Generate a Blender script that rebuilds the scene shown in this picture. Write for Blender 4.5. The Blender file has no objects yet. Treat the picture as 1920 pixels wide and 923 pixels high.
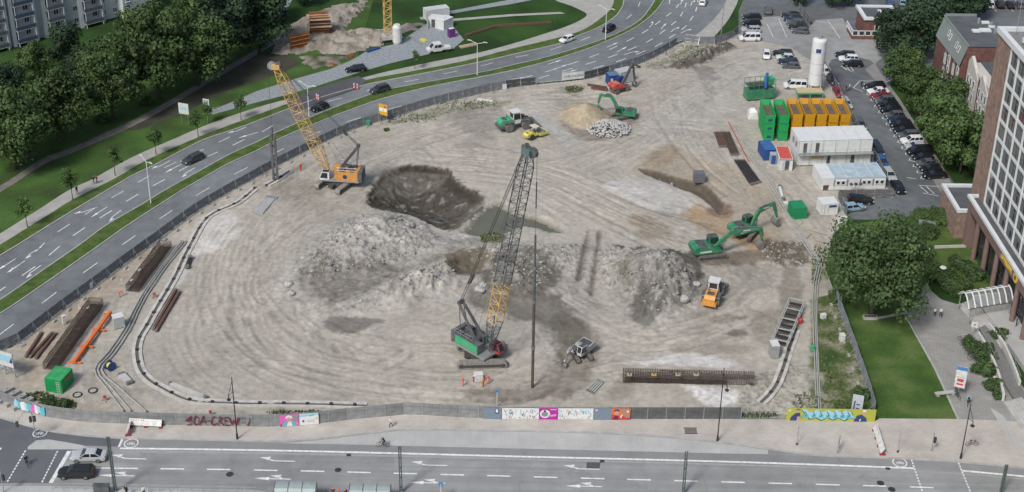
import bpy, bmesh, math, random
import numpy as np
from mathutils import Vector, Matrix, geometry
random.seed(7); RNG = np.random.RandomState(7)
SC = bpy.context.scene
COL = SC.collection
rad = math.radians
# ---------------------------------------------------------------- camera, sky, sun, exposure
CAM_H, PITCH, ROLL = 120.0, rad(25.3), rad(0.69)
FPX, CX, CY = 2550.0, 960.0, 230.0            # focal length and optical centre in photo pixels (1920 x 923)
_F = Vector((0, math.cos(PITCH), -math.sin(PITCH)))
_U0 = Vector((0, math.sin(PITCH), math.cos(PITCH)))
_R0 = Vector((1, 0, 0))
_R = _R0*math.cos(ROLL) + _U0*math.sin(ROLL)
_U = _U0*math.cos(ROLL) - _R0*math.sin(ROLL)
cam_data = bpy.data.cameras.new('camera'); cam = bpy.data.objects.new('camera', cam_data); COL.objects.link(cam)
cam.matrix_world = Matrix(((_R.x, _U.x, -_F.x, 0), (_R.y, _U.y, -_F.y, 0), (_R.z, _U.z, -_F.z, CAM_H), (0, 0, 0, 1)))
cam_data.lens = FPX*36/1920; cam_data.sensor_width = 36; cam_data.shift_y = -(461.5-CY)/1920
cam_data.clip_start = 1; cam_data.clip_end = 9000
SC.camera = cam
SUN_EL, SUN_AZ = rad(48), rad(214)             # azimuth clockwise from +Y
world = bpy.data.worlds.new('World'); SC.world = world; world.use_nodes = True
wn = world.node_tree; wn.nodes.clear()
_o = wn.nodes.new('ShaderNodeOutputWorld'); _b = wn.nodes.new('ShaderNodeBackground'); _s = wn.nodes.new('ShaderNodeTexSky')
_s.sky_type = 'NISHITA'; _s.sun_disc = False; _s.sun_elevation = SUN_EL; _s.sun_rotation = SUN_AZ
_s.air_density = 1.0; _s.dust_density = 3.5; _s.ozone_density = 1.0
_b.inputs['Strength'].default_value = 0.07
wn.links.new(_s.outputs[0], _b.inputs[0]); wn.links.new(_b.outputs[0], _o.inputs[0])
sun_data = bpy.data.lights.new('sun', 'SUN'); sun = bpy.data.objects.new('sun', sun_data); COL.objects.link(sun)
sun_data.energy = 1.5; sun_data.angle = rad(12); sun_data.color = (1.0, 0.985, 0.95)
_sd = Vector((math.sin(SUN_AZ)*math.cos(SUN_EL), math.cos(SUN_AZ)*math.cos(SUN_EL), math.sin(SUN_EL)))
sun.rotation_euler = _sd.to_track_quat('Z', 'Y').to_euler(); sun.location = (0, 200, 150)
SC.view_settings.view_transform = 'Standard'; SC.view_settings.look = 'None'
SC.view_settings.exposure = 0.82; SC.view_settings.gamma = 1.0; SC.view_settings.use_curve_mapping = False
SC.cycles.max_bounces = 5; SC.cycles.diffuse_bounces = 2; SC.cycles.glossy_bounces = 2; SC.cycles.transparent_max_bounces = 8
SC.cycles.use_denoising = True

# ---------------------------------------------------------------- survey: plan coordinates from the photo
def G(px, py, z=0.0):
    d = _F + _R*((px-CX)/FPX) - _U*((py-CY)/FPX)
    t = (z-CAM_H)/d.z
    return Vector((d.x*t, d.y*t, z))
def P(v):
    d = Vector(v)-Vector((0, 0, CAM_H)); w = d.dot(_F)
    return CX+FPX*d.dot(_R)/w, CY-FPX*d.dot(_U)/w
def GL(pts, z=0.0): return [G(x, y, z) for x, y in pts]
def HT(bx, by, ty):
    """height of something standing at ground pixel (bx,by) whose top is seen at row ty"""
    b = G(bx, by); lo, hi = 0.0, 110.0
    for _ in range(40):
        m = (lo+hi)/2
        if P((b.x, b.y, m))[1] > ty: lo = m
        else: hi = m
    return lo
def ang(a, b): return math.atan2(b[1]-a[1], b[0]-a[0])
def pang(x0, y0, x1, y1): return ang(G(x0, y0), G(x1, y1))
def resample(pts, step, closed=False):
    P_ = [Vector(p) for p in pts]
    if closed: P_.append(P_[0])
    out = []; acc = 0.0
    for a, b in zip(P_[:-1], P_[1:]):
        L = (b-a).length
        while acc < L:
            out.append(a.lerp(b, acc/L)); acc += step
        acc -= L
    return out
def smooth(pts, n=6):
    """Catmull-Rom through the points"""
    Q = [Vector(p) for p in pts]; out = []
    for i in range(len(Q)-1):
        p0 = Q[max(i-1, 0)]; p1 = Q[i]; p2 = Q[i+1]; p3 = Q[min(i+2, len(Q)-1)]
        for k in range(n):
            t = k/n
            out.append(0.5*((2*p1)+(p2-p0)*t+(2*p0-5*p1+4*p2-p3)*t*t+(3*p1-p0-3*p2+p3)*t**3))
    out.append(Q[-1]); return out
def normals2(pts):
    ns = []
    for i in range(len(pts)):
        d = (pts[min(i+1, len(pts)-1)]-pts[max(i-1, 0)]); d = Vector((d.x, d.y, 0)).normalized()
        ns.append(Vector((-d.y, d.x, 0)))
    return ns
def offset(pts, d):
    return [p+n*d for p, n in zip(pts, normals2(pts))]

# ---------------------------------------------------------------- materials
MATS = {}
def M(name, col=(.5, .5, .5), rough=.6, metal=0.0, var=.12, scale=1.5, bump=0.0, bscale=12.0, emit=None, objcol=False, attr=None, alpha=None, coords='Object', spec=None, rand=0.0, detail=4, dust=0.0):
    if name in MATS: return MATS[name]
    m = bpy.data.materials.new(name); m.use_nodes = True; nt = m.node_tree
    b = nt.nodes['Principled BSDF']; N = nt.nodes.new; L = nt.links.new
    tc = N('ShaderNodeTexCoord'); nz = N('ShaderNodeTexNoise'); nz.inputs['Scale'].default_value = scale; nz.inputs['Detail'].default_value = detail
    L(tc.outputs[coords], nz.inputs['Vector'])
    mr = N('ShaderNodeMapRange'); mr.inputs[1].default_value = .25; mr.inputs[2].default_value = .75; mr.inputs[3].default_value = 1-var; mr.inputs[4].default_value = 1+var
    L(nz.outputs[0], mr.inputs[0])
    mul = N('ShaderNodeVectorMath'); mul.operation = 'SCALE'
    if objcol:
        oi = N('ShaderNodeObjectInfo'); L(oi.outputs['Color'], mul.inputs[0])
    elif attr:
        at = N('ShaderNodeAttribute'); at.attribute_name = attr; L(at.outputs['Color'], mul.inputs[0])
    else: mul.inputs[0].default_value = col[:3]
    fac = mr.outputs[0]
    if rand:
        oi = N('ShaderNodeObjectInfo'); r2 = N('ShaderNodeMapRange'); r2.inputs[3].default_value = 1-rand; r2.inputs[4].default_value = 1+rand
        L(oi.outputs['Random'], r2.inputs[0]); mm = N('ShaderNodeMath'); mm.operation = 'MULTIPLY'; L(fac, mm.inputs[0]); L(r2.outputs[0], mm.inputs[1]); fac = mm.outputs[0]
    L(fac, mul.inputs['Scale']); cout = mul.outputs[0]
    if dust:
        dn = N('ShaderNodeTexNoise'); dn.inputs['Scale'].default_value = .9; dn.inputs['Detail'].default_value = 9; dn.inputs['Roughness'].default_value = .7; L(tc.outputs[coords], dn.inputs['Vector']); dr = N('ShaderNodeMapRange'); dr.inputs[1].default_value = .42; dr.inputs[2].default_value = .72; dr.inputs[4].default_value = dust; L(dn.outputs[0], dr.inputs[0])
        mx = N('ShaderNodeMix'); mx.data_type = 'RGBA'; L(dr.outputs[0], mx.inputs[0]); L(cout, mx.inputs[6]); mx.inputs[7].default_value = (.27, .25, .22, 1); cout = mx.outputs[2]
    L(cout, b.inputs['Base Color'])
    b.inputs['Roughness'].default_value = rough; b.inputs['Metallic'].default_value = metal
    if spec is not None: b.inputs['Specular IOR Level'].default_value = spec
    if bump:
        n2 = N('ShaderNodeTexNoise'); n2.inputs['Scale'].default_value = bscale; n2.inputs['Detail'].default_value = 5
        L(tc.outputs[coords], n2.inputs['Vector']); bp = N('ShaderNodeBump'); bp.inputs['Strength'].default_value = 1.0; bp.inputs['Distance'].default_value = bump
        L(n2.outputs[0], bp.inputs['Height']); L(bp.outputs[0], b.inputs['Normal'])
    if alpha is not None: b.inputs['Alpha'].default_value = alpha
    if emit: b.inputs['Emission Color'].default_value = (*emit[:3], 1); b.inputs['Emission Strength'].default_value = emit[3]
    MATS[name] = m; return m
def nodes_of(m): return m.node_tree, m.node_tree.nodes['Principled BSDF']

# ---------------------------------------------------------------- mesh builder
class MB:
    def __init__(s): s.v = []; s.f = []; s.m = []
    def add(s, vs, fs, mi=0):
        o = len(s.v); s.v.extend([tuple(v) for v in vs]); s.f.extend([tuple(i+o for i in f) for f in fs]); s.m.extend([mi]*len(fs)); return s
    def box(s, c, d, rz=0.0, mi=0, taper=1.0, mat=None):
        x, y, z = d[0]/2, d[1]/2, d[2]/2; t = taper
        vs = [(-x, -y, -z), (x, -y, -z), (x, y, -z), (-x, y, -z), (-x*t, -y*t, z), (x*t, -y*t, z), (x*t, y*t, z), (-x*t, y*t, z)]
        R = mat if mat is not None else Matrix.Rotation(rz, 3, 'Z'); c = Vector(c)
        return s.add([R @ Vector(v)+c for v in vs], [(3, 2, 1, 0), (4, 5, 6, 7), (0, 1, 5, 4), (1, 2, 6, 5), (2, 3, 7, 6), (3, 0, 4, 7)], mi)
    def b2(s, lo, hi, mi=0): return s.box([(a+b)/2 for a, b in zip(lo, hi)], [b-a for a, b in zip(lo, hi)], 0, mi)
    def beam(s, p, q, w, h=None, mi=0, up=(0, 0, 1)):
        p, q = Vector(p), Vector(q); d = q-p; L = d.length
        if L < 1e-6: return s
        x = d/L; u = Vector(up)
        if abs(x.dot(u)) > .98: u = Vector((0, 1, 0)) if abs(x.y) < .9 else Vector((1, 0, 0))
        y = u.cross(x).normalized(); z = x.cross(y)
        return s.box((p+q)/2, (L, w, h or w), mat=Matrix((x, y, z)).transposed(), mi=mi)
    def tube(s, p, q, r, r2=None, n=8, mi=0, caps=True):
        p, q = Vector(p), Vector(q); x = (q-p)
        if x.length < 1e-6: return s
        x.normalize(); u = Vector((0, 0, 1)) if abs(x.z) < .9 else Vector((1, 0, 0)); y = u.cross(x).normalized(); z = x.cross(y); r2 = r if r2 is None else r2
        vs = [p+(y*math.cos(2*math.pi*i/n)+z*math.sin(2*math.pi*i/n))*r for i in range(n)]+[q+(y*math.cos(2*math.pi*i/n)+z*math.sin(2*math.pi*i/n))*r2 for i in range(n)]
        fs = [(i, (i+1) % n, n+(i+1) % n, n+i) for i in range(n)]
        if caps: fs += [tuple(range(n-1, -1, -1)), tuple(range(n, 2*n))]
        return s.add(vs, fs, mi)
    def path(s, pts, r, n=6, mi=0):
        pts = [Vector(p) for p in pts]; o = len(s.v); k = len(pts)
        for i, p in enumerate(pts):
            d = (pts[min(i+1, k-1)]-pts[max(i-1, 0)]).normalized(); u = Vector((0, 0, 1)) if abs(d.z) < .9 else Vector((1, 0, 0))
            y = u.cross(d).normalized(); z = d.cross(y); rr = r[i] if isinstance(r, (list, tuple)) else r
            s.v.extend([tuple(p+(y*math.cos(2*math.pi*j/n)+z*math.sin(2*math.pi*j/n))*rr) for j in range(n)])
        for i in range(k-1):
            for j in range(n): s.f.append((o+i*n+j, o+i*n+(j+1) % n, o+(i+1)*n+(j+1) % n, o+(i+1)*n+j)); s.m.append(mi)
        s.f.append(tuple(o+j for j in range(n-1, -1, -1))); s.f.append(tuple(o+(k-1)*n+j for j in range(n))); s.m += [mi, mi]; return s
    def prism(s, poly, z0, z1, mi=0):
        n = len(poly); vs = [(p[0], p[1], z0) for p in poly]+[(p[0], p[1], z1) for p in poly]
        return s.add(vs, [tuple(range(n-1, -1, -1)), tuple(range(n, 2*n))]+[(i, (i+1) % n, n+(i+1) % n, n+i) for i in range(n)], mi)
    def xprism(s, prof, y0, y1, mi=0):
        """profile in the x-z plane extruded along y"""
        n = len(prof); vs = [(p[0], y0, p[1]) for p in prof]+[(p[0], y1, p[1]) for p in prof]
        return s.add(vs, [tuple(range(n)), tuple(range(2*n-1, n-1, -1))]+[(i, n+i, n+(i+1) % n, (i+1) % n) for i in range(n)], mi)
    def loft(s, rings, mi=0, caps=True):
        n = len(rings[0]); vs = [v for r in rings for v in r]; fs = []
        for i in range(len(rings)-1):
            for j in range(n): fs.append((i*n+j, i*n+(j+1) % n, (i+1)*n+(j+1) % n, (i+1)*n+j))
        if caps: fs += [tuple(range(n-1, -1, -1)), tuple(range((len(rings)-1)*n, len(rings)*n))]
        return s.add(vs, fs, mi)
    def quad(s, a, b, c, d, mi=0): return s.add([a, b, c, d], [(0, 1, 2, 3)], mi)
    def disc(s, c, r, n=16, mi=0, r2=None, z=None):
        c = Vector(c); r2 = r2 or 0
        if r2: 
            vs = [c+Vector((math.cos(2*math.pi*i/n)*q, math.sin(2*math.pi*i/n)*q, 0)) for q in (r, r2) for i in range(n)]
            return s.add(vs, [(i, (i+1) % n, n+(i+1) % n, n+i) for i in range(n)], mi)
        return s.add([c+Vector((math.cos(2*math.pi*i/n)*r, math.sin(2*math.pi*i/n)*r, 0)) for i in range(n)], [tuple(range(n))], mi)
    def lathe(s, prof, c=(0, 0, 0), n=12, mi=0):
        c = Vector(c); rings = [[c+Vector((r*math.cos(2*math.pi*i/n), r*math.sin(2*math.pi*i/n), z)) for i in range(n)] for r, z in prof]
        return s.loft(rings, mi)
    def xf(s, mtx, start=0):
        s.v[start:] = [tuple(mtx @ Vector(v)) for v in s.v[start:]]; return s
    def mesh(s, name, mats, smooth=False):
        me = bpy.data.meshes.new(name); me.from_pydata(s.v, [], s.f)
        for m in (mats if isinstance(mats, (list, tuple)) else [mats]): me.materials.append(m)
        if any(s.m): me.polygons.foreach_set('material_index', s.m)
        if smooth: me.polygons.foreach_set('use_smooth', [True]*len(me.polygons))
        me.update(); return me
    def build(s, name, mats, parent=None, loc=None, rz=None, smooth=False, kind=None, label=None):
        return link(name, s.mesh(name, mats, smooth), parent, loc, rz, kind, label)
def link(name, me, parent=None, loc=None, rz=None, kind=None, label=None):
    o = bpy.data.objects.new(name, me); COL.objects.link(o)
    if parent is not None: o.parent = parent
    if loc is not None: o.location = loc
    if rz is not None: o.rotation_euler = (0, 0, rz)
    if kind: o['kind'] = kind
    if label: o['label'] = label
    return o
def thing(name, label, cat, loc=(0, 0, 0), rz=0.0, group=None):
    o = bpy.data.objects.new(name, None); COL.objects.link(o); o.location = loc; o.rotation_euler = (0, 0, rz); o.empty_display_size = .5
    return tag(o, label, cat, group)
def tag(o, label, cat, group=None):
    o['label'] = label; o['category'] = cat
    if group: o['group'] = group
    return o
KIDS = {}
def freeze(o):
    KIDS[o.as_pointer()] = list(o.children)
    for c in o.children: freeze(c)
    return o
def copy_tree(o, parent=None):
    c = o.copy(); COL.objects.link(c)
    if parent is not None: c.parent = parent
    for k in KIDS.get(o.as_pointer(), ()): copy_tree(k, c)
    return c
USED = set()
def place(proto, loc, rz, label, group=None, scale=None):
    """first use moves the prototype itself, later uses copy it with its parts"""
    if proto.as_pointer() in USED: o = copy_tree(proto)
    else: freeze(proto); USED.add(proto.as_pointer()); o = proto
    o.location = loc; o.rotation_euler = (0, 0, rz); o['label'] = label
    if group: o['group'] = group
    if scale: o.scale = (scale,)*3 if not isinstance(scale, tuple) else scale
    return o
def setcol(o, part, rgb):
    for c in o.children:
        if c.name.split('.')[0] == part: c.color = (*rgb, 1)
def struct(name, o):
    o.name = name; o['kind'] = 'structure'; return o
ORD = ['first', 'second', 'third', 'fourth', 'fifth', 'sixth', 'seventh', 'eighth', 'ninth', 'tenth', 'eleventh', 'twelfth', 'thirteenth', 'fourteenth', 'fifteenth', 'sixteenth', 'seventeenth', 'eighteenth', 'nineteenth', 'twentieth']
# ---------------------------------------------------------------- numpy noise
_LAT = RNG.rand(512, 512)
def vnoise(x, y, seed=0):
    x = x+seed*17.37; y = y+seed*9.71
    xi = np.floor(x).astype(int); yi = np.floor(y).astype(int); fx = x-xi; fy = y-yi
    fx = fx*fx*fx*(fx*(fx*6-15)+10); fy = fy*fy*fy*(fy*(fy*6-15)+10)
    a = _LAT[xi % 512, yi % 512]; b = _LAT[(xi+1) % 512, yi % 512]; c = _LAT[xi % 512, (yi+1) % 512]; d = _LAT[(xi+1) % 512, (yi+1) % 512]
    return (a*(1-fx)+b*fx)*(1-fy)+(c*(1-fx)+d*fx)*fy
def fbm(x, y, seed=0, octv=4, gain=.5):
    s = 0; a = 1; t = 0
    for i in range(octv):
        s = s+a*vnoise(x*2**i*(1+.013*i)+i*3.1, y*2**i, seed+i); t += a; a *= gain
    return s/t
def sdist(X, Y, poly):
    """signed distance to a polygon, positive inside"""
    d = np.full(X.shape, 1e9); ins = np.zeros(X.shape, bool); n = len(poly)
    for i in range(n):
        ax, ay = poly[i][0], poly[i][1]; bx, by = poly[(i+1) % n][0], poly[(i+1) % n][1]
        ex, ey = bx-ax, by-ay; wx = X-ax; wy = Y-ay
        t = np.clip((wx*ex+wy*ey)/(ex*ex+ey*ey+1e-9), 0, 1)
        d = np.minimum(d, (wx-ex*t)**2+(wy-ey*t)**2)
        c = ((ay > Y) != (by > Y)) & (X < (bx-ax)*(Y-ay)/((by-ay) if abs(by-ay) > 1e-9 else 1e-9)+ax)
        ins ^= c
    d = np.sqrt(d); return np.where(ins, d, -d)
def sstep(a, b, x):
    t = np.clip((x-a)/(b-a), 0, 1); return t*t*(3-2*t)
# ================================================================ the setting: ground, roads, pavements, grass, site terrain
def grass_mat(name, c0, c1, c2, s=.35):
    m = bpy.data.materials.new(name); m.use_nodes = True; nt, b = nodes_of(m); N = nt.nodes.new; L = nt.links.new
    tc = N('ShaderNodeTexCoord'); a = N('ShaderNodeTexNoise'); a.inputs['Scale'].default_value = s; a.inputs['Detail'].default_value = 3
    f = N('ShaderNodeTexNoise'); f.inputs['Scale'].default_value = 3.2; f.inputs['Detail'].default_value = 6; f.inputs['Roughness'].default_value = .75
    L(tc.outputs['Object'], a.inputs['Vector']); L(tc.outputs['Object'], f.inputs['Vector'])
    mx = N('ShaderNodeMath'); mx.operation = 'MULTIPLY_ADD'; L(a.outputs[0], mx.inputs[0]); mx.inputs[1].default_value = .55
    m2 = N('ShaderNodeMath'); m2.operation = 'MULTIPLY'; L(f.outputs[0], m2.inputs[0]); m2.inputs[1].default_value = .45; L(m2.outputs[0], mx.inputs[2])
    r = N('ShaderNodeValToRGB'); e = r.color_ramp.elements; e[0].position = .40; e[0].color = (*c0, 1); e[1].position = .60; e[1].color = (*c2, 1); k = e.new(.5); k.color = (*c1, 1)
    L(mx.outputs[0], r.inputs[0]); L(r.outputs[0], b.inputs['Base Color']); b.inputs['Roughness'].default_value = .95; b.inputs['Specular IOR Level'].default_value = .15
    bp = N('ShaderNodeBump'); bp.inputs['Distance'].default_value = .12; L(f.outputs[0], bp.inputs['Height']); L(bp.outputs[0], b.inputs['Normal'])
    MATS[name] = m; return m
def paving_mat(name, c1, c2, cm, bw, bh, rz=0.0, mort=.03, rough=.85, dirt=.25):
    m = bpy.data.materials.new(name); m.use_nodes = True; nt, b = nodes_of(m); N = nt.nodes.new; L = nt.links.new
    tc = N('ShaderNodeTexCoord'); mp = N('ShaderNodeMapping'); mp.inputs['Rotation'].default_value = (0, 0, rz); L(tc.outputs['Object'], mp.inputs[0])
    br = N('ShaderNodeTexBrick'); br.inputs['Color1'].default_value = (*c1, 1); br.inputs['Color2'].default_value = (*c2, 1); br.inputs['Mortar'].default_value = (*cm, 1)
    br.inputs['Scale'].default_value = 1; br.inputs['Brick Width'].default_value = bw; br.inputs['Row Height'].default_value = bh; br.inputs['Mortar Size'].default_value = mort; br.inputs['Mortar Smooth'].default_value = .6
    L(mp.outputs[0], br.inputs['Vector'])
    a = N('ShaderNodeTexNoise'); a.inputs['Scale'].default_value = .22; a.inputs['Detail'].default_value = 6; a.inputs['Roughness'].default_value = .65; L(tc.outputs['Object'], a.inputs['Vector'])
    mr = N('ShaderNodeMapRange'); mr.inputs[1].default_value = .3; mr.inputs[2].default_value = .7; mr.inputs[3].default_value = 1-dirt; mr.inputs[4].default_value = 1+dirt*.6; L(a.outputs[0], mr.inputs[0])
    mu = N('ShaderNodeVectorMath'); mu.operation = 'SCALE'; L(br.outputs[0], mu.inputs[0]); L(mr.outputs[0], mu.inputs['Scale']); L(mu.outputs[0], b.inputs['Base Color'])
    b.inputs['Roughness'].default_value = rough; MATS[name] = m; return m
def asphalt_mat(name, base, patch=.25, streak=0):
    m = bpy.data.materials.new(name); m.use_nodes = True; nt, b = nodes_of(m); N = nt.nodes.new; L = nt.links.new
    tc = N('ShaderNodeTexCoord'); fac = None
    for sc, amt, dt, vor in ((.05, patch*.7, 2, 0), (.45, patch*.5, 6, 0), (9, .10, 4, 0)):
        a = N('ShaderNodeTexNoise'); a.inputs['Scale'].default_value = sc; a.inputs['Detail'].default_value = dt; L(tc.outputs['Object'], a.inputs['Vector'])
        mr = N('ShaderNodeMapRange'); mr.inputs[1].default_value = .3; mr.inputs[2].default_value = .7; mr.inputs[3].default_value = 1-amt; mr.inputs[4].default_value = 1+amt; L(a.outputs[0], mr.inputs[0])
        if fac is None: fac = mr.outputs[0]
        else:
            mm = N('ShaderNodeMath'); mm.operation = 'MULTIPLY'; L(fac, mm.inputs[0]); L(mr.outputs[0], mm.inputs[1]); fac = mm.outputs[0]
    if streak:
        mp = N('ShaderNodeMapping'); mp.inputs['Scale'].default_value = (.025, 1.1, 1); mp.inputs['Rotation'].default_value = (0, 0, .02); L(tc.outputs['Object'], mp.inputs[0]); a = N('ShaderNodeTexNoise'); a.inputs['Scale'].default_value = 1; a.inputs['Detail'].default_value = 5; L(mp.outputs[0], a.inputs['Vector'])
        mr = N('ShaderNodeMapRange'); mr.inputs[1].default_value = .3; mr.inputs[2].default_value = .7; mr.inputs[3].default_value = 1-streak; mr.inputs[4].default_value = 1+streak; L(a.outputs[0], mr.inputs[0]); mm = N('ShaderNodeMath'); mm.operation = 'MULTIPLY'; L(fac, mm.inputs[0]); L(mr.outputs[0], mm.inputs[1]); fac = mm.outputs[0]
    # sealed cracks
    v = N('ShaderNodeTexVoronoi'); v.feature = 'DISTANCE_TO_EDGE'; v.inputs['Scale'].default_value = .09
    nd = N('ShaderNodeTexNoise'); nd.inputs['Scale'].default_value = .6; L(tc.outputs['Object'], nd.inputs['Vector'])
    va = N('ShaderNodeVectorMath'); va.operation = 'ADD'; L(tc.outputs['Object'], va.inputs[0]); vs = N('ShaderNodeVectorMath'); vs.operation = 'SCALE'; vs.inputs['Scale'].default_value = 2.5; L(nd.outputs['Color'], vs.inputs[0]); L(vs.outputs[0], va.inputs[1]); L(va.outputs[0], v.inputs['Vector'])
    mr = N('ShaderNodeMapRange'); mr.inputs[1].default_value = .0; mr.inputs[2].default_value = .012; mr.inputs[3].default_value = .87; mr.inputs[4].default_value = 1; L(v.outputs[0], mr.inputs[0])
    mm = N('ShaderNodeMath'); mm.operation = 'MULTIPLY'; L(fac, mm.inputs[0]); L(mr.outputs[0], mm.inputs[1]); fac = mm.outputs[0]
    mu = N('ShaderNodeVectorMath'); mu.operation = 'SCALE'; mu.inputs[0].default_value = base; L(fac, mu.inputs['Scale']); L(mu.outputs[0], b.inputs['Base Color'])
    b.inputs['Roughness'].default_value = .82; MATS[name] = m; return m
m_asph = asphalt_mat('asphalt', (.152, .165, .172), .3)
m_asph2 = asphalt_mat('asphalt_street', (.245, .25, .246), .2, .13)
m_asphd = asphalt_mat('asphalt_dark', (.075, .078, .085), .15)
m_lot = asphalt_mat('lot_asphalt', (.115, .125, .13), .35)
m_lotl = asphalt_mat('lot_light', (.27, .275, .27), .3)
m_lawn = grass_mat('lawn_grass', (.044, .082, .022), (.060, .116, .028), (.110, .152, .052), .2)
m_park = grass_mat('park_grass', (.040, .060, .023), (.050, .100, .024), (.072, .136, .034), .12)
m_verge = grass_mat('verge_grass', (.048, .082, .022), (.068, .112, .028), (.098, .132, .042), .5)
m_weed = grass_mat('weedy_ground', (.040, .075, .022), (.085, .115, .042), (.27, .25, .19), .3)
m_meadow = grass_mat('meadow_grass', (.020, .040, .012), (.028, .066, .016), (.04, .088, .02), .08)
m_soil = M('bare_soil', (.062, .052, .044), .95, var=.35, scale=.4, bump=.1, bscale=3)
m_kerb = M('kerb_stone', (.36, .36, .345), .85, var=.2, scale=.8)
m_concrete = M('concrete', (.40, .40, .385), .85, var=.2, scale=.8, bump=.01, bscale=10)
m_bay = paving_mat('bay_concrete', (.40, .405, .395), (.43, .43, .415), (.36, .36, .35), .35, 5.0, 0, .03, dirt=.16)
m_walk = paving_mat('sidewalk_slabs', (.43, .40, .36), (.47, .435, .395), (.355, .335, .31), .8, .4, rad(-2), .03, dirt=.2)
m_plaza = paving_mat('plaza_slabs', (.265, .262, .25), (.30, .295, .28), (.2, .2, .19), 1.0, .5, rad(12), .035, dirt=.2)
m_path = M('path_gravel', (.33, .325, .30), .9, var=.15, scale=.5, bump=.02, bscale=6)
m_dirtpath = M('park_path', (.17, .155, .14), .95, var=.3, scale=.5, bump=.03, bscale=5)
m_gravel = M('gravel', (.24, .265, .28), .95, var=.28, scale=1.6, bump=.05, bscale=5, detail=8)
m_sand2 = M('sand_far', (.31, .28, .24), .95, var=.4, scale=.35, bump=.3, bscale=1.2, detail=8)
m_white = M('road_paint', (.66, .67, .66), .7, var=.3, scale=2.2, detail=8)
def sheet(name, pts, z, mat, parent=None):
    return MB().add([(p[0], p[1], z) for p in pts], [tuple(range(len(pts)))]).build(name, mat, parent)
def up_facing(pts):
    a = sum(pts[i][0]*pts[(i+1) % len(pts)][1]-pts[(i+1) % len(pts)][0]*pts[i][1] for i in range(len(pts)))
    return pts if a > 0 else pts[::-1]
def area(name, px, z, mat, n=0):
    pts = GL(px)
    if n: pts = smooth(pts+[pts[0]], n)[:-1]
    o = sheet(name, up_facing(pts), z, mat); o['kind'] = 'structure'; return o
def strip(name, A, B, z, mat): 
    o = sheet(name, up_facing(list(A)+list(B)[::-1]), z, mat); o['kind'] = 'structure'; return o
def raised(name, pts, z0, z1, mat):
    o = MB().prism(up_facing(pts), z0, z1).build(name, mat); o['kind'] = 'structure'; return o
def ribbon(mb, pts, w, z0, z1, mi=0):
    a = offset(pts, w/2); b = offset(pts, -w/2); rings = [[(p.x, p.y, z0), (p.x, p.y, z1), (q.x, q.y, z1), (q.x, q.y, z0)] for p, q in zip(a, b)]
    return mb.loft(rings, mi)
FENCE_PX = [(-70, 708), (0, 659), (25, 651), (70, 618), (113, 585), (155, 554), (198, 523), (235, 495), (273, 468), (323, 431), (370, 397), (422, 366), (470, 339), (504, 320), (540, 302), (600, 271), (648, 249), (680, 237), (716, 227), (767, 211), (818, 196), (870, 184), (937, 168), (1010, 159), (1095, 150), (1135, 140), (1178, 127), (1210, 116), (1245, 99), (1270, 84), (1283, 79)]
MED_LO = [(-70, 625), (0, 589), (92, 527), (185, 462), (240, 423), (333, 363), (375, 338), (428, 308), (480, 284), (535, 256), (595, 231), (640, 213), (720, 185), (808, 163), (885, 148), (960, 133), (1018, 118), (1085, 98), (1145, 75), (1190, 53), (1223, 28), (1245, 0), (1256, -25)]
MED_UP = [(-70, 600), (0, 563), (74, 512), (148, 461), (198, 424), (263, 386), (300, 363), (373, 322), (435, 288), (480, 268), (510, 253), (563, 229), (620, 205), (680, 183), (730, 168), (815, 152), (905, 136), (960, 123), (1028, 107), (1100, 85), (1160, 62), (1200, 38), (1219, 15), (1228, 0), (1238, -25)]
KERB_UP = [(-70, 524), (0, 480), (38, 457), (120, 406), (190, 364), (250, 329), (288, 311), (370, 268), (400, 256), (463, 235), (530, 209), (590, 187), (665, 165), (705, 155), (790, 139), (895, 118), (960, 103), (1050, 82), (1080, 69), (1120, 53), (1152, 33), (1166, 15), (1170, 0), (1172, -25)]
PATH_LO = [(-70, 503), (0, 460), (95, 401), (135, 376), (218, 334), (275, 301), (370, 259), (445, 230), (540, 195), (600, 175), (685, 151), (780, 133), (880, 113), (960, 92), (1060, 68), (1100, 53), (1135, 28), (1148, 13), (1151, 0), (1152, -25)]
PATH_UP = [(-70, 482), (0, 439), (72, 394), (130, 357), (173, 337), (245, 297), (320, 264), (398, 231), (480, 203), (530, 189), (600, 170), (675, 148), (730, 134), (805, 118), (895, 100), (960, 83), (1018, 65), (1068, 48), (1100, 30), (1085, 18), (1060, 8), (1040, 0), (1020, -25)]
def C(px, n=4): return smooth(GL(px), n)
W_FENCE = C(FENCE_PX); W_MLO = C(MED_LO); W_MUP = C(MED_UP); W_KUP = C(KERB_UP); W_PLO = C(PATH_LO); W_PUP = C(PATH_UP)
# site outline: hoarding along the bottom, fence up the left, car park on the right
HOARD_PX = [(-70, 728), (0, 755), (40, 770), (85, 782), (115, 787), (148, 791), (215, 795), (320, 798), (480, 801), (525, 800), (598, 795), (666, 787), (735, 781), (770, 778), (838, 782), (940, 786), (1180, 787), (1375, 787), (1473, 788), (1640, 791)]
W_HOARD = C(HOARD_PX, 3)
RIGHT_PX = [(1640, 791), (1606, 692), (1563, 556), (1545, 500), (1560, 440), (1585, 415), (1592, 388), (1575, 365), (1664, 360), (1645, 310), (1606, 245), (1565, 165), (1545, 130), (1480, 88), (1420, 76), (1385, 64), (1358, 78), (1312, 82)]
SITE = [*W_HOARD, *GL(RIGHT_PX[1:]), *W_FENCE[::-1]]
SITE = up_facing([Vector((p.x, p.y, 0)) for p in SITE])
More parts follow.
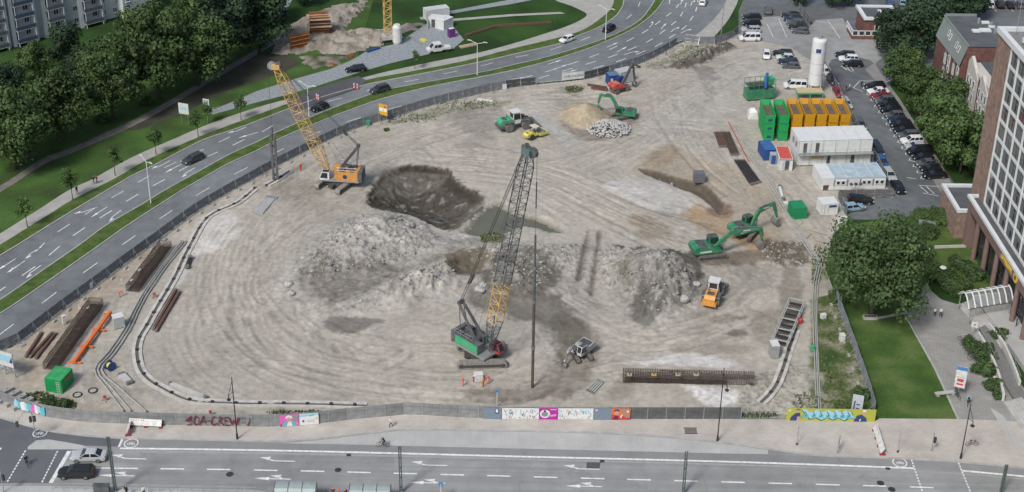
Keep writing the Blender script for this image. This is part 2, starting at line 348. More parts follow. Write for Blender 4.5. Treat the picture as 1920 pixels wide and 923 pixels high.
# base ground with the site cut out
outer = [Vector((-900, 60, 0)), Vector((900, 60, 0)), Vector((900, 4200, 0)), Vector((-900, 4200, 0))]
tris = geometry.tessellate_polygon([outer, SITE]); allv = outer+SITE
gm = MB().add([(v.x, v.y, -.02) for v in allv], [t if (allv[t[1]]-allv[t[0]]).cross(allv[t[2]]-allv[t[0]]).z > 0 else t[::-1] for t in tris])
g = gm.build('ground', m_meadow); g['kind'] = 'structure'
# ---- curved ring road
road_edge = offset(W_FENCE, 1.0)
if (road_edge[40]-W_MLO[40]).length > (W_FENCE[40]-W_MLO[40]).length: road_edge = offset(W_FENCE, -1.0)
road_right = C([(1283, 77), (1300, 70), (1330, 45), (1352, 20), (1362, 0), (1370, -25)])
road = strip('road', list(road_edge)+list(road_right), W_KUP, .004, m_asph)
strip('footway', C([(1283, 77), (1300, 70), (1330, 45), (1352, 20), (1362, 0), (1370, -25)]), C([(1290, 81), (1325, 80), (1360, 45), (1378, 15), (1384, 0), (1390, -25)]), .06, m_path)
med = raised('median_grass', list(W_MLO)+list(W_MUP)[::-1], -.01, .13, m_verge); med.name = 'median'
kb = MB(); ribbon(kb, W_MLO, .22, .0, .15); ribbon(kb, W_MUP, .22, .0, .15); ribbon(kb, W_KUP, .25, .0, .13); ribbon(kb, road_edge, .22, 0, .1)
k = kb.build('kerb', m_kerb); k['kind'] = 'structure'
strip('verge', W_KUP, W_PLO, .10, m_verge)
strip('path', W_PLO, W_PUP, .09, m_path)
# driveway patch across path and verge
area('driveway', [(555, 212), (602, 190), (668, 168), (688, 152), (672, 144), (640, 152), (585, 170), (535, 190)], .125, m_asphd)
# ---- park on the left
strip('park_lawn', W_PUP[:44], C([(-70, 330), (0, 290), (78, 255), (140, 215), (240, 165), (330, 120), (420, 85), (520, 60), (700, 0)])[:40], .05, m_park)
area('bare_ground', [(235, 244), (315, 200), (380, 166), (480, 106), (540, 106), (560, 120), (520, 140), (460, 160), (410, 178), (360, 205), (310, 226), (260, 244)], .054, M('bare_lawn', (.045, .046, .03), .95, var=.4, scale=.25, bump=.1, bscale=3), 3)
strip('park_path', C([(-70, 378), (0, 349), (78, 299), (125, 281), (238, 231), (315, 190), (375, 155), (480, 93), (520, 70)]), C([(-70, 390), (0, 361), (84, 308), (131, 289), (246, 239), (323, 197), (383, 161), (488, 99), (528, 76)]), .06, m_dirtpath)
area('gravel_yard', [(-10, 222), (480, 172), (555, 148), (620, 130), (660, 113), (690, 95), (745, 82), (800, 45), (845, 45), (870, 75), (850, 92), (800, 103), (730, 120), (668, 138), (600, 160), (540, 178), (480, 193), (400, 215), (380, 214), (440, 190)][1:], .062, m_gravel)
SANDY = ( [(505, 104), (515, 88), (522, 62), (570, 33), (620, 14), (680, 0), (700, -12), (720, -20), (690, 15), (660, 45), (655, 55), (720, 52), (800, 42), (770, 62), (740, 78), (690, 92), (650, 108), (590, 100), (540, 104)], .066)[0]
area('slip_path', [(480, 30), (495, 10), (505, -20), (560, -20), (545, 5), (535, 25), (520, 40)], .058, m_gravel)
area('grass_path', [(845, 36), (960, 27), (1050, 23), (1060, 26), (960, 31), (848, 40)], .058, m_path)
area('service_road', [(790, 38), (870, 22), (960, 8), (1000, 0), (990, -6), (940, 3), (860, 18), (786, 33)], .058, m_gravel)
# ---- bottom street
WALK_LO = [(-70, 762), (0, 783), (83, 807), (160, 817), (228, 822), (325, 824), (480, 827.5), (540, 827), (620, 821), (705, 811), (775, 805.5), (960, 808), (1060, 810), (1163, 813.5), (1310, 825), (1440, 842), (1490, 849), (1565, 856), (1655, 859), (1790, 866), (1920, 878), (2000, 886)]
W_WALK = C(WALK_LO, 3)
side = raised('sidewalk', list(W_HOARD)+GL([(1650, 786), (1795, 787), (1880, 790), (2010, 800)])+list(W_WALK)[::-1], -.01, .12, m_walk)
kb = MB(); ribbon(kb, W_WALK, .25, 0, .13); k = kb.build('street_kerb', m_kerb); k['kind'] = 'structure'
raised_bottom = GL([(-80, 1020), (2010, 1020)])
street = sheet('street', up_facing(list(W_WALK)+raised_bottom[::-1]), .002, m_asph2); street['kind'] = 'structure'
area('junction', [(-70, 764), (0, 785), (83, 809), (160, 819), (228, 824), (222, 838), (165, 836), (130, 846), (95, 906), (-70, 906)], .006, m_asphd and asphalt_mat('junction_asphalt', (.105, .112, .122), .15))
area('traffic_island', [(52, 838), (68, 826), (90, 824), (115, 828), (150, 834), (165, 838), (155, 843), (100, 843), (52, 843)], .014, m_bay)
strip('bus_bay', C([(505, 830.5), (560, 829), (620, 823), (705, 813), (775, 807.5), (960, 810), (1060, 812), (1163, 815.5), (1310, 827), (1440, 844)], 3), C([(505, 831.5), (620, 833), (750, 836), (960, 841), (1210, 847), (1330, 850), (1440, 852)], 3)[:], .010, m_bay)
strip('cycle_lane', C([(228, 823), (325, 825.5), (480, 829.5), (620, 833.5), (750, 836.5), (960, 841.5), (1210, 847.5), (1440, 852.5), (1565, 857.5), (1655, 860.5), (1790, 867.5), (1920, 879.5), (2000, 887)], 3), C([(222, 841), (480, 844), (745, 850), (960, 855.5), (1210, 861.5), (1440, 868), (1713, 878), (1805, 883), (1920, 893), (2000, 900)], 3), .012, asphalt_mat('cycle_asphalt', (.22, .224, .222), .14))
strip('gutter', C([(222, 845), (480, 848), (745, 854), (960, 859.5), (1210, 865.5), (1440, 872), (1713, 882), (1805, 887), (1920, 897), (2000, 905)], 3), C([(222, 848.5), (480, 851.5), (745, 857.5), (960, 863), (1210, 869), (1440, 875.5), (1713, 885.5), (1805, 890), (1920, 900), (2000, 908)], 3), .014, M('gutter_concrete', (.30, .30, .29), .85, var=.15))
plat = raised('tram_platform', GL([(-80, 914), (110, 914), (480, 921), (520, 930), (900, 938), (2010, 1000), (2010, 1040), (-80, 1040)]), -.01, .22, m_bay)
sheet_pk = area('asphalt_patch', [(1100, 867), (1126, 867.5), (1124, 879.5), (1099, 879)], .016, m_asphd)
# ---- painted markings: each one a child of its road
def dash(parent, a, b, w, z): 
    a, b = Vector(a), Vector(b); d = (b-a).normalized(); n = Vector((-d.y, d.x, 0))*w/2
    return MB().add([(p.x, p.y, z) for p in (a-n, b-n, b+n, a+n)], [(0, 1, 2, 3)]).build('lane_dash', m_white, parent)
def dashes(parent, pts, L, period, w, z, start=0.0):
    pts = resample(pts, .1); i = int(start/.1); n = int(L/.1); k = int(period/.1)
    while i+n < len(pts): dash(parent, pts[i], pts[i+n], w, z); i += k
ARROWS = {}
def arrow(parent, pos, a, kind, z, s=1.0):
    if kind not in ARROWS:
        m = MB()
        m.add([(-2.5, -.09, 0), (.4, -.09, 0), (.4, .09, 0), (-2.5, .09, 0)], [(0, 1, 2, 3)])
        if kind in ('straight', 'both'): m.add([(.4, -.32, 0), (2.4, 0, 0), (.4, .32, 0)], [(0, 1, 2)])
        if kind in ('left', 'right', 'both'):
            sg = 1 if kind == 'left' else -1; x0 = .4 if kind != 'both' else -1.6
            q = [(x0, -.09, 0), (x0+.9, sg*.35-.12, 0), (x0+.9, sg*.35+.12, 0), (x0, .09, 0)]
            m.add(q, [(0, 1, 2, 3)]); t = [(x0+.7, sg*.1, 0), (x0+2.0, sg*.62, 0), (x0+.5, sg*.82, 0)]
            m.add(t, [(0, 1, 2) if sg > 0 else (0, 2, 1)])
        ARROWS[kind] = m.mesh('arrow_marking', m_white)
    o = link('arrow_marking', ARROWS[kind], parent, (pos.x, pos.y, z), a); o.scale = (s, s, 1); return o
# upper carriageway: lanes between median edge and kerb
def between(A, B, t, n=200):
    A = resample(A, .5); B = resample(B, .5)
    return [A[int(i*(len(A)-1)/n)].lerp(B[int(i*(len(B)-1)/n)], t) for i in range(n+1)]
left = lambda L, x1: [p for p in L if P(p)[0] < x1]
lineA = smooth(GL([(-40, 557), (0, 524), (60, 478), (101, 440), (148, 410), (191, 382), (234, 357), (276, 332), (318, 310), (404, 270), (460, 243)]), 4)
lineB = smooth(GL([(-40, 574), (10, 538), (70, 497), (130, 447), (175, 417), (219, 389), (261, 363), (303, 340), (343, 317), (390, 293), (425, 278), (470, 256)]), 4)
dashes(road, lineA, 3.1, 7.0, .16, .012, 1.0); dashes(road, lineB, 3.3, 7.0, .2, .012, 3.0)
lineC = smooth(GL([(480, 254), (530, 226), (595, 197), (625, 188), (663, 178), (727, 160), (785, 149), (845, 136), (905, 123), (965, 108), (1012, 99), (1060, 85), (1100, 72), (1143, 53), (1168, 40), (1190, 22), (1200, 5), (1204, -20)]), 4)
dashes(road, lineC, 3.4, 9.6, .16, .012, 2.0)
lineD = smooth(GL([(-30, 650), (20, 612), (68, 577), (118, 539), (188, 489), (255, 441), (318, 398), (379, 360), (441, 326), (500, 296), (556, 266), (615, 241), (675, 221), (740, 202), (810, 184), (870, 172), (915, 162), (960, 149), (1012, 140)]), 4)
dashes(road, lineD, 3.6, 10.2, .16, .012, 3.0)
for q, st in (([(925, 158), (1010, 139), (1085, 115), (1118, 103), (1150, 90), (1205, 62), (1240, 38), (1268, 15), (1280, -5)], 0), ([(950, 165), (1084, 125), (1118, 115), (1150, 105), (1205, 83), (1225, 72), (1258, 48), (1272, 35), (1282, 20), (1290, -5)], 2), ([(1060, 143), (1150, 118), (1178, 108), (1230, 87), (1250, 75), (1283, 52), (1295, 37), (1305, 20), (1310, -8)], 1)):
    dashes(road, smooth(GL(q), 4), 3.2, 6.8, .2, .012, st)
for (x0, y0, x1, y1, kd) in ((70, 468, 50, 480, 'left'), (178, 390, 145, 402, 'right'), (203, 387, 167, 410, 'straight'), (228, 394, 198, 416, 'left'), (318, 302, 288, 318, 'right'), (340, 308, 308, 325, 'straight'), (365, 315, 336, 332, 'left'), (22, 490, 0, 504, 'straight'), (50, 487, 8, 515, 'straight'), (78, 497, 42, 522, 'left'), (462, 238, 430, 252, 'right'), (478, 250, 450, 258, 'straight'),
        (1030, 120, 1052, 113, 'straight'), (1041, 129, 1065, 121, 'straight'), (1055, 137, 1083, 131, 'straight'), (1140, 88, 1158, 80, 'straight'), (1158, 97, 1175, 88, 'straight'), (1172, 102, 1195, 95, 'right'), (1219, 50, 1227, 42, 'left'), (1240, 54, 1249, 44, 'straight'), (1258, 60, 1270, 50, 'right'), (1278, 62, 1292, 54, 'right'), (1255, 7, 1257, -2, 'left'), (1276, 8, 1280, -2, 'straight'), (1295, 11, 1299, 0, 'right')):
    a, b = G(x0, y0), G(x1, y1); arrow(road, (a+b)/2, ang(a, b), kd, .012, .9)
# bottom street
st_line = smooth(GL([(120, 877.3), (301, 879.2), (433, 880.8), (608, 884.2), (783, 888.8), (957, 893.2), (1133, 898), (1396, 905), (1574, 909.6), (1663, 912), (1920, 920), (2000, 923)]), 4)
for x0 in (173, 301, 388, 476, 564, 651, 738, 826, 913, 1001, 1089, 1176, 1264, 1352, 1441, 1530, 1618, 1706):
    w = 86 if x0 == 173 else 44.3; yy = lambda x: np.interp(x, [120, 301, 433, 608, 783, 957, 1133, 1396, 1574, 1663, 1920], [877.3, 879.2, 880.8, 884.2, 888.8, 893.2, 898, 905, 909.6, 912, 920])
    dash(street, G(x0, yy(x0)), G(x0+w, yy(x0+w)), .24, .016)
for (x0, x1, y, kd) in ((484, 554, 864.5, 'right'), (768, 840, 872.5, 'right'), (1054, 1127, 879.5, 'right'), (480, 541, 898.0, 'both'), (764, 836, 905.5, 'both'), (1056, 1131, 912, 'both'), (213, 267, 860, 'right'), (182, 254, 892, 'both')):
    a, b = G(x1, y+.8), G(x0, y-.8); arrow(street, (a+b)/2, ang(a, b), {'right': 'right', 'both': 'both'}[kd], .018, 1.0)
mb = MB(); ribbon(mb, C([(225, 841), (480, 844.3), (745, 850.3), (960, 856), (1210, 862), (1440, 868.4), (1713, 878.3)], 3), .34, .014, .018); mb.build('edge_line', m_white, street)
mb = MB(); ribbon(mb, C([(1805, 883), (1920, 893.5), (2000, 901)], 3), .34, .014, .018); mb.build('edge_line', m_white, street)
mb = MB(); ribbon(mb, GL([(223, 838), (229, 824)]), .3, .014, .018); mb.build('edge_line', m_white, street)
a, b = G(130, 846), G(95, 906); dash(street, a, b, .55, .02).name = 'stop_line'
for (x0, y0, x1, y1) in ((108, 846, 78, 906), (48, 845, 13, 905), (1709, 862, 1730, 924), (1797, 868, 1820, 924)): dashes(street, [G(x0, y0), G(x1, y1)], .42, .62, .2, .02)
dashes(street, [G(2, 840), G(-12, 856)], .5, .8, .3, .02)
def ring_mark(px, py, r=1.0):
    c = G(px, py); m = MB(); m.disc((0, 0, 0), r, 28, r2=r*.84)
    for sx in (-.3, .3): m.disc((sx*r, -.15*r, 0), .24*r, 12, r2=.16*r)
    for a_, b_ in (((-.3, -.15), (-.1, .2)), ((-.1, .2), (.2, .2)), ((.2, .2), (.3, -.15)), ((-.1, .2), (.05, -.15)), ((.05, -.15), (.3, -.15))):
        m.beam((a_[0]*r, a_[1]*r, 0), (b_[0]*r, b_[1]*r, 0), .07*r, .001)
    o = m.build('bicycle_symbol', m_white, street); o.location = (c.x, c.y, .022); return o
ring_mark(75, 812); ring_mark(246, 831.5); ring_mark(1687, 867.5)
m_iron = M('cast_iron', (.055, .055, .058), .6, .4, var=.2, scale=4)
for px, py, r in ((431, 889.5, .5), (634, 881.5, .45), (1651, 906, .5), (1672, 918, .5)):
    c = G(px, py); MB().lathe([(r, 0), (r, .012), (r*.8, .016)], n=16).build('manhole_cover', m_iron, street, (c.x, c.y, .006))
for px, py in ((654, 853.5), (1129, 865), (1665, 879)):
    c = G(px, py); m = MB().b2((-.3, -.25, 0), (.3, .25, .02))
    m.build('gully_grate', m_iron, street, (c.x, c.y, .006))
rails = MB()
for yy in ((905, 918, 932), (909, 922, 936)): pass
# ---- right side: lawn, plaza, car park
area('car_park', [(1385, 20), (1400, -14), (2080, -14), (2080, 40), (1905, 60), (1860, 130), (1700, 130), (1672, 150), (1668, 165), (1760, 300), (1790, 345), (1800, 400), (1725, 405), (1640, 412), (1580, 412), (1592, 388), (1575, 365), (1664, 360), (1645, 310), (1606, 245), (1565, 165), (1545, 130), (1480, 88), (1420, 76), (1385, 64)], .004, m_lot)
area('light_lot', [(1390, 56), (1395, 35), (1470, 30), (1515, 60), (1530, 62), (1545, 73), (1680, 80), (1675, 92), (1640, 120), (1630, 112), (1590, 104), (1560, 112), (1548, 128), (1480, 87), (1420, 75)], .008, m_lotl)
area('forecourt', [(1512, 58), (1530, 38), (1580, 34), (1600, 72), (1680, 76), (1680, 84), (1545, 76)], .012, m_lotl)
area('pavement', [(1622, 130), (1640, 118), (1650, 135), (1668, 160), (1690, 190), (1760, 300), (1785, 345), (1800, 385), (1778, 385), (1745, 330), (1700, 265), (1665, 200), (1640, 150)], .02, M('pavement_slabs', (.22, .215, .205), .85, var=.2, scale=.5))
area('lawn', [(1588, 604), (1698, 590), (1753, 692), (1795, 786), (1645, 786), (1612, 692)], .03, m_lawn)
area('hedge_lawn', [(1555, 470), (1600, 420), (1740, 402), (1805, 405), (1806, 462), (1745, 520), (1700, 590), (1588, 604), (1563, 556)], .024, m_lawn)
area('entrance_lawn', [(1742, 404), (1812, 404), (1822, 470), (1858, 545), (1800, 560), (1770, 545), (1745, 512), (1735, 470)], .034, m_verge)
area('grass_strip', [(1533, 560), (1563, 552), (1613, 693), (1643, 788), (1535, 788), (1530, 690)], .16, m_weed)
area('plaza', [(1700, 590), (1712, 552), (1733, 518), (1745, 545), (1765, 562), (1800, 572), (1870, 650), (1940, 760), (1960, 800), (1880, 792), (1797, 788), (1755, 692)], .016, m_plaza)
area('slab_field', [(1855, 765), (1880, 780), (1925, 842), (1900, 840)], .13, m_bay)
mb = MB(); ribbon(mb, GL([(1695, 588), (1753, 692), (1797, 788)]), .3, 0, .1); ribbon(mb, GL([(1640, 600), (1700, 588), (1682, 560)]), .25, 0, .35); k = mb.build('lawn_edging', m_kerb); k['kind'] = 'structure'
# car-park paint
cp = [o for o in COL.objects if o.name == 'car_park'][0]
def cline(x0, y0, x1, y1, w=.13): dash(cp, G(x0, y0), G(x1, y1), w, .024).name = 'bay_line'
for (x0, y0) in [(1632+i*7.2, 165+i*11.2) for i in range(16)]: cline(x0-20+i*0 if False else x0-14, y0+2, x0-6, y0+3.2); cline(x0-14, y0+2, x0-12, y0-2)
for q in ((1578, 124, 1587, 132), (1585, 123, 1594, 133), (1593, 123, 1601, 134), (1576, 124, 1600, 136), (1640, 152, 1612, 152), (1600, 165, 1612, 152), (1600, 165, 1618, 172), (1725, 350, 1740, 362), (1735, 348, 1752, 364), (1722, 348, 1760, 350), (1730, 362, 1760, 368), (1718, 336, 1700, 333), (1680, 145, 1640, 165), (1460, 35, 1475, 70), (1438, 45, 1450, 70), (1552, 38, 1575, 72), (1860, 10, 1868, 22), (1890, 10, 1900, 22), (1910, 10, 1918, 20)): cline(*q)
# ================================================================ construction site terrain
CELL = .26
xs = [p.x for p in SITE]; ys = [p.y for p in SITE]
GX = np.arange(min(xs)-1, max(xs)+1, CELL); GY = np.arange(min(ys)-1, max(ys)+1, CELL)
X, Y = np.meshgrid(GX, GY, indexing='ij')
D_SITE = sdist(X, Y, [(p.x, p.y) for p in SITE])
def poly(px): return [(p.x, p.y) for p in GL(px)]
def spoly(px, n=4): 
    q = GL(px); q = smooth(q+[q[0]], n)[:-1]; return [(p.x, p.y) for p in q]
wob = (fbm(X*.25, Y*.25, 3, 3)-.5)*4.0        # wobble that keeps outlines from looking drawn
wob2 = (fbm(X*.9, Y*.9, 5, 3)-.5)*1.6
wob3 = (fbm(X*2.6, Y*2.6, 7, 2)-.5)*1.1
def mask(px, soft=2.0, wb=1.0, n=4):
    d = sdist(X, Y, spoly(px, n))+wb*(wob*.5+wob2+wob3); soft = .5+soft*.3; return sstep(-soft/2, soft/2, d), d
H = (fbm(X*.05, Y*.05, 11, 3)-.5)*.6+(fbm(X*.5, Y*.5, 12, 3)-.5)*.16+(fbm(X*1.8, Y*1.8, 13, 2)-.5)*.07
H = H*sstep(0, 6, D_SITE)
sand = np.array([.355, .334, .294]); SANDL = np.array([.45, .44, .415]); TAN = np.array([.36, .285, .195]); DAMP = np.array([.155, .145, .122]); DARK = np.array([.070, .066, .056]); GREY = np.array([.30, .295, .28]); BROWN = np.array([.165, .125, .088])
n1 = fbm(X*.06, Y*.06, 21, 4); n2 = fbm(X*.35, Y*.35, 22, 4); n3 = fbm(X*2.1, Y*2.1, 23, 3)
COLR = sand[None, None]*(1+.22*(n1-.5)+.20*(n2-.5)+.16*(n3-.5))[..., None]
ROUGH = np.zeros(X.shape)
def blend(m, c, k=1.0):
    global COLR
    t = np.clip(m*k, 0, 1)[..., None]; COLR = COLR*(1-t)+np.asarray(c)[None, None]*(1+.35*(n2-.5)+.35*(n3-.5))[..., None]*t
def heap(px, h, w, rough=.0, wb=1.0, n=4, pw=1.0):
    global H, ROUGH
    m, d = mask(px, 2.0, wb, n); k = sstep(0, w, d)**pw; H = H+h*k; ROUGH = np.maximum(ROUGH, rough*sstep(0, 3, d)); return m, d
# fill plateau in the middle of the site, tan-grey sand
m, d = heap([(505, 545), (530, 490), (600, 425), (680, 395), (770, 400), (850, 440), (1000, 450), (1100, 455), (1240, 465), (1330, 500), (1320, 560), (1270, 610), (1190, 605), (1120, 560), (1040, 575), (960, 570), (880, 560), (800, 580), (720, 590), (620, 600), (545, 585)], .9, 6, .17)
blend(m, GREY, .35)
# heap A
m, d = heap([(545, 520), (565, 475), (610, 435), (655, 410), (710, 400), (770, 408), (815, 430), (840, 450), (825, 478), (770, 500), (700, 525), (620, 540), (565, 540)], 2.2, 13, .44)
blend(m, (.335, .325, .305), .75)
m, d = heap([(630, 440), (680, 415), (740, 412), (800, 435), (770, 465), (700, 478), (640, 470)], 1.4, 8, .48)
blend(m, SANDL, .55)
mm, d = mask([(560, 525), (590, 480), (640, 500), (720, 500), (760, 520), (680, 560), (600, 570)], 5); blend(mm, (.14, .13, .112), np.clip(1.6*n3*n2*2-.15, 0, .9))
mm, d = mask([(719, 430), (745, 428), (750, 437), (728, 440)], .8, .15); H -= .9*sstep(0, 1.2, d); blend(mm, (.12, .12, .075))
# heap B rubble ridge
m, d = heap([(690, 560), (715, 538), (770, 515), (840, 500), (860, 515), (845, 545), (800, 562), (735, 568)], 2.1, 5, .6); blend(m, (.40, .39, .36), .8)
# heap C
m, d = heap([(840, 485), (880, 468), (960, 462), (1040, 460), (1090, 462), (1095, 500), (1060, 525), (990, 520), (900, 505)], 1.7, 8, .44); blend(m, (.38, .365, .33), .8)
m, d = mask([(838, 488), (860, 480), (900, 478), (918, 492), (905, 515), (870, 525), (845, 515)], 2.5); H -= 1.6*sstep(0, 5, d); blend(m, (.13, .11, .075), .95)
m, d = heap([(930, 495), (985, 488), (1030, 500), (1055, 520), (1040, 545), (980, 560), (925, 545), (905, 525)], 1.2, 7, .6); blend(m, (.12, .116, .103), .9)
m, d = mask([(865, 540), (940, 548), (1040, 560), (1080, 590), (1100, 640), (1060, 650), (1020, 615), (950, 595), (890, 580)], 5); blend(m, (.12, .112, .095), .85*(.5+.8*n2))
m, d = mask([(1040, 590), (1095, 600), (1120, 650), (1110, 700), (1070, 745), (1000, 750), (900, 752), (870, 745), (905, 728), (1000, 728), (1035, 690), (1045, 640)], 4); blend(m, (.15, .134, .11), .8*(.3+1.0*n2))
# heap D
m, d = heap([(1105, 480), (1150, 462), (1230, 475), (1300, 500), (1318, 540), (1290, 585), (1235, 603), (1185, 598), (1178, 570), (1120, 545), (1100, 515)], 2.3, 10, .48); blend(m, (.375, .36, .325), .8)
m, d = heap([(1165, 500), (1230, 482), (1300, 510), (1310, 545), (1275, 580), (1215, 598), (1185, 590), (1190, 560), (1160, 530)], 1.9, 7, .68); blend(m, (.25, .245, .23), .8)
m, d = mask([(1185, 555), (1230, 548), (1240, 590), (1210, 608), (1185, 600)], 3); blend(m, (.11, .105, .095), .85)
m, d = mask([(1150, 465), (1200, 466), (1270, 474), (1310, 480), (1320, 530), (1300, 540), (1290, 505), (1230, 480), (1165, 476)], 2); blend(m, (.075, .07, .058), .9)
m, d = mask([(1180, 545), (1150, 520), (1190, 500), (1210, 480), (1180, 515), (1175, 535)], 3); blend(m, (.21, .19, .13), .6)
# cuts running away from the viewer between the heaps
for q, w_ in (([(1078, 532), (1086, 500), (1098, 440), (1104, 442), (1096, 505), (1088, 535)], 1.6), ([(1104, 550), (1112, 500), (1120, 440), (1126, 442), (1120, 505), (1112, 552)], 1.2)):
    m, d = mask(q, 1.2, .25); H -= w_*sstep(0, 1.4, d); blend(m, (.14, .125, .105), .9)
# ramp with wheel ruts climbing between heaps A and B
ramp = [(600, 585), (680, 555), (760, 520), (830, 492), (870, 478)]
# ---- big dark pit
m, d = mask([(688, 378), (695, 350), (720, 326), (755, 311), (800, 309), (836, 318), (862, 345), (905, 368), (908, 388), (885, 412), (852, 432), (815, 424), (780, 405), (735, 396), (700, 388)], 1.0, .75); PIT = d
H -= 2.6*sstep(-.2, 8, d)+.8*sstep(0, .9, d); ROUGH = np.maximum(ROUGH*(1-m), .26*sstep(.5, 3, d)); blend(m, (.044, .039, .031), .98)
m, d = mask([(740, 345), (760, 316), (835, 322), (815, 338), (775, 342)], 1.5, .6); blend(m, (.15, .138, .12), .6)
m, d = mask([(690, 345), (722, 322), (745, 318), (735, 350), (708, 362)], 2.5, .8); blend(m, (.17, .155, .135), .5)
m, d = mask([(780, 395), (850, 370), (900, 380), (880, 408), (840, 418)], 5, .8); blend(m, (.075, .07, .058), .7)
# ---- pond hollow
POND_PX = [(866, 434), (892, 402), (914, 384), (938, 378), (955, 388), (978, 398), (1012, 406), (1045, 422), (1056, 433), (1030, 434), (1000, 425), (972, 424), (948, 434), (905, 442)]
m, d = mask(POND_PX, 2.0, .5); H = H-(1.5+H*.6)*sstep(-.8, 2, d); blend(m, (.13, .125, .095), .95); ROUGH *= (1-m)
rim = sstep(-4, 0, d)*(1-sstep(0, 1, d)); blend(rim, (.33, .32, .285), .6)
m, d = mask([(895, 440), (925, 432), (945, 442), (940, 458), (905, 458)], 1.5, .6); blend(m, (.075, .09, .035), .8*(.4+n3)); H += .5*sstep(0, 2, d)
# ---- dug corner with pipe trench on the right
m, d = mask([(1190, 316), (1225, 285), (1262, 280), (1330, 300), (1420, 330), (1470, 400), (1480, 440), (1500, 470), (1470, 480), (1400, 430), (1360, 400), (1300, 360), (1240, 335)], 8, 1.5); blend(m, (.31, .262, .20), .75*(.35+.9*n2))
m, d = mask([(1195, 316), (1222, 318), (1262, 330), (1300, 338), (1325, 345), (1350, 372), (1368, 392), (1352, 398), (1310, 368), (1262, 348), (1215, 330)], .6, .2); H -= 1.7*sstep(0, 1.0, d); blend(m, (.085, .072, .058), .95)
m, d = mask([(1320, 392), (1345, 384), (1372, 384), (1372, 402), (1348, 408), (1325, 402)], 2, .5); H -= .8*sstep(0, 3, d); blend(m, (.17, .125, .10), .9)
m, d = mask([(1215, 300), (1250, 276), (1280, 282), (1255, 305), (1225, 318)], 5, 1); blend(m, (.23, .185, .13), .6)
m, d = mask([(1290, 372), (1310, 385), (1400, 420), (1480, 470), (1440, 490), (1370, 450), (1300, 420), (1280, 395)], 6, 1.5); blend(m, (.32, .232, .15), .9*(.45+.9*n2))
m, d = mask([(1440, 452), (1500, 458), (1515, 490), (1480, 500), (1430, 478)], 3, 1); blend(m, (.09, .075, .06), .85); ROUGH = np.maximum(ROUGH, .4*m)
m, d = mask([(1360, 492), (1430, 495), (1460, 510), (1440, 540), (1400, 530)], 3, 1); blend(m, (.19, .18, .165), .6*(.3+n2))
m, d = mask([(1310, 478), (1420, 470), (1440, 488), (1320, 500)], 3, 1); blend(m, (.15, .125, .098), .85)
m, d = mask([(1180, 402), (1230, 408), (1260, 440), (1210, 450), (1190, 425)], 4, 1); blend(m, (.21, .17, .125), .7*(.3+n2))
m, d = mask([(1130, 352), (1150, 338), (1210, 335), (1260, 350), (1300, 372), (1298, 388), (1270, 400), (1220, 392)], 2.5, .3); blend(m, (.43, .425, .41), .8); H += .25*sstep(0, 1.5, d); ROUGH *= (1-.8*m)
# ---- sand pile and its bed
m, d = mask([(1050, 228), (1080, 205), (1130, 205), (1190, 215), (1185, 240), (1130, 262), (1085, 258)], 4); blend(m, (.20, .175, .155), .8)
c = G(1098, 218); r = np.hypot(X-c.x, (Y-c.y)*.8)+wob2*.4; H += 3.0*np.clip(1-r/5.4, 0, 1)**.85; blend(sstep(5.6, 4.8, r), (.37, .315, .225), .95); ROUGH *= sstep(4, 7, r)
m, d = mask([(985, 208), (1005, 210), (1060, 250), (1080, 268), (1062, 270), (1000, 225)], 2, .4); blend(m, (.34, .345, .335), .8)
# ---- damp stains and puddle mud (the soil itself is dark here)
for q, c_, k_ in (([(608, 602), (640, 594), (710, 596), (720, 603), (690, 612), (665, 624), (620, 618)], (.16, .15, .135), .9), ([(1300, 125), (1335, 128), (1350, 150), (1330, 160), (1345, 175), (1325, 180), (1312, 150)], (.20, .185, .165), .85),
        ([(1355, 625), (1380, 615), (1400, 622), (1402, 630), (1375, 632)], (.17, .162, .145), .95), ([(1330, 595), (1370, 585), (1380, 600), (1340, 608)], (.22, .205, .175), .8), ([(1410, 590), (1460, 580), (1480, 620), (1465, 650), (1425, 640), (1405, 615)], (.24, .22, .185), .75),
        ([(1380, 592), (1400, 590), (1405, 598), (1385, 600)], (.18, .17, .15), .8), ([(1260, 645), (1400, 648), (1395, 662), (1270, 662)], (.24, .215, .175), .7*(.3+n2)), ([(1470, 500), (1500, 505), (1505, 600), (1480, 620), (1462, 560)], (.19, .175, .15), .7),
        ([(690, 320), (740, 300), (745, 312), (720, 322), (700, 345)], (.28, .265, .24), .5), ([(500, 340), (560, 330), (610, 345), (600, 370), (530, 375)], (.27, .245, .21), .6), ([(860, 205), (935, 198), (945, 235), (900, 250), (850, 240)], (.25, .235, .21), .6), ([(1135, 738), (1165, 700), (1190, 735), (1150, 752)], (.20, .18, .15), .5)):
    m, d = mask(q, 1.5, .5); blend(m, c_, k_)
for q, c_, k_ in (([(1168, 682), (1250, 668), (1330, 668), (1385, 690), (1300, 690)], (.56, .56, .55), .8), ([(1278, 722), (1300, 720), (1385, 738), (1378, 760), (1345, 766), (1310, 748)], (.60, .60, .595), .9*(.5+n3)), ([(380, 405), (420, 395), (450, 410), (440, 450), (400, 470), (360, 480), (345, 520), (330, 540), (352, 470)], (.50, .49, .47), .7), ([(880, 430), (912, 395), (922, 400), (890, 438), (850, 452), (845, 445)], (.47, .46, .44), .8), ([(560, 480), (520, 530), (528, 552), (545, 540), (600, 470)], (.42, .41, .385), .5)):
    m, d = mask(q, 2, .6); blend(m, c_, k_)
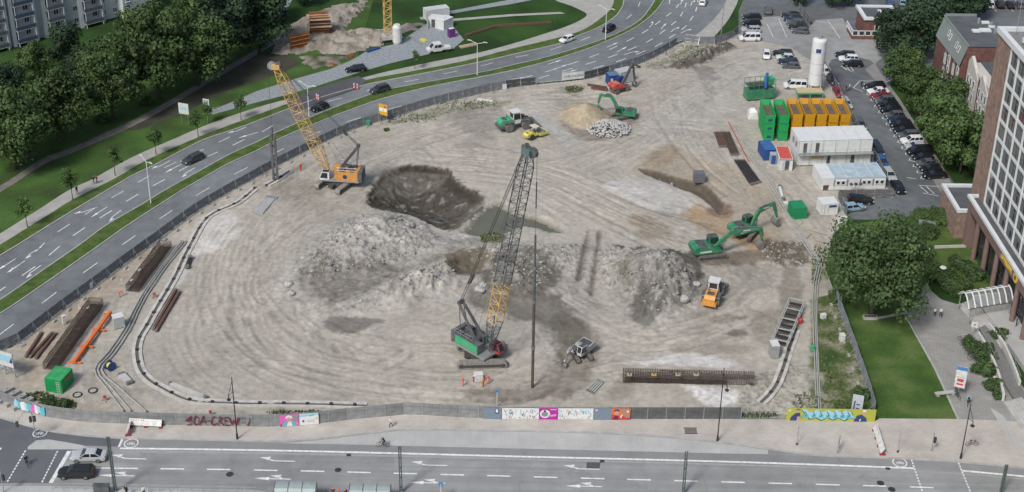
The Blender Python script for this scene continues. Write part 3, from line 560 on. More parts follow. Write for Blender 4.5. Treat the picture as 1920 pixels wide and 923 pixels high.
# green weeds and dead growth near the fence
for q in ([(1215, 125), (1285, 92), (1345, 80), (1350, 92), (1290, 108), (1235, 130)], [(1040, 165), (1085, 160), (1098, 166), (1072, 178)], [(690, 240), (760, 222), (840, 200), (930, 190), (950, 195), (850, 212), (760, 232)]):
    m, d = mask(q, 2, 1); blend(m, (.075, .10, .04), .8*np.clip(n3*2.2-.6, 0, 1))
m, d = heap([(1248, 128), (1275, 112), (1345, 84), (1372, 84), (1375, 92), (1335, 110), (1285, 128)], 1.6, 3.5, .7); blend(m, (.075, .066, .055), .9)
m, d = mask([(1400, 710), (1500, 690), (1535, 790), (1380, 787)], 4, 1); blend(m, (.40, .385, .34), .5); blend(m, (.09, .11, .05), .55*np.clip(n3*3-1.75, 0, 1)); ROUGH = np.maximum(ROUGH, .25*m)
m, d = mask([(1530, 480), (1545, 500), (1563, 556), (1606, 692), (1640, 791), (1532, 791), (1522, 600)], 1.2, .4); blend(m, (.07, .10, .03), .85*np.clip(n2*2.6-.6, 0, 1))
m, d = mask([(10, 740), (60, 700), (130, 745), (200, 770), (120, 782)], 3, 1); blend(m, (.30, .265, .215), .6)
m, d = mask([(40, 650), (90, 600), (180, 540), (260, 480), (300, 455), (200, 560), (100, 680), (60, 720)], 3, 1); blend(m, (.33, .28, .215), .7)
# far parking surface within the site
m, d = mask([(1170, 250), (1300, 160), (1420, 90), (1480, 92), (1545, 140), (1400, 190), (1370, 230), (1250, 260)], 10, 1); blend(m, (.36, .35, .325), .6)
# ---- chunky relief on the heaps
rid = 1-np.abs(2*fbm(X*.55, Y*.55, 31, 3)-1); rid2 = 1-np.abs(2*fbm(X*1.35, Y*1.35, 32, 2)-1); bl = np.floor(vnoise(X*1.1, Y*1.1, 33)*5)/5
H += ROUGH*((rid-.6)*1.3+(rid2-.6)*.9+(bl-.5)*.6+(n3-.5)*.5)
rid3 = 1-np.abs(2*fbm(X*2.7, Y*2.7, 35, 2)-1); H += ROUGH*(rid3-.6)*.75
blend(sstep(.02, .3, ROUGH)*np.clip(1.3-rid2*.95-rid3*.5, 0, .85), (.11, .105, .092), .95)  # crevice shade painted into the heap colour
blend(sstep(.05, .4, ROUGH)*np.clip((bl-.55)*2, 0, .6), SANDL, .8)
# ---- wheel and track ruts
def stamp(path, k_col, dep, hw=.3, tone=(.245, .228, .198), tread=False):
    global H
    pts = resample(path, .13); ii = np.array([[int((p.x-GX[0])/CELL+.5), int((p.y-GY[0])/CELL+.5)] for p in pts]); rr = max(1, int(hw/CELL+.5))
    A = np.zeros(X.shape)
    for n_, (i, j) in enumerate(ii):
        if rr < i < X.shape[0]-rr-1 and rr < j < X.shape[1]-rr-1:
            v = 1.0 if not tread or (n_//4) % 2 else .45
            A[i-rr+1:i+rr, j-rr+1:j+rr] = np.maximum(A[i-rr+1:i+rr, j-rr+1:j+rr], v)
    A[1:-1, 1:-1] = (A[1:-1, 1:-1]*2+A[:-2, 1:-1]+A[2:, 1:-1]+A[1:-1, :-2]+A[1:-1, 2:])/6
    H -= A*dep; return A
PATHS = []
RUT = np.zeros(X.shape); BERM = np.zeros(X.shape)
def ruts(px, width, count, strength=.5, pair=2.2, tread=False):
    base = smooth(GL(px), 8); PATHS.append(base)
    for _ in range(count):
        o = random.uniform(-width/2, width/2); o2 = random.uniform(-width/2, width/2) if random.random() < .6 else o; a = random.randint(0, len(base)//2); b = random.randint(a+len(base)//3, len(base)+len(base)//3)
        seg = base[a:min(b, len(base))]
        if len(seg) < 6: continue
        ph = random.uniform(0, 6); am = random.uniform(.2, 1.3); fq = random.uniform(.05, .2); ns = len(seg)
        seg = [p+n*(o+(o2-o)*i/ns+am*math.sin(i*fq+ph)) for i, (p, n) in enumerate(zip(seg, normals2(seg)))]
        s_ = strength*random.uniform(.4, 1.1)
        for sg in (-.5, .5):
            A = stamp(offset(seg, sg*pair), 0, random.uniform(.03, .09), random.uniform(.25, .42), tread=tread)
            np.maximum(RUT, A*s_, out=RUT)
            B = stamp(offset(seg, sg*pair+.55), 0, -.03, .25); np.maximum(BERM, B*s_*.8, out=BERM)
ruts([(990, 630), (940, 700), (820, 715), (700, 700), (580, 670), (500, 610), (465, 530), (480, 450), (545, 385), (640, 330), (700, 290), (790, 262), (900, 245)], 19, 13, .55)
ruts([(930, 740), (760, 740), (600, 725), (470, 690), (400, 610), (400, 520), (450, 440), (520, 385)], 16, 8, .45)
ruts([(560, 565), (505, 560), (490, 520), (520, 470), (580, 415), (650, 380)], 6, 7, .6)
ruts([(1300, 630), (1200, 660), (1100, 690), (1010, 740)], 9, 10, .5)
ruts([(1110, 600), (1200, 640), (1330, 620), (1430, 560), (1480, 500)], 10, 14, .45)
ruts([(700, 285), (820, 300), (930, 310), (1040, 330), (1150, 380), (1260, 430), (1350, 470)], 13, 18, .5)
ruts([(1040, 330), (1120, 375), (1220, 415), (1330, 440)], 8, 9, .6, tread=True)
ruts([(650, 310), (780, 255), (900, 220), (1010, 190), (1120, 182), (1240, 160), (1340, 110)], 11, 16, .5)
ruts([(1060, 320), (1150, 270), (1230, 215), (1300, 160), (1380, 110), (1440, 95)], 12, 16, .45)
ruts([(1100, 270), (1200, 240), (1330, 250), (1420, 320), (1480, 400)], 8, 9, .4)
ruts([(960, 290), (1030, 280), (1100, 260), (1190, 230), (1270, 190)], 9, 9, .45)
ruts([(1260, 180), (1280, 230), (1330, 300), (1400, 360)], 8, 9, .4)
for _ in range(34):
    i0 = random.choice(((560, 660), (480, 560), (700, 690), (1250, 660), (1150, 690), (900, 290), (1050, 300), (800, 245), (1000, 215), (1250, 220), (1320, 170), (620, 640), (1380, 600), (450, 640), (1120, 400))); x_, y_ = i0[0]+random.uniform(-60, 60), i0[1]+random.uniform(-25, 25); a_ = random.uniform(0, 6.28); bnd = random.uniform(-.5, .5); q_ = [(x_, y_)]
    for _k in range(4): q_.append((q_[-1][0]+35*math.cos(a_), q_[-1][1]+17*math.sin(a_))); a_ += bnd
    ruts(q_, 2, 1, .6); PATHS.pop()
ruts(ramp, 3.5, 6, 1.1); ruts([(640, 575), (760, 530), (880, 470)], 2.5, 4, 1.0)
ruts([(880, 565), (960, 540), (1060, 550), (1120, 590)], 7, 7, .6); ruts([(870, 500), (905, 512), (890, 530), (860, 545)], 5, 5, .6)
ruts([(560, 420), (640, 390), (690, 350), (660, 330)], 5, 5, .5); ruts([(1100, 560), (1090, 530), (1098, 470)], 3, 4, .6, tread=True)
ruts([(1380, 500), (1420, 530), (1450, 545)], 5, 6, .6); ruts([(1000, 620), (1035, 660), (1038, 700), (1000, 735), (930, 745)], 2, 4, .7)
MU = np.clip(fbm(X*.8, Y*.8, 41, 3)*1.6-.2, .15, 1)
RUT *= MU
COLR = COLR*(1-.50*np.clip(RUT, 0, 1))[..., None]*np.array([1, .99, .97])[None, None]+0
COLR = COLR*(1+.22*np.clip(BERM, 0, 1)*(1-RUT))[..., None]  # raised edges beside the ruts coloured paler
# fine streaks that follow the traffic: noise smeared along the direction of travel
def lic(seed, turn, steps=16, st=.8, bw=1):
    k8 = 8; cxg, cyg = X[::k8, ::k8], Y[::k8, ::k8]; a2 = np.zeros(cxg.shape, complex)
    for pth in PATHS:
        q = resample(pth, 4.0)
        for a_, b_ in zip(q[:-1], q[1:]):
            an = math.atan2(b_.y-a_.y, b_.x-a_.x); a2 += np.exp(-((cxg-a_.x)**2+(cyg-a_.y)**2)/(2*7.0**2))*np.exp(2j*an)
    th = np.angle(a2+1e-6)/2+turn*(fbm(cxg*.05, cyg*.05, seed, 2)-.5)*2; c2, s2 = np.cos(2*th), np.sin(2*th)
    up = lambda A: np.repeat(np.repeat(A, k8, 0), k8, 1)[:X.shape[0], :X.shape[1]]
    def blur(A, n):
        for _ in range(n): A = (A+np.roll(A, 4, 0)+np.roll(A, -4, 0)+np.roll(A, 4, 1)+np.roll(A, -4, 1))/5
        return A
    ang_ = np.arctan2(blur(up(s2), 4), blur(up(c2), 4))/2; dx, dy = np.cos(ang_), np.sin(ang_); N_ = np.random.RandomState(seed).rand(*X.shape); N_ = sum(np.roll(np.roll(N_, i_, 0), j_, 1) for i_ in range(bw) for j_ in range(bw)); acc = np.zeros(X.shape); I0, J0 = np.meshgrid(np.arange(X.shape[0], dtype=float), np.arange(X.shape[1], dtype=float), indexing='ij')
    for sg in (1, -1):
        fi, fj = I0.copy(), J0.copy(); px_, py_ = dx*sg, dy*sg
        for _ in range(steps):
            ii = np.clip(fi.astype(int), 0, X.shape[0]-1); jj = np.clip(fj.astype(int), 0, X.shape[1]-1); acc += N_[ii, jj]; vx, vy = dx[ii, jj], dy[ii, jj]; f_ = np.sign(vx*px_+vy*py_); f_[f_ == 0] = 1; px_, py_ = vx*f_, vy*f_; fi += px_*st; fj += py_*st
    acc -= acc.mean(); return np.clip(acc/(acc.std()*2.2), -1, 1)
FLAT = 1-sstep(.05, .2, ROUGH); dense = np.clip(fbm(X*.09, Y*.09, 57, 3)*3-1.0, .08, 1)*FLAT*(PIT < 0)
s1, s2_, s3 = lic(52, .5, 48, 1.0, 2), lic(53, 1.6, 30, 1.0, 2), lic(54, 2.6, 12, 1.0, 3)
COLR *= (1+dense*(.12*s1+.08*s2_)+FLAT*.05*s3)[..., None]; H += dense*(.05*s1+.03*s2_)
DRY = np.clip(fbm(X*.13, Y*.13, 58, 4)*2.6-1.1, 0, 1)*FLAT*(PIT < 0); COLR *= (1+.10*DRY)[..., None]
WET = np.clip(fbm(X*.11+wob*.1, Y*.11, 59, 5, .6)*5-3.05, 0, 1)*(PIT < 0); COLR *= (1-.24*WET)[..., None]
D_EDGE = sstep(-.5, 2.5, D_SITE); H = H*D_EDGE+.02
def site_z(x, y):
    i = min(max(int((x-GX[0])/CELL+.5), 0), X.shape[0]-1); j = min(max(int((y-GY[0])/CELL+.5), 0), X.shape[1]-1); return float(H[i, j])
def S(px, py, dz=0.0):
    """point on the terrain seen at that photo pixel"""
    p = G(px, py); z = 0.0
    for _ in range(6): z = site_z(p.x, p.y); p = G(px, py, z)
    return Vector((p.x, p.y, site_z(p.x, p.y)+dz))
# mesh
keep = D_SITE > -.35; nx, ny = X.shape; idx = -np.ones(X.shape, int)
q = keep[:-1, :-1] & keep[1:, :-1] & keep[1:, 1:] & keep[:-1, 1:]; use = np.zeros(X.shape, bool); use[:-1, :-1] |= q; use[1:, :-1] |= q; use[1:, 1:] |= q; use[:-1, 1:] |= q
idx[use] = np.arange(use.sum()); V = np.stack([X[use], Y[use], H[use]], 1).astype(np.float32)
qi = np.argwhere(q); F4 = np.stack([idx[qi[:, 0], qi[:, 1]], idx[qi[:, 0]+1, qi[:, 1]], idx[qi[:, 0]+1, qi[:, 1]+1], idx[qi[:, 0], qi[:, 1]+1]], 1).astype(np.int32)
me = bpy.data.meshes.new('site_ground'); me.vertices.add(len(V)); me.vertices.foreach_set('co', V.ravel()); me.loops.add(F4.size); me.loops.foreach_set('vertex_index', F4.ravel())
me.polygons.add(len(F4)); me.polygons.foreach_set('loop_start', np.arange(0, F4.size, 4, dtype=np.int32)); me.polygons.foreach_set('use_smooth', np.ones(len(F4), bool)); me.update(calc_edges=True)
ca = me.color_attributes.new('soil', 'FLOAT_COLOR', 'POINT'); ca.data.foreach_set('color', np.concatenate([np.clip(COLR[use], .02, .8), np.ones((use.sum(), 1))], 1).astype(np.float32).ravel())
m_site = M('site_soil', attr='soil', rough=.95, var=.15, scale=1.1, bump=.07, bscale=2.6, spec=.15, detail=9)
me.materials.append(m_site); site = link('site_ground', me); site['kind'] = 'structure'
# pond
m_water = M('pond_water', (.12, .122, .084), .15, var=.12, scale=.25, bump=.004, bscale=1.5)
w = sheet('pond', up_facing([(lambda c_, p: c_+(p-c_)*1.22)(G(950, 412), p) for p in GL(POND_PX)]), -.72, m_water); w['kind'] = 'structure'
for v in w.data.vertices:
    pass
w.location.z = 0
# ---- loose rubble on the heaps and the pile of broken stone
def rock_rings(r, seed):
    rnd = random.Random(seed); vs = []
    for t in range(5):
        a = 2*math.pi*t/5+rnd.uniform(-.3, .3); vs.append((math.cos(a)*r*rnd.uniform(.7, 1.2), math.sin(a)*r*rnd.uniform(.7, 1.2), rnd.uniform(-.1, .25)*r))
    vs += [(rnd.uniform(-.3, .3)*r, rnd.uniform(-.3, .3)*r, r*rnd.uniform(.55, .95)), (0, 0, -.5*r)]
    return vs, [(i, (i+1) % 5, 5) for i in range(5)]+[((i+1) % 5, i, 6) for i in range(5)]
m_rub = M('rubble_stone', (.27, .265, .245), .9, var=.35, scale=.9)
m_rubw = M('pale_stone', (.37, .37, .355), .9, var=.3, scale=2)
rb = MB(); cand = np.argwhere((ROUGH > .28) & keep & (PIT < 0))
for n_ in range(3600):
    i, j = cand[random.randrange(len(cand))]
    if random.random() > ROUGH[i, j]*1.3: continue
    r = random.choice((.1, .12, .15, .18, .22, .34)); vs, fs = rock_rings(r, n_); x0, y0 = X[i, j]+random.uniform(-.1, .1), Y[i, j]+random.uniform(-.1, .1); z0 = H[i, j]
    rb.add([(v[0]+x0, v[1]+y0, v[2]+z0) for v in vs], fs)
o = rb.build('rubble', m_rub, kind='stuff'); tag(o, 'loose broken rubble strewn over the excavated heaps', 'rubble')
rb = MB(); c = G(1141, 242)
for n_ in range(700):
    a = random.uniform(0, 6.28); q_ = random.random()**.6; x0 = c.x+math.cos(a)*q_*4.6; y0 = c.y+math.sin(a)*q_*4.2; z0 = 1.7*(1-q_)**.8+random.uniform(-.05, .15)
    vs, fs = rock_rings(random.uniform(.16, .36), 9000+n_); rb.add([(v[0]+x0, v[1]+y0, v[2]+z0) for v in vs], fs)
o = rb.build('stone_pile', m_rubw, kind='stuff'); tag(o, 'pile of grey broken stone in front of the tan sand pile', 'stones')
BOULD = ['pale boulder at the foot of the rubble heap, topmost of the scattered ones', 'pale boulder low on the west slope of the rubble heap', 'pale squared boulder lying by the wheel tracks west of the heap', 'small pale boulder by the wheel tracks beside the larger ones', 'white boulder in the cluster beside the crane boom, biggest', 'white boulder in the cluster beside the crane boom, second', 'white boulder in the cluster beside the crane boom, lowest', 'white block lying alone on the dark slope of the heap', 'pale boulder lying right of the wheel loader heap', 'pale stone at the edge of the heap near the yellow loader']
for (px, py, r), lb in zip(((569, 485, .5), (557, 508, .45), (542, 535, .8), (546, 552, .65), (897, 543, .7), (905, 537, .6), (903, 548, .6), (676, 567, .4), (1283, 566, .8), (1306, 535, .7)), BOULD):
    p = S(px, py); bm = bmesh.new(); bmesh.ops.create_icosphere(bm, subdivisions=2, radius=r)
    for v in bm.verts: v.co *= 1+.35*(random.random()-.5); v.co.z *= .75
    me = bpy.data.meshes.new('boulder'); bm.to_mesh(me); bm.free(); me.materials.append(m_rubw); o = link('boulder', me, loc=p+Vector((0, 0, r*.35))); tag(o, lb, 'boulder', 'boulders around the heaps')

# rough excavated ground on the upper yard, built as real relief
def rough_patch(name, px, amp, c0, c1, seed, cell=.55):
    pl = spoly(px, 3); ax = np.array(pl); gx = np.arange(ax[:, 0].min()-1, ax[:, 0].max()+1, cell); gy = np.arange(ax[:, 1].min()-1, ax[:, 1].max()+1, cell); A, B = np.meshgrid(gx, gy, indexing='ij')
    d = sdist(A, B, pl)+(fbm(A*.5, B*.5, seed, 3)-.5)*4; e = sstep(0, 4, d); r_ = 1-np.abs(2*fbm(A*.22, B*.22, seed+1, 4)-1); Z = .05+e*(amp*(r_**1.5)+(fbm(A*1.3, B*1.3, seed+2, 2)-.5)*.5)
    k_ = np.clip(fbm(A*.45, B*.45, seed+3, 4)*2-.5, 0, 1)[..., None]; Cc = np.array(c0)*(1-k_)+np.array(c1)*k_; ok = d > 0; q_ = ok[:-1, :-1] & ok[1:, :-1] & ok[1:, 1:] & ok[:-1, 1:]; n_ = np.arange(A.size).reshape(A.shape); w_ = np.argwhere(q_)
    me = bpy.data.meshes.new(name); me.from_pydata(np.stack([A, B, Z], -1).reshape(-1, 3).tolist(), [], [(int(n_[i, j]), int(n_[i+1, j]), int(n_[i+1, j+1]), int(n_[i, j+1])) for i, j in w_]); ca = me.color_attributes.new('soil', 'FLOAT_COLOR', 'POINT'); ca.data.foreach_set('color', np.concatenate([Cc.reshape(-1, 3), np.ones((A.size, 1))], 1).astype(np.float32).ravel()); me.materials.append(m_site); o = link(name, me); o['kind'] = 'structure'
rough_patch('sand_yard', SANDY, 1.5, (.33, .30, .255), (.20, .175, .145), 61)
rough_patch('earth_bank', [(560, 108), (600, 100), (650, 104), (640, 122), (600, 128), (570, 122)], .6, (.05, .06, .03), (.28, .26, .22), 71)
# ================================================================ buildings
m_glass = M('window_glass', (.028, .036, .042), .12, var=.3, scale=.4, spec=.6)
m_glassb = M('blue_glass', (.05, .065, .08), .1, var=.35, scale=.5, spec=.7)
m_wframe = M('white_frame', (.62, .64, .65), .5, var=.08)
def brick_mat(name, c1, c2, cm):
    m = bpy.data.materials.new(name); m.use_nodes = True; nt, b = nodes_of(m); N = nt.nodes.new; L = nt.links.new
    tc = N('ShaderNodeTexCoord'); sp = N('ShaderNodeSeparateXYZ'); L(tc.outputs['Object'], sp.inputs[0]); ad = N('ShaderNodeMath'); L(sp.outputs[0], ad.inputs[0]); L(sp.outputs[1], ad.inputs[1])
    cb = N('ShaderNodeCombineXYZ'); L(ad.outputs[0], cb.inputs[0]); L(sp.outputs[2], cb.inputs[1])
    br = N('ShaderNodeTexBrick'); br.inputs['Color1'].default_value = (*c1, 1); br.inputs['Color2'].default_value = (*c2, 1); br.inputs['Mortar'].default_value = (*cm, 1); br.inputs['Scale'].default_value = 1
    br.inputs['Brick Width'].default_value = .5; br.inputs['Row Height'].default_value = .17; br.inputs['Mortar Size'].default_value = .02; L(cb.outputs[0], br.inputs['Vector'])
    a = N('ShaderNodeTexNoise'); a.inputs['Scale'].default_value = 1.2; a.inputs['Detail'].default_value = 6; L(tc.outputs['Object'], a.inputs['Vector'])
    mr = N('ShaderNodeMapRange'); mr.inputs[1].default_value = .3; mr.inputs[2].default_value = .7; mr.inputs[3].default_value = .72; mr.inputs[4].default_value = 1.3; L(a.outputs[0], mr.inputs[0])
    mu = N('ShaderNodeVectorMath'); mu.operation = 'SCALE'; L(br.outputs[0], mu.inputs[0]); L(mr.outputs[0], mu.inputs['Scale']); L(mu.outputs[0], b.inputs['Base Color']); b.inputs['Roughness'].default_value = .9
    MATS[name] = m; return m
m_brick = brick_mat('brown_brick', (.20, .125, .095), (.26, .165, .125), (.27, .22, .19))
m_brickr = brick_mat('red_brick', (.12, .045, .036), (.16, .062, .05), (.15, .10, .09))
m_clad = M('red_stone', (.20, .135, .12), .7, var=.15)
m_roofd = M('roof_felt', (.085, .092, .098), .9, var=.25, scale=.5)
m_roofg = M('zinc_roof', (.24, .275, .265), .55, .2, var=.1, scale=.4)
m_steel = M('galvanised_steel', (.42, .44, .44), .45, .6, var=.15)
m_cream = M('cream_render', (.48, .46, .42), .85, var=.1)
def wallbox(name, lo, hi, mat, parent, label=None): return MB().b2(lo, hi).build(name, mat, parent, label=label)
def window_west(parent, x, y0, y1, z0, z1, panes=2, frame=m_wframe, glass=m_glass, sub=True, fr=.09, sill=True):
    """window in a wall that faces -x, set proud of the wall plane x"""
    m = MB(); t = .12
    m.b2((x-t, y0, z0), (x-.01, y0+fr, z1)); m.b2((x-t, y1-fr, z0), (x-.01, y1, z1)); m.b2((x-t, y0+fr, z1-fr), (x-.01, y1-fr, z1)); m.b2((x-t, y0+fr, z0), (x-.01, y1-fr, z0+fr))
    w = (y1-y0-2*fr)/panes
    for i in range(1, panes): m.b2((x-t+.01, y0+fr+w*i-.03, z0+fr), (x-.01, y0+fr+w*i+.03, z1-fr))
    if panes > 1: m.b2((x-t+.02, y0+fr, z0+(z1-z0)*.38), (x-.012, y1-fr, z0+(z1-z0)*.38+.05))
    f = m.build('window', frame, parent); g_ = MB()
    g_.b2((x-.05, y0+fr, z0+fr), (x-.02, y1-fr, z1-fr)); g_.build('pane', glass, f); return f
# ---- office tower on the right
PB = G(1803, 458); HL = 9.53; TX = PB.x+1.5; TYF = 210.0; TYN = 118.0; TTOP = 38.9; STRIP = 203.6
tw = thing('office_tower', 'tall brick office tower with white window grid beside the plaza', 'building', (0, 0, 0))
wallbox('wall', (TX+.35, TYN, HL), (TX+16, TYF, TTOP-.6), M('dark_wall', (.10, .10, .105), .8), tw)  # plain dark wall behind the window grid
wallbox('brick_wall', (TX, STRIP, HL-6), (TX+16.1, TYF+.1, TTOP-.62), m_brick, tw, 'blank brown brick end wall')
m = MB(); m.b2((TX-.35, TYN, TTOP-.6), (TX+.5, TYF+.4, TTOP+.35)); m.b2((TX+.5, TYF-.5, TTOP-.6), (TX+16.2, TYF+.4, TTOP+.35)); m.build('parapet', m_wframe, tw)
wallbox('roof', (TX+.5, TYN, TTOP-.6), (TX+16, TYF-.5, TTOP-.25), M('gravel_roof', (.19, .19, .185), .95, var=.3, scale=2), tw)
ph = MB().b2((TX+5.0, TYN, TTOP-.25), (TX+15, 200.5, TTOP+4.0)).build('penthouse', m_glassb, tw)
m = MB(); m.b2((TX+3.6, TYN, TTOP+4.0), (TX+4.4, 201.6, TTOP+4.7)); m.b2((TX+4.4, 200.9, TTOP+4.0), (TX+16, 201.6, TTOP+4.7)); m.b2((TX+4.4, TYN, TTOP+4.0), (TX+16, 200.9, TTOP+4.3)); m.build('eaves', m_wframe, ph)
m = MB()
for i in range(16): m.b2((TX+4.86, 200.5-i*2.4-.15, TTOP-.25), (TX+5.0, 200.5-i*2.4+.15, TTOP+4.0))
m.build('mullion', m_wframe, ph)
m = MB().b2((TX+1.5, 203.2, TTOP+.2), (TX+12, 203.8, TTOP+1.0)); m.build('duct', m_wframe, tw)
for yy in (208.0, 202.0): MB().tube((TX+2, yy, TTOP-.3), (TX+2, yy, TTOP+9), .06).build('aerial', m_steel, tw)
NFL = 9; FH = (TTOP-.6-HL-.2)/NFL; BAY = 3.55
m = MB()
for k_ in range(NFL+1): m.b2((TX, TYN, HL+.2+k_*FH-.32), (TX+.3, STRIP-.01, HL+.2+k_*FH+.2))
m.build('spandrel', m_wframe, tw)
nb = int((STRIP-TYN)/BAY)
m = MB()
for b_ in range(nb+1): m.b2((TX-.12, STRIP-b_*BAY-.24, HL+.2), (TX+.3, STRIP-b_*BAY-.02, TTOP-.6))
m.build('pier', m_wframe, tw)
WME = {}
m_blind = M('blind', (.33, .34, .33), .8, var=.3, scale=.6); m_pink = M('pink_blind', (.13, .038, .048), .8, var=.3)
for b_ in range(min(nb, 13)):
    for k_ in range(NFL):
        y0 = STRIP-(b_+1)*BAY; z0 = HL+.2+k_*FH+.2
        if 'w' not in WME:
            a = MB(); t0, t1 = 0, FH-.52; W_ = BAY-.26
            for q_ in range(4): yy = q_*(W_-.07)/3; a.b2((0, yy, 0), (.12, yy+.07, t1))
            a.b2((0, .07, 0), (.1, W_-.07, .07)); a.b2((0, .07, t1-.07), (.1, W_-.07, t1)); a.b2((.01, .07, t1*.62), (.1, W_-.07, t1*.62+.06)); WME['w'] = a.mesh('window', M('dark_frame', (.16, .17, .175), .5))
            WME['p'] = MB().b2((.06, .04, .04), (.08, W_-.04, t1-.04)).mesh('pane', m_glass)
            for kk, (za, ya, yb) in enumerate(((.55, .1, W_*.33), (.3, W_*.36, W_*.64), (.7, W_*.68, W_-.1))): WME['b%d' % kk] = MB().b2((.045, ya, t1*za), (.058, yb, t1-.06)).mesh('blind', m_blind)
        f = link('window', WME['w'], tw, (TX+.14, y0+.01, z0)); p = link('pane', WME['p'], f)
        if random.random() < .3: link('blind', WME['b%d' % random.randrange(3)], f)
for b_, k_ in ((2, 6), (3, 7)):
    y0 = STRIP-(b_+1)*BAY; z0 = HL+.2+k_*FH+.2; MB().b2((TX+.17, y0+.3, z0+.1), (TX+.19, y0+BAY-.6, z0+1.4)).build('blind', m_pink, tw)
# podium storey
wallbox('podium_roof', (PB.x+.3, TYN, HL-.9), (TX+.2, PB.y-.1, HL-.3), m_roofd, tw)
wallbox('ledge', (PB.x-.35, TYN, HL-.25), (PB.x+.3, PB.y+.35, HL+.25), m_wframe, tw); wallbox('ledge', (PB.x+.3, PB.y-.1, HL-.25), (TX, PB.y+.35, HL+.25), m_wframe, tw)
wallbox('fascia', (PB.x-.1, TYN, HL-2.1), (PB.x+.3, PB.y+.1, HL-.25), m_clad, tw)
wallbox('podium_wall', (PB.x, PB.y-1.2, 0), (TX+15, PB.y+.05, HL-2.1), m_clad, tw)
gl = wallbox('podium_glazing', (PB.x+1.6, TYN, 0), (PB.x+1.9, PB.y-1.2, HL-.9), m_glass, tw)
m = MB()
for z_ in (2.4, 4.9, 7.2): m.b2((PB.x+1.45, TYN, z_), (PB.x+1.6, PB.y-1.2, z_+.16))
for i in range(48): m.b2((PB.x+1.5, PB.y-2.2-i*1.25, 0), (PB.x+1.6, PB.y-2.12-i*1.25, HL-.9))
m.build('glazing_bar', M('bronze_bar', (.12, .105, .10), .4, .5), gl)
for i in range(9):
    yy = PB.y-5.2-i*5.0; MB().tube((PB.x+.35, yy, 0), (PB.x+.35, yy, HL-2.1), .42, n=14).build('column', m_clad, tw)
wallbox('back_block', (TX+16, TYN+10, 0), (TX+34, 215, 12), m_brick, tw)
# lettering on the fascia, plus the round yellow emblem
m_gold = M('yellow_letters', (.75, .50, .06), .4, var=.05)
def text_mesh(txt, size, mat, name='lettering', ext=.04, sx=1.0):
    cu = bpy.data.curves.new(name, 'FONT'); cu.body = txt; cu.size = size; cu.extrude = ext; cu.align_x = 'CENTER'; cu.resolution_u = 2
    o = bpy.data.objects.new('tmp', cu); COL.objects.link(o); dg = bpy.context.evaluated_depsgraph_get(); me = bpy.data.meshes.new_from_object(o.evaluated_get(dg)); bpy.data.objects.remove(o)
    me.name = name; me.materials.clear(); me.materials.append(mat); return me
def yfor(px, py, z, x): # y on plane x seen at that pixel row
    lo, hi = 100.0, 300.0
    for _ in range(50):
        q_ = (lo+hi)/2
        if P((x, q_, z))[1] > py: lo = q_
        else: hi = q_
    return lo
ya = yfor(0, 478, HL-1.1, PB.x-.1); yb = yfor(0, 510, HL-1.1, PB.x-.1); yc = yfor(0, 521, HL-1.1, PB.x-.1)
me = text_mesh('COMMERZBANK', 1.15, m_gold)
o = link('lettering', me, tw, (PB.x-.16, (ya+yb)/2, HL-1.5)); o.rotation_euler = (rad(90), 0, rad(-90)); w_ = max(v.co.x for v in me.vertices)-min(v.co.x for v in me.vertices); o.scale = ((ya-yb)/w_, 1, 1)
m = MB(); m.tube((PB.x-.2, yc, HL-1.1), (PB.x-.1, yc, HL-1.1), .85, n=20); e_ = m.build('emblem', m_gold, tw)
m = MB(); m.tube((PB.x-.24, yc, HL-1.1), (PB.x-.2, yc, HL-1.1), .42, n=4); m.build('emblem_ribbon', M('emblem_dark', (.06, .05, .03), .5), e_)
# ---- low brick annex
a0 = G(1764, 346, 5.6); a1 = G(1800, 395, 5.6)
an = thing('annex', 'low brown brick annex with white parapet at the foot of the tower', 'building', (0, 0, 0)); xa = (a0.x+a1.x)/2
wallbox('wall', (xa, a1.y, 0), (xa+8, a0.y, 5.2), m_brick, an); wallbox('roof', (xa+.5, a1.y+.5, 5.2), (xa+7.5, a0.y-.5, 5.3), m_roofd, an)
m = MB(); m.b2((xa-.15, a1.y-.15, 5.2), (xa+.5, a0.y+.15, 5.75)); m.b2((xa+.5, a0.y-.5, 5.2), (xa+8.1, a0.y+.15, 5.75)); m.b2((xa+.5, a1.y-.15, 5.2), (xa+8.1, a1.y+.5, 5.75)); m.build('parapet', m_wframe, an)
# ---- brick house with the zinc mansard roof
ZE, ZR = 13.0, 17.5
A_, B_, C_, D_, E_, F_ = G(1752, 65, ZE), G(1801, 120, ZE), G(1772, 32, ZR), G(1821, 92, ZR), G(1842, 30, ZR), G(1863, 88, ZR)
mh = thing('brick_house', 'dark red brick house with grey zinc mansard slope and flat top', 'building', (0, 0, 0)); xw = (A_.x+B_.x)/2; yf = (A_.y+C_.y)/2; yn = (B_.y+D_.y)/2; xr = (C_.x+D_.x)/2; xe = (E_.x+F_.x)/2
wallbox('wall', (xw, yn, 0), (xe, yf, ZE), m_brickr, mh)
rf = MB().add([(xw-.3, yn, ZE), (xw-.3, yf, ZE), (xr, yf, ZR), (xr, yn, ZR)], [(0, 3, 2, 1)]).build('mansard_roof', m_roofg, mh)
MB().add([(xw, yn, ZE), (xe, yn, ZE), (xe, yn, ZR-.1), (xr, yn, ZR-.1)], [(0, 1, 2, 3)]).build('gable', m_brickr, mh); MB().add([(xw, yf, ZE), (xe, yf, ZE), (xe, yf, ZR-.1), (xr, yf, ZR-.1)], [(3, 2, 1, 0)]).build('gable', m_brickr, mh)
fr = MB().b2((xr, yn-.2, ZR-.1), (xe+.2, yf+.2, ZR)).build('flat_roof', m_roofd, mh)
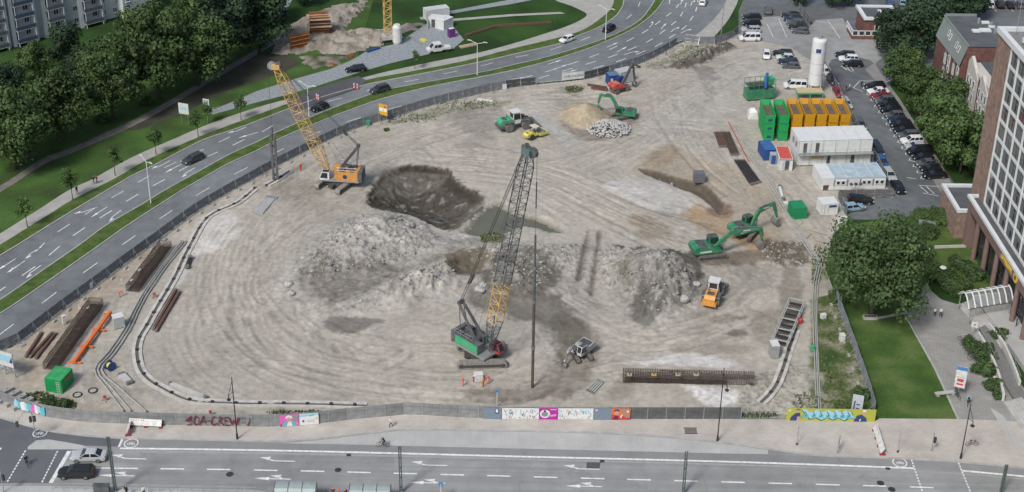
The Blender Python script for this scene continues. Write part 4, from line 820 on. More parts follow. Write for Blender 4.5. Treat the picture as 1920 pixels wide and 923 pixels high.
m = MB(); m.b2((xr-.15, yn-.25, ZR), (xr+.15, yf+.25, ZR+.18)); m.b2((xr+.15, yf, ZR), (xe+.25, yf+.25, ZR+.5)); m.build('roof_edging', m_roofg, fr)
sl = (xr-(xw-.3))/(ZR-ZE)
for yq, zq in ((yf-6.3, 15.3), (yf-7.8, 15.0), (yf-12.2, 15.0), (yf-14, 14.8)):
    xq = xw-.3+(zq-ZE)*sl; f = MB().add([(xq-.10, yq, zq), (xq-.10, yq+.75, zq), (xq+1.25*sl-.10, yq+.75, zq+1.25), (xq+1.25*sl-.10, yq, zq+1.25)], [(0, 3, 2, 1)]).build('skylight', m_glassb, rf)
    fm = MB()
    for p_, q_ in (((xq-.1, yq, zq), (xq+1.25*sl-.1, yq, zq+1.25)), ((xq-.1, yq+.75, zq), (xq+1.25*sl-.1, yq+.75, zq+1.25)), ((xq-.1, yq, zq), (xq-.1, yq+.75, zq)), ((xq+1.25*sl-.1, yq, zq+1.25), (xq+1.25*sl-.1, yq+.75, zq+1.25))): fm.beam(p_, q_, .14, .12)
    fm.build('frame', m_wframe, f)
for dx, dy, w_, d_ in ((3.2, -9.5, 1.6, 1.2), (4.9, -9.2, 2.2, 1.5), (6.6, -4.5, 1.6, 1.0), (7.4, -6.8, 1.2, .9), (8.6, -9.0, 1.5, .9)): MB().b2((xr+dx, yf+dy, ZR), (xr+dx+w_, yf+dy+d_, ZR+.35)).build('roof_light', m_wframe, fr)
for dx, dy in ((8.0, -6.2), (7.6, -10), (6.0, -4.0)): MB().tube((xr+dx, yf+dy, ZR), (xr+dx, yf+dy, ZR+1.1), .3, n=10).build('vent', m_steel, fr)
L_ = yf-yn
for yq in (yf-L_*.46, yf-L_*.80):
    for z_ in (3.2, 6.4, 9.6): 
        f = window_west(mh, xw-.02, yq, yq+1.1, z_, z_+2.3, 2)
    MB().b2((xw-.08, yq+.1, .5), (xw-.02, yq+1.0, 12.6)).build('panel_strip', m_roofg, mh)
for yq in (yf-L_*.62, yf-L_*.97): 
    MB().b2((xw-.06, yq-.1, .5), (xw-.015, yq+1.5, 12.6)).build('white_strip', m_cream, mh)
    for z_ in (2.6, 5.6, 8.6, 11): window_west(mh, xw-.07, yq+.2, yq+1.2, z_, z_+1.5, 1)
# ---- pale gabled house in front of it
gh = thing('gabled_house', 'pale rendered house with sloping gable beside the brick house', 'building', (0, 0, 0)); xg = xw+1.2; y1_, y0_ = yn-.6, yn-24
wallbox('wall', (xg+.15, y0_, 0), (xg+14, y1_, 14.2), m_cream, gh); wallbox('roof', (xg+2.5, y0_, 14.2), (xg+14, y1_, 14.4), m_roofd, gh)
for yq, hh in ((y1_-3.6, 16.3), (y1_-11, 15.2)): MB().add([(xg, yq-3.4, 0), (xg, yq+3.4, 0), (xg, yq+3.4, hh-1.5), (xg, yq+2.0, hh), (xg, yq-3.4, hh-3.2), (xg+.6, yq-3.4, 0), (xg+.6, yq+3.4, 0), (xg+.6, yq+3.4, hh-1.5), (xg+.6, yq+2.0, hh), (xg+.6, yq-3.4, hh-3.2)], [(4, 3, 2, 1, 0), (5, 6, 7, 8, 9), (0, 1, 6, 5), (1, 2, 7, 6), (2, 3, 8, 7), (3, 4, 9, 8), (4, 0, 5, 9)]).build('gable', m_cream, gh)
for yq in (y1_-2.0, y1_-3.8, y1_-5.6, y1_-9.3, y1_-11.2, y1_-13):
    for z_ in (1.5, 4.6, 7.6, 10.4): window_west(gh, xg-.01, yq, yq+1.0, z_, z_+1.9, 1, frame=m_wframe)
MB().b2((xg-.04, y1_-8.2, 0), (xg+.12, y1_-7.4, 13.8)).build('brick_strip', m_brickr, gh); MB().b2((xg+1, y0_+1, 14.4), (xg+5, y0_+8, 15.6)).build('roof_block', m_wframe, gh)
# ---- small restaurant with white framed terrace
r0, r1, r2, r3 = (G(*q, 5.4) for q in ((1607.7, 11), (1669.4, 11), (1687, 33.6), (1624, 34)))
rs = thing('restaurant', 'small flat roofed brick restaurant with white framed glass terrace', 'building', (0, 0, 0)); x0 = (r0.x+r3.x)/2; x1 = (r1.x+r2.x)/2; y0 = (r2.y+r3.y)/2; y1 = (r0.y+r1.y)/2
wallbox('wall', (x0, y0, 0), (x1, y1, 5.0), m_brickr, rs); wallbox('roof', (x0+.4, y0+.4, 5.0), (x1-.4, y1-.4, 5.1), m_roofd, rs)
m = MB(); m.b2((x0-.4, y0-.4, 4.9), (x1+.4, y0+.4, 5.5)); m.b2((x0-.4, y1-.4, 4.9), (x1+.4, y1+.4, 5.5)); m.b2((x0-.4, y0+.4, 4.9), (x0+.4, y1-.4, 5.5)); m.b2((x1-.4, y0+.4, 4.9), (x1+.4, y1-.4, 5.5)); m.build('parapet', m_wframe, rs)
for dx, dy in ((4.2, 4.2), (5.2, 2.4), (6.2, 4), (6.2, 2.4)): MB().b2((x0+dx, y0+dy, 5.1), (x0+dx+.8, y0+dy+1.5, 5.4)).build('roof_unit', m_wframe, rs)
t0, t1 = G(1597, 74), G(1657, 75)
wallbox('terrace_wall', (t0.x, t0.y, 0), (t1.x, t0.y+.3, .9), m_brickr, rs); wallbox('terrace_wall', (t0.x, t0.y+.3, 0), (t0.x+.3, y1-3, .9), m_brickr, rs); wallbox('terrace_deck', (t0.x+.3, t0.y+.3, 0), (x1-2, y0, .25), M('deck', (.10, .09, .085), .8), rs)
def frame_xz(nm, xa_, xb_, y_, z0, z1, par, gmat=m_glass):
    f = MB(); t = .14
    f.b2((xa_, y_-.08, z0), (xa_+t, y_+.08, z1)); f.b2((xb_-t, y_-.08, z0), (xb_, y_+.08, z1)); f.b2((xa_+t, y_-.08, z0), (xb_-t, y_+.08, z0+t)); f.b2((xa_+t, y_-.08, z1-t), (xb_-t, y_+.08, z1))
    o = f.build(nm, m_wframe, par); MB().b2((xa_+t, y_-.02, z0+t), (xb_-t, y_+.02, z1-t)).build('pane', gmat, o); return o
n_ = 5; w_ = (t1.x-t0.x)/n_
for i in range(n_): frame_xz('screen', t0.x+i*w_, t0.x+(i+1)*w_-.15, t0.y+.15, .9, 2.2, rs)
for i in range(4): frame_xz('window', x0+2.4+i*1.15, x0+2.4+i*1.15+1.0, y0-.12, 1.4, 4.0, rs)
frame_xz('door', x1-3.2, x1-1.9, y0-.14, .2, 3.2, rs); wallbox('sign_board', (x0+3.4, y0-.3, 4.1), (x0+7.2, y0-.05, 4.7), m_wframe, rs); wallbox('lean_to_roof', (x1-.2, y0-3, 2.6), (x1+2.8, y0+1, 2.8), m_roofd, rs); wallbox('lean_to_wall', (x1, y0-2.7, 0), (x1+2.5, y0+.8, 2.6), m_brickr, rs)
for i in range(4):
    yy = t0.y+.6+i*1.6; f = MB().b2((t0.x+.05, yy, .9), (t0.x+.2, yy+1.4, 1.05)).b2((t0.x+.05, yy, 2.05), (t0.x+.2, yy+1.4, 2.2)).b2((t0.x+.05, yy, 1.05), (t0.x+.2, yy+.12, 2.05)).b2((t0.x+.05, yy+1.28, 1.05), (t0.x+.2, yy+1.4, 2.05)).build('screen', m_wframe, rs)
# ---- apartment block, top left
m_apt = M('pale_render', (.48, .54, .545), .85, var=.08, scale=.5); m_aptw = M('white_render', (.62, .665, .69), .85, var=.06, scale=.5); m_blue = M('blue_panel', (.06, .085, .13), .6); m_dkbal = M('balcony_grey', (.10, .115, .125), .7)
q0, q1 = G(-40, 104), G(262, 20); al = ang(q0, q1); LEN = (q1-q0).length
ap = thing('apartment_block', 'pale blue grey apartment block with balconies behind the park trees', 'building', q0, al)
wallbox('wall', (0, 0, 0), (LEN, 12, 16), m_apt, ap); wallbox('roof', (-.4, -.4, 16), (LEN+.4, 12.4, 16.5), m_roofd, ap)
def apx(px, py): 
    g_ = G(px, py)-q0; return g_.x*math.cos(al)+g_.y*math.sin(al)
def win(par, x, z, w=1.2, h=1.35, y=-.0):
    f = MB(); t = .12
    f.b2((x, y-.1, z), (x+t, y-.005, z+h)); f.b2((x+w-t, y-.1, z), (x+w, y-.005, z+h)); f.b2((x+t, y-.1, z), (x+w-t, y-.005, z+t)); f.b2((x+t, y-.1, z+h-t), (x+w-t, y-.005, z+h)); f.b2((x+w/2-.05, y-.1, z+t), (x+w/2+.05, y-.006, z+h-t)); f.b2((x-.1, y-.25, z-.1), (x+w+.1, y-.005, z))
    o = f.build('window', m_wframe, par); MB().b2((x+t, y-.05, z+t), (x+w-t, y-.015, z+h-t)).build('pane', m_glass, o)
for fl in range(5):
    z_ = 1.0+fl*3.0
    for x_ in (1.5, 7.2, 14.0, 21.5, 24.2, 31.5, 34.5): 
        if x_ < LEN-2: win(ap, x_, z_+.3)
for xa_, wd, mt, pm in ((3.2, 3.4, m_aptw, m_dkbal), (9.0, 4.6, m_aptw, m_blue), (17.0, 4.0, m_apt, m_dkbal), (26.2, 4.6, m_aptw, m_dkbal)):
    MB().b2((xa_-.9, -1.2, 0), (xa_, -.02, 16)).build('bay_wall', mt, ap); MB().b2((xa_+wd, -1.2, 0), (xa_+wd+.9, -.02, 16)).build('bay_wall', mt, ap)
    for fl in range(5):
        z_ = .8+fl*3.0; b_ = MB().b2((xa_, -2.1, z_), (xa_+wd, -.02, z_+.18)).build('balcony', m_wframe, ap)
        m = MB().b2((xa_, -2.12, z_+.18), (xa_+wd, -2.04, z_+1.05)); m.b2((xa_, -2.04, z_+.18), (xa_+.08, -1.2, z_+1.05)); m.b2((xa_+wd-.08, -2.04, z_+.18), (xa_+wd, -1.2, z_+1.05)); m.build('balustrade', pm, b_)
        win(ap, xa_+.4, z_+.2, .95, 2.1); win(ap, xa_+wd-1.7, z_+.9, 1.3, 1.4)
    for xx in (xa_+.1, xa_+wd-.1): MB().tube((xx, -2.0, 0), (xx, -2.0, 16), .09).build('balcony_post', m_wframe, ap)
MB().b2((LEN-6, -3, 0), (LEN+2, 0, 16)).build('end_bay', m_apt, ap); [win(ap, LEN-5.2, 1.3+fl*3, 1.2, 1.4, -3.0) for fl in range(5)]
# ---- canopy, steps, ramp and planters at the tower entrance
zc = 3.0; cA, cB, cC, cD = G(1798, 551, zc), G(1817, 580, zc), G(1880, 537, zc), G(1900, 566, zc)
cn = thing('entrance_canopy', 'white steel and glass barrel canopy over the tower entrance steps', 'canopy', (0, 0, 0))
gm_ = M('canopy_glass', (.32, .36, .36), .1, var=.1, alpha=.35)
def arc(t, s_):
    a = cA.lerp(cC, t); b = cB.lerp(cD, t); p = a.lerp(b, s_); return Vector((p.x, p.y, zc+1.5*math.sin(math.pi*s_)))
for i in range(8): MB().path([arc(i/7, s_/10) for s_ in range(11)], .12, 6).build('rib', m_wframe, cn)
for s_ in (0, .5, 1): MB().tube(arc(0, s_), arc(1, s_), .1, n=6).build('rail', m_wframe if s_ != 1 else M('dark_gutter', (.1, .1, .1), .5), cn)
for i in range(7):
    m = MB()
    for k_ in range(10): m.quad(arc(i/7+.01, k_/10), arc((i+1)/7-.01, k_/10), arc((i+1)/7-.01, (k_+1)/10), arc(i/7+.01, (k_+1)/10))
    m.build('glass_panel', gm_, cn)
for t_, s_ in ((.05, 0), (.05, 1), (.95, 1)): p = arc(t_, s_); MB().tube((p.x, p.y, .0), p, .1).build('post', m_steel, cn)
tr = raised('entrance_terrace', GL([(1822, 562), (1905, 552), (1990, 720), (1935, 720), (1880, 640)]), 0, .85, m_bay)
st = thing('entrance_steps', 'pale stone entrance steps running along the tower terrace', 'steps', (0, 0, 0)); s0, s1 = G(1795, 572), G(1866, 655); dn = Vector((s1.y-s0.y, -(s1.x-s0.x), 0)).normalized(); dn = dn if dn.x > 0 else -dn
for i in range(6):
    a = s0+dn*(i*.42); b = s1+dn*(i*.42); MB().prism(up_facing([a, b, b+dn*.42, a+dn*.42]), 0, .14*(i+1)).build('step', m_concrete, st)
st = thing('plaza_steps', 'wide pale steps at the pavement corner below the ramp', 'steps', (0, 0, 0)); s0, s1 = G(1881, 756), G(1935, 838); dn = Vector((s1.y-s0.y, -(s1.x-s0.x), 0)).normalized(); dn = dn if dn.x > 0 else -dn
for i in range(6):
    a = s0+dn*(i*.45); b = s1+dn*(i*.45); MB().prism(up_facing([a, b, b+dn*.45, a+dn*.45]), 0, .13+.13*(i+1)).build('step', m_concrete, st)
raised('ramp', GL([(1835, 620), (1850, 612), (1905, 715), (1930, 760), (1905, 760), (1880, 720)]), 0, .5, M('ramp_asphalt', (.17, .17, .165), .85, var=.15))
for nm, q_, lb in (('ramp_wall', [(1824, 622), (1845, 655), (1868, 705), (1880, 752)], 'white concrete ramp wall beside the planter'), ('ramp_wall', [(1852, 618), (1880, 655), (1900, 700), (1910, 728)], 'white concrete ramp wall with handrail nearer the tower')):
    t = thing(nm, lb, 'wall', (0, 0, 0)); m = MB(); ribbon(m, C(q_, 3), .35, 0, 1.25); m.build('wall', M('white_wall', (.52, .52, .50), .8, var=.12), t)
    m = MB(); pts = [p+Vector((0, 0, 2.1)) for p in C(q_, 3)]; m.path(pts, .04, 5)
    for p in pts[::2]: m.tube((p.x, p.y, 1.2), p, .03, n=5)
    m.build('handrail', m_steel, t)
t = thing('boundary_wall', 'low white wall crossing the lawn to the tower', 'wall', (0, 0, 0)); m = MB(); ribbon(m, GL([(1752, 466), (1810, 464)]), .25, 0, .5); m.build('wall', m_cream, t)
t = thing('roof_hatch', 'flat grey slab hatch on the lawn beside the annex', 'hatch', G(1739, 428), pang(1726, 420, 1752, 422)); MB().b2((-1.3, -1.6, 0), (1.3, 1.6, .55)).build('base', m_concrete, t); MB().b2((-1.45, -1.75, .55), (1.45, 1.75, .7)).build('lid', m_roofg, t)
t = thing('stone_planter', 'concrete trough at the edge of the lawn under the tree', 'planter', G(1631, 598), 0); MB().b2((-1.1, -.4, 0), (1.1, .4, .5)).build('trough', m_concrete, t); MB().b2((-.95, -.28, .5), (.95, .28, .52)).build('soil', m_soil, t)
# ================================================================ trees and shrubs
def leaf_mat(name, c):
    m = bpy.data.materials.new(name); m.use_nodes = True; nt, b = nodes_of(m); N = nt.nodes.new; L = nt.links.new
    at = N('ShaderNodeAttribute'); at.attribute_name = 'leaf'; oi = N('ShaderNodeObjectInfo'); mr = N('ShaderNodeMapRange'); mr.inputs[3].default_value = .82; mr.inputs[4].default_value = 1.18; L(oi.outputs['Random'], mr.inputs[0])
    mu = N('ShaderNodeVectorMath'); mu.operation = 'SCALE'; L(at.outputs['Color'], mu.inputs[0]); L(mr.outputs[0], mu.inputs['Scale']); m2 = N('ShaderNodeVectorMath'); m2.operation = 'MULTIPLY'; L(mu.outputs[0], m2.inputs[0]); m2.inputs[1].default_value = c
    L(m2.outputs[0], b.inputs['Base Color']); b.inputs['Roughness'].default_value = .7; b.inputs['Specular IOR Level'].default_value = .2; MATS[name] = m; return m
m_leaf = leaf_mat('leaves_deep', (.058, .098, .037)); m_leaf2 = leaf_mat('leaves_mid', (.062, .104, .035)); m_leaf3 = leaf_mat('leaves_light', (.065, .115, .034)); m_leafd = leaf_mat('leaves_dark', (.031, .057, .03)); m_leafy = leaf_mat('leaves_bright', (.05, .12, .02))
m_bark = M('bark', (.085, .068, .052), .95, var=.3, scale=3, bump=.03, bscale=8)
def crown_mesh(rx, rz, nl, nq, size, seed, mat, zc, lob=(.28, .46), flat=.0, low=-.55):
    R = np.random.RandomState(seed); Ls = []
    for i in range(nl):
        while True:
            v = R.uniform(-1, 1, 3)
            if .25 < np.linalg.norm(v) < 1 and v[2] > low: break
        v *= (.78/np.linalg.norm(v))**.5
        Ls.append((v*np.array([rx, rx, rz])*R.choice([.6, .78, .84, .98]), R.uniform(*lob)*rx, R.uniform(.78, 1.25)))
    per = nq//nl; V = []; Cc = []
    for c, r, br in Ls:
        d = R.normal(size=(per, 3)); d[:, 2] = d[:, 2]*.9+.25; d /= np.linalg.norm(d, axis=1)[:, None]
        rr = r*(1-R.uniform(0, 1, per)**2*.45)*(1+.22*np.sin(d[:, 0]*7+seed)*np.sin(d[:, 1]*6)*1.0)
        p = c+d*rr[:, None]*np.array([1, 1, .85]); nrm = d+R.normal(size=(per, 3))*.42; nrm /= np.linalg.norm(nrm, axis=1)[:, None]
        t = np.cross(nrm, R.normal(size=(per, 3))); t /= np.linalg.norm(t, axis=1)[:, None]; b = np.cross(nrm, t); s = size*R.uniform(.6, 1.35, per)[:, None]
        q = np.stack([p-t*s*.5, p-b*s*.38, p+t*s*.6+nrm*s*.12, p+b*s*.38], 1); V.append(q)
        col = np.clip(br*R.normal(1, .10, (per, 1)), .4, 1.8)*np.array([[1, 1, 1]])*np.concatenate([R.normal(1, .08, (per, 1)), np.ones((per, 1)), R.normal(1, .1, (per, 1))], 1); Cc.append(np.repeat(col[:, None], 4, 1))
    V = np.concatenate(V).reshape(-1, 3); V[:, 2] += zc; Cc = np.concatenate(Cc).reshape(-1, 3); n = len(V)
    me = bpy.data.meshes.new('crown'); me.vertices.add(n); me.vertices.foreach_set('co', V.astype(np.float32).ravel()); me.loops.add(n); me.loops.foreach_set('vertex_index', np.arange(n, dtype=np.int32)); me.polygons.add(n//4); me.polygons.foreach_set('loop_start', np.arange(0, n, 4, dtype=np.int32)); me.update(calc_edges=True)
    ca = me.color_attributes.new('leaf', 'FLOAT_COLOR', 'POINT'); ca.data.foreach_set('color', np.concatenate([Cc, np.ones((n, 1))], 1).astype(np.float32).ravel()); me.materials.append(mat); return me, Ls
def make_tree(name, cat, h, rx, rz, nl, nq, size, seed, mat, trunk=.35, zc=None, lob=(.28, .46), low=-.55):
    t = thing(name, 'tree', cat); zc = zc if zc is not None else h-rz
    me, Ls = crown_mesh(rx, rz, nl, nq, size, seed, mat, zc, lob, low=low); link('crown', me, t)
    rnd = random.Random(seed); m = MB(); top = max(zc-.1*rz, .5)
    m.path([(0, 0, -.1), (rnd.uniform(-.1, .1), rnd.uniform(-.1, .1), top*.4), (rnd.uniform(-.3, .3)*trunk*3, rnd.uniform(-.3, .3)*trunk*3, top)], [trunk*1.25, trunk*.9, trunk*.5], 8); m.build('trunk', m_bark, t, smooth=True)
    m = MB()
    for c, r, br in Ls[:9]: m.path([(0, 0, top*.55), (c[0]*.4, c[1]*.4, (top*.55+c[2]+zc)*.52), (c[0]*.9, c[1]*.9, c[2]+zc)], [trunk*.5, trunk*.3, trunk*.1], 5)
    m.build('limbs', m_bark, t); return t
TA = make_tree('lime_tree', 'tree', 19, 8.4, 9.0, 50, 10500, .62, 1, m_leaf2, .34, lob=(.2, .36), low=-1)
TB = make_tree('lime_tree', 'tree', 21, 9.2, 9.8, 58, 12000, .64, 2, m_leaf2, .36, lob=(.18, .34), low=-1)
TC = make_tree('dark_tree', 'tree', 16, 6.8, 7.6, 38, 7500, .6, 3, m_leafd, .3, lob=(.22, .4), low=-1)
TD = make_tree('plane_tree', 'tree', 13, 5.6, 6.3, 36, 7400, .5, 4, m_leaf2, .22, lob=(.22, .38), low=-1)
TE = make_tree('spreading_tree', 'tree', 17.5, 9.4, 8.6, 64, 15000, .5, 5, m_leaf, .45, lob=(.18, .32), low=-.9)
TF = make_tree('young_tree', 'tree', 4.8, 1.35, 1.6, 16, 650, .28, 6, m_leaf3, .06, lob=(.3, .5))
TF2 = make_tree('young_tree', 'tree', 5.2, 1.2, 1.9, 14, 520, .28, 16, m_leaf3, .06, lob=(.28, .5))
TP = make_tree('bush', 'bush', 2.4, 2.6, 1.5, 26, 4600, .3, 7, m_leaf2, .08, zc=.9, lob=(.25, .45))
TQ = make_tree('bush', 'bush', 1.6, 1.6, 1.0, 20, 3000, .24, 8, m_leaf, .06, zc=.6, lob=(.28, .5))
for pr, px, py, s_, rz_, lb in ((TA, 30, 318, 1.0, .3, 'big lime tree at the left edge of the park, lower row'), (TA, 118, 268, .93, 1.7, 'big lime tree right of the park bench, crown lit yellow green'), (TB, 212, 222, .86, .8, 'big lime tree in the park row, third from the left edge'), (TB, 300, 186, 1.05, 2.6, 'tallest lime tree in the middle of the park row'), (TA, 372, 160, 1.0, 3.9, 'lime tree beside the park path under the long lawn'), (TC, 425, 120, 1.25, .5, 'dark tree leaning over the park path near the sand yard'), (TC, 487, 100, 1.2, 2.2, 'dark tree at the edge of the sand yard'), (TB, 425, 60, .95, 4.4, 'large tree behind the dark trees near the top edge'),
        (TC, 20, 215, .75, 1.2, 'dark tree in front of the apartment balconies at the left edge'), (TA, 68, 150, .52, 2.1, 'medium tree close against the apartment block'), (TC, 128, 124, .68, 3.3, 'dark green tree close to the blue balconies'), (TC, 155, 165, .6, 4.8, 'dark tree between apartment block and lime row'), (TA, 345, 62, .6, 5.5, 'tree beside the pale end wall of the apartment block'), (TC, 5, 262, .75, .2, 'dark tree at the far left behind the bench'), (TC, 250, 140, .6, 1.4, 'dark tree tucked behind the tallest lime tree'), (TC, 395, 20, .8, 2.4, 'dark tree behind the large tree at the top edge'), (TC, 570, 12, .55, 2.0, 'small dark tree by the sand yard slope'), (TC, 500, 45, .8, 4.1, 'dark tree beside the grey slip path')):
    place(pr, G(px, py), rz_, lb, 'park trees', s_)
for pr, px, py, s_, rz_, lb in ((TD, 1690, 168, .85, .4, 'round tree at the corner of the parked row beside the brick house'), (TD, 1722, 214, .9, 1.3, 'tree second along the parked row'), (TD, 1752, 258, 1.0, 2.2, 'tree third along the parked row, beside the white car'), (TD, 1776, 296, 1.1, 3.3, 'tree fourth along the parked row'), (TD, 1800, 326, 1.08, 4.5, 'last tree of the parked row before the annex'), (TD, 1790, 238, .95, 5.2, 'tree behind the parked row near the gabled house'), (TC, 1664, 108, .8, .7, 'dark tree right of the restaurant lean-to'), (TC, 1712, 118, 1.0, 1.9, 'dark tree between restaurant and brick house'), (TC, 1738, 92, .85, 2.8, 'dark tree near the mansard corner'), (TC, 1722, 40, .75, 3.9, 'dark conifer shaped tree right of the restaurant roof'), (TC, 1793, 45, .85, 4.9, 'dark tree behind the mansard roof near the top edge'), (TC, 1815, 38, .8, 5.9, 'second dark tree behind the mansard roof'), (TC, 1560, 14, .55, 1, 'small dark tree behind the restaurant'), (TC, 1590, 12, .5, 2, 'smaller dark tree left of the restaurant roof'), (TC, 1500, 12, .4, 3, 'little dark tree by the lot at the top edge')):
    place(pr, G(px, py), rz_, lb, 'trees around the car park', s_)
place(TE, G(1634, 592), .6, 'huge dark green spreading tree at the head of the lawn')
for k_, (px, py, s_) in enumerate(((52, 427, 1.0), (137, 376, 1.05), (216, 330, .98), (293, 291, 1.0), (372, 258, .95), (452, 226, .9), (778, 130, .75), (392, 232, .8))):
    place(TF if k_ % 2 else TF2, G(px, py), k_*1.3, ['young staked tree nearest the left edge by the path', 'young tree beside the lone pedestrian', 'young tree just right of the walking couple', 'young tree in the verge left of the dark estate car', 'young tree in the verge below the billboards', 'young tree in the verge near the crane tip', 'thin sapling in the verge by the gravel yard', 'young tree right beside the small billboard'][k_], 'young trees along the path', s_*1.25)
BL = [(1750, 412, TP, .9, 'hedge bush beside the slab hatch'), (1772, 414, TP, .9, 'hedge bush in front of the annex wall'), (1792, 414, TP, .9, 'hedge bush at the tower corner'), (1725, 408, TP, .7, 'low bush behind the huge tree'), (1735, 440, TP, .85, 'bush between huge tree and hatch'), (1770, 530, TP, 1.0, 'round green bush behind the globe lamp'), (1795, 545, TP, .95, 'green bush beside the canopy'), (1755, 515, TP, .8, 'bush by the handrail between the globe lamps'), (1805, 505, TQ, 1.1, 'flowering shrub at the tower columns'), (1825, 520, TQ, 1.2, 'dense shrub against the tower columns'), (1790, 495, TQ, .9, 'reddish shrub on the entrance lawn'), (1818, 650, TQ, .95, 'planter shrub at the top of the plaza bed'), (1842, 668, TQ, 1.25, 'round dark planter shrub beside the parked bicycles'), (1848, 700, TQ, 1.2, 'planter shrub in the middle of the plaza bed'), (1862, 728, TQ, .95, 'planter shrub by the white flowers'), (1870, 745, TQ, .6, 'lowest planter shrub of the plaza bed'), (1872, 634, TQ, 1.0, 'oval shrub between the two ramps'), (1615, 745, TQ, .9, 'wild shrub at the right fence by the tall sign'), (1575, 560, TP, .7, 'bush at the fence foot left of the huge tree'), (90, 758, TQ, .75, 'weedy shrub in front of the green container'), (122, 762, TQ, .7, 'weedy shrub behind the hoarding corner'), (190, 228, TQ, 1.0, 'bright bush under the park trees'), (275, 195, TQ, .9, 'bush at the edge of the park path')]
for px, py, pr, s_, lb in BL: place(pr, G(px, py), random.uniform(0, 6), lb, 'shrubs', s_)
# low weeds: uncountable
def weeds(name, lab, spots, mat, n, size=.22):
    V = []; 
    for (px, py, rx_, ry_) in spots:
        for _ in range(n):
            a = random.uniform(0, 6.28); q_ = math.sqrt(random.random()); p = G(px+math.cos(a)*q_*rx_, py+math.sin(a)*q_*ry_)
            z_ = max(site_z(p.x, p.y), .05); s = size*random.uniform(.5, 1.6); b_ = random.uniform(0, 6.28); t = Vector((math.cos(b_), math.sin(b_), .3))*s; u = Vector((-math.sin(b_)*.5, math.cos(b_)*.5, random.uniform(.5, 1.4)))*s; o_ = Vector((p.x, p.y, z_)); V += [o_-t*.5, o_+t*.5, o_+t*.3+u, o_-t*.3+u*.8]
    me = bpy.data.meshes.new(name); me.from_pydata([tuple(v) for v in V], [], [(i, i+1, i+2, i+3) for i in range(0, len(V), 4)]); me.materials.append(mat); o = link(name, me, kind='stuff'); return tag(o, lab, 'weeds')
m_weedl = M('weed_leaves', (.085, .115, .04), .9, var=.4, scale=3)
weeds('weeds', 'scattered weeds and rough grass along the fences', [(1585, 720, 40, 60), (1560, 600, 20, 40), (1595, 765, 30, 22), (1555, 660, 18, 60), (1515, 760, 30, 20), (920, 447, 20, 10), (1075, 168, 18, 6), (1290, 100, 45, 14), (760, 222, 60, 10), (880, 198, 60, 8), (120, 762, 25, 10), (560, 775, 60, 4), (1530, 500, 10, 40), (430, 790, 50, 4), (1420, 780, 40, 5), (725, 245, 5, 3), (70, 745, 25, 8)], m_weedl, 240)
weeds('flowers', 'white and yellow flowering plants in the plaza bed', [(1833, 652, 8, 8), (1866, 718, 9, 10)], M('petals', (.6, .58, .42), .8, var=.2, scale=4), 130, .26)
# ================================================================ construction machines
m_track = M('track_steel', (.25, .24, .22), .85, .2, var=.35, scale=2.5)
m_trackd = M('track_dark', (.07, .07, .068), .8, .2, var=.3, scale=3)
m_dark = M('dark_paint', (.055, .06, .066), .5, var=.2, scale=1.5, dust=.5)
m_charcoal = M('charcoal_paint', (.075, .085, .092), .5, var=.2, scale=1.5, dust=.5)
m_green = M('machine_green', (.012, .185, .085), .45, var=.18, scale=1.2, dust=.5)
m_greenl = M('panel_green', (.03, .36, .16), .45, var=.12, scale=1.2, dust=.5)
m_yellow = M('machine_yellow', (.56, .31, .05), .5, var=.15, scale=1.5, dust=.5)
m_yel2 = M('roller_yellow', (.62, .55, .08), .5, var=.15, scale=1.5, dust=.5)
m_orange = M('machine_orange', (.60, .27, .04), .5, var=.15, scale=1.5, dust=.5)
m_lat = M('lattice_yellow', (.56, .35, .10), .6, var=.25, scale=2, dust=.5)
m_latg = M('lattice_grey', (.10, .115, .125), .55, .2, var=.25, scale=2)
m_mwhite = M('machine_white', (.62, .63, .62), .5, var=.12, scale=2, dust=.5)
m_red = M('machine_red', (.42, .035, .03), .5, var=.2, scale=2, dust=.5)
m_rubber = M('rubber', (.04, .04, .042), .9, var=.3, scale=4)
m_dusty = M('dusty_tyre', (.13, .125, .115), .95, var=.35, scale=3)
m_cabg = M('cab_glass', (.025, .03, .034), .1, var=.2, spec=.6)
m_bucket = M('bucket_steel', (.22, .215, .20), .6, .4, var=.3, scale=3)
m_cable = M('cable', (.06, .06, .062), .7)
m_blued = M('dark_blue', (.02, .04, .14), .5, var=.1)
m_chrome = M('ram_chrome', (.6, .6, .6), .25, .8)
def track_part(parent, L, W, Ht, y, mat, a=0.0, lab=None, detail=True):
    """one crawler: belt loop with pads, side frame and rollers"""
    r = Ht/2; prof = []
    for i in range(9): t = -math.pi/2-math.pi*i/8; prof.append((-L/2+r+r*math.cos(t), r+r*math.sin(t)))
    for i in range(9): t = math.pi/2-math.pi*i/8; prof.append((L/2-r+r*math.cos(t), r+r*math.sin(t)))
    R = Matrix.Rotation(a, 4, 'Z'); m = MB().xprism(prof, y-W/2, y+W/2); n = int(L/.28)
    for i in range(n):
        x = -L/2+r+(L-2*r)*(i+.5)/n
        m.b2((x-.09, y-W/2-.02, Ht), (x+.09, y+W/2+.02, Ht+.035))
    for i in range(7):
        for sx in (-1, 1):
            t = -math.pi/2+math.pi*(i+.5)/7; cx = sx*(L/2-r); m.box((cx+sx*math.cos(t)*(r+.015), y, r+math.sin(t)*(r+.015)), (.05, W+.04, .16), mat=Matrix.Rotation(-t if sx > 0 else t, 3, 'Y'))
    o = m.xf(R).build('crawler_track', mat, parent, label=lab)
    m = MB().b2((-L/2+r, y-W/2-.03, r*.55), (L/2-r, y+W/2+.03, r*1.35)); m.xf(R).build('track_frame', m_trackd, o)
    for sx in (-1, 1): MB().tube((sx*(L/2-r), y-W/2-.05, r), (sx*(L/2-r), y+W/2+.05, r), r*.62, n=14).xf(R).build('sprocket', m_trackd, o)
    return o
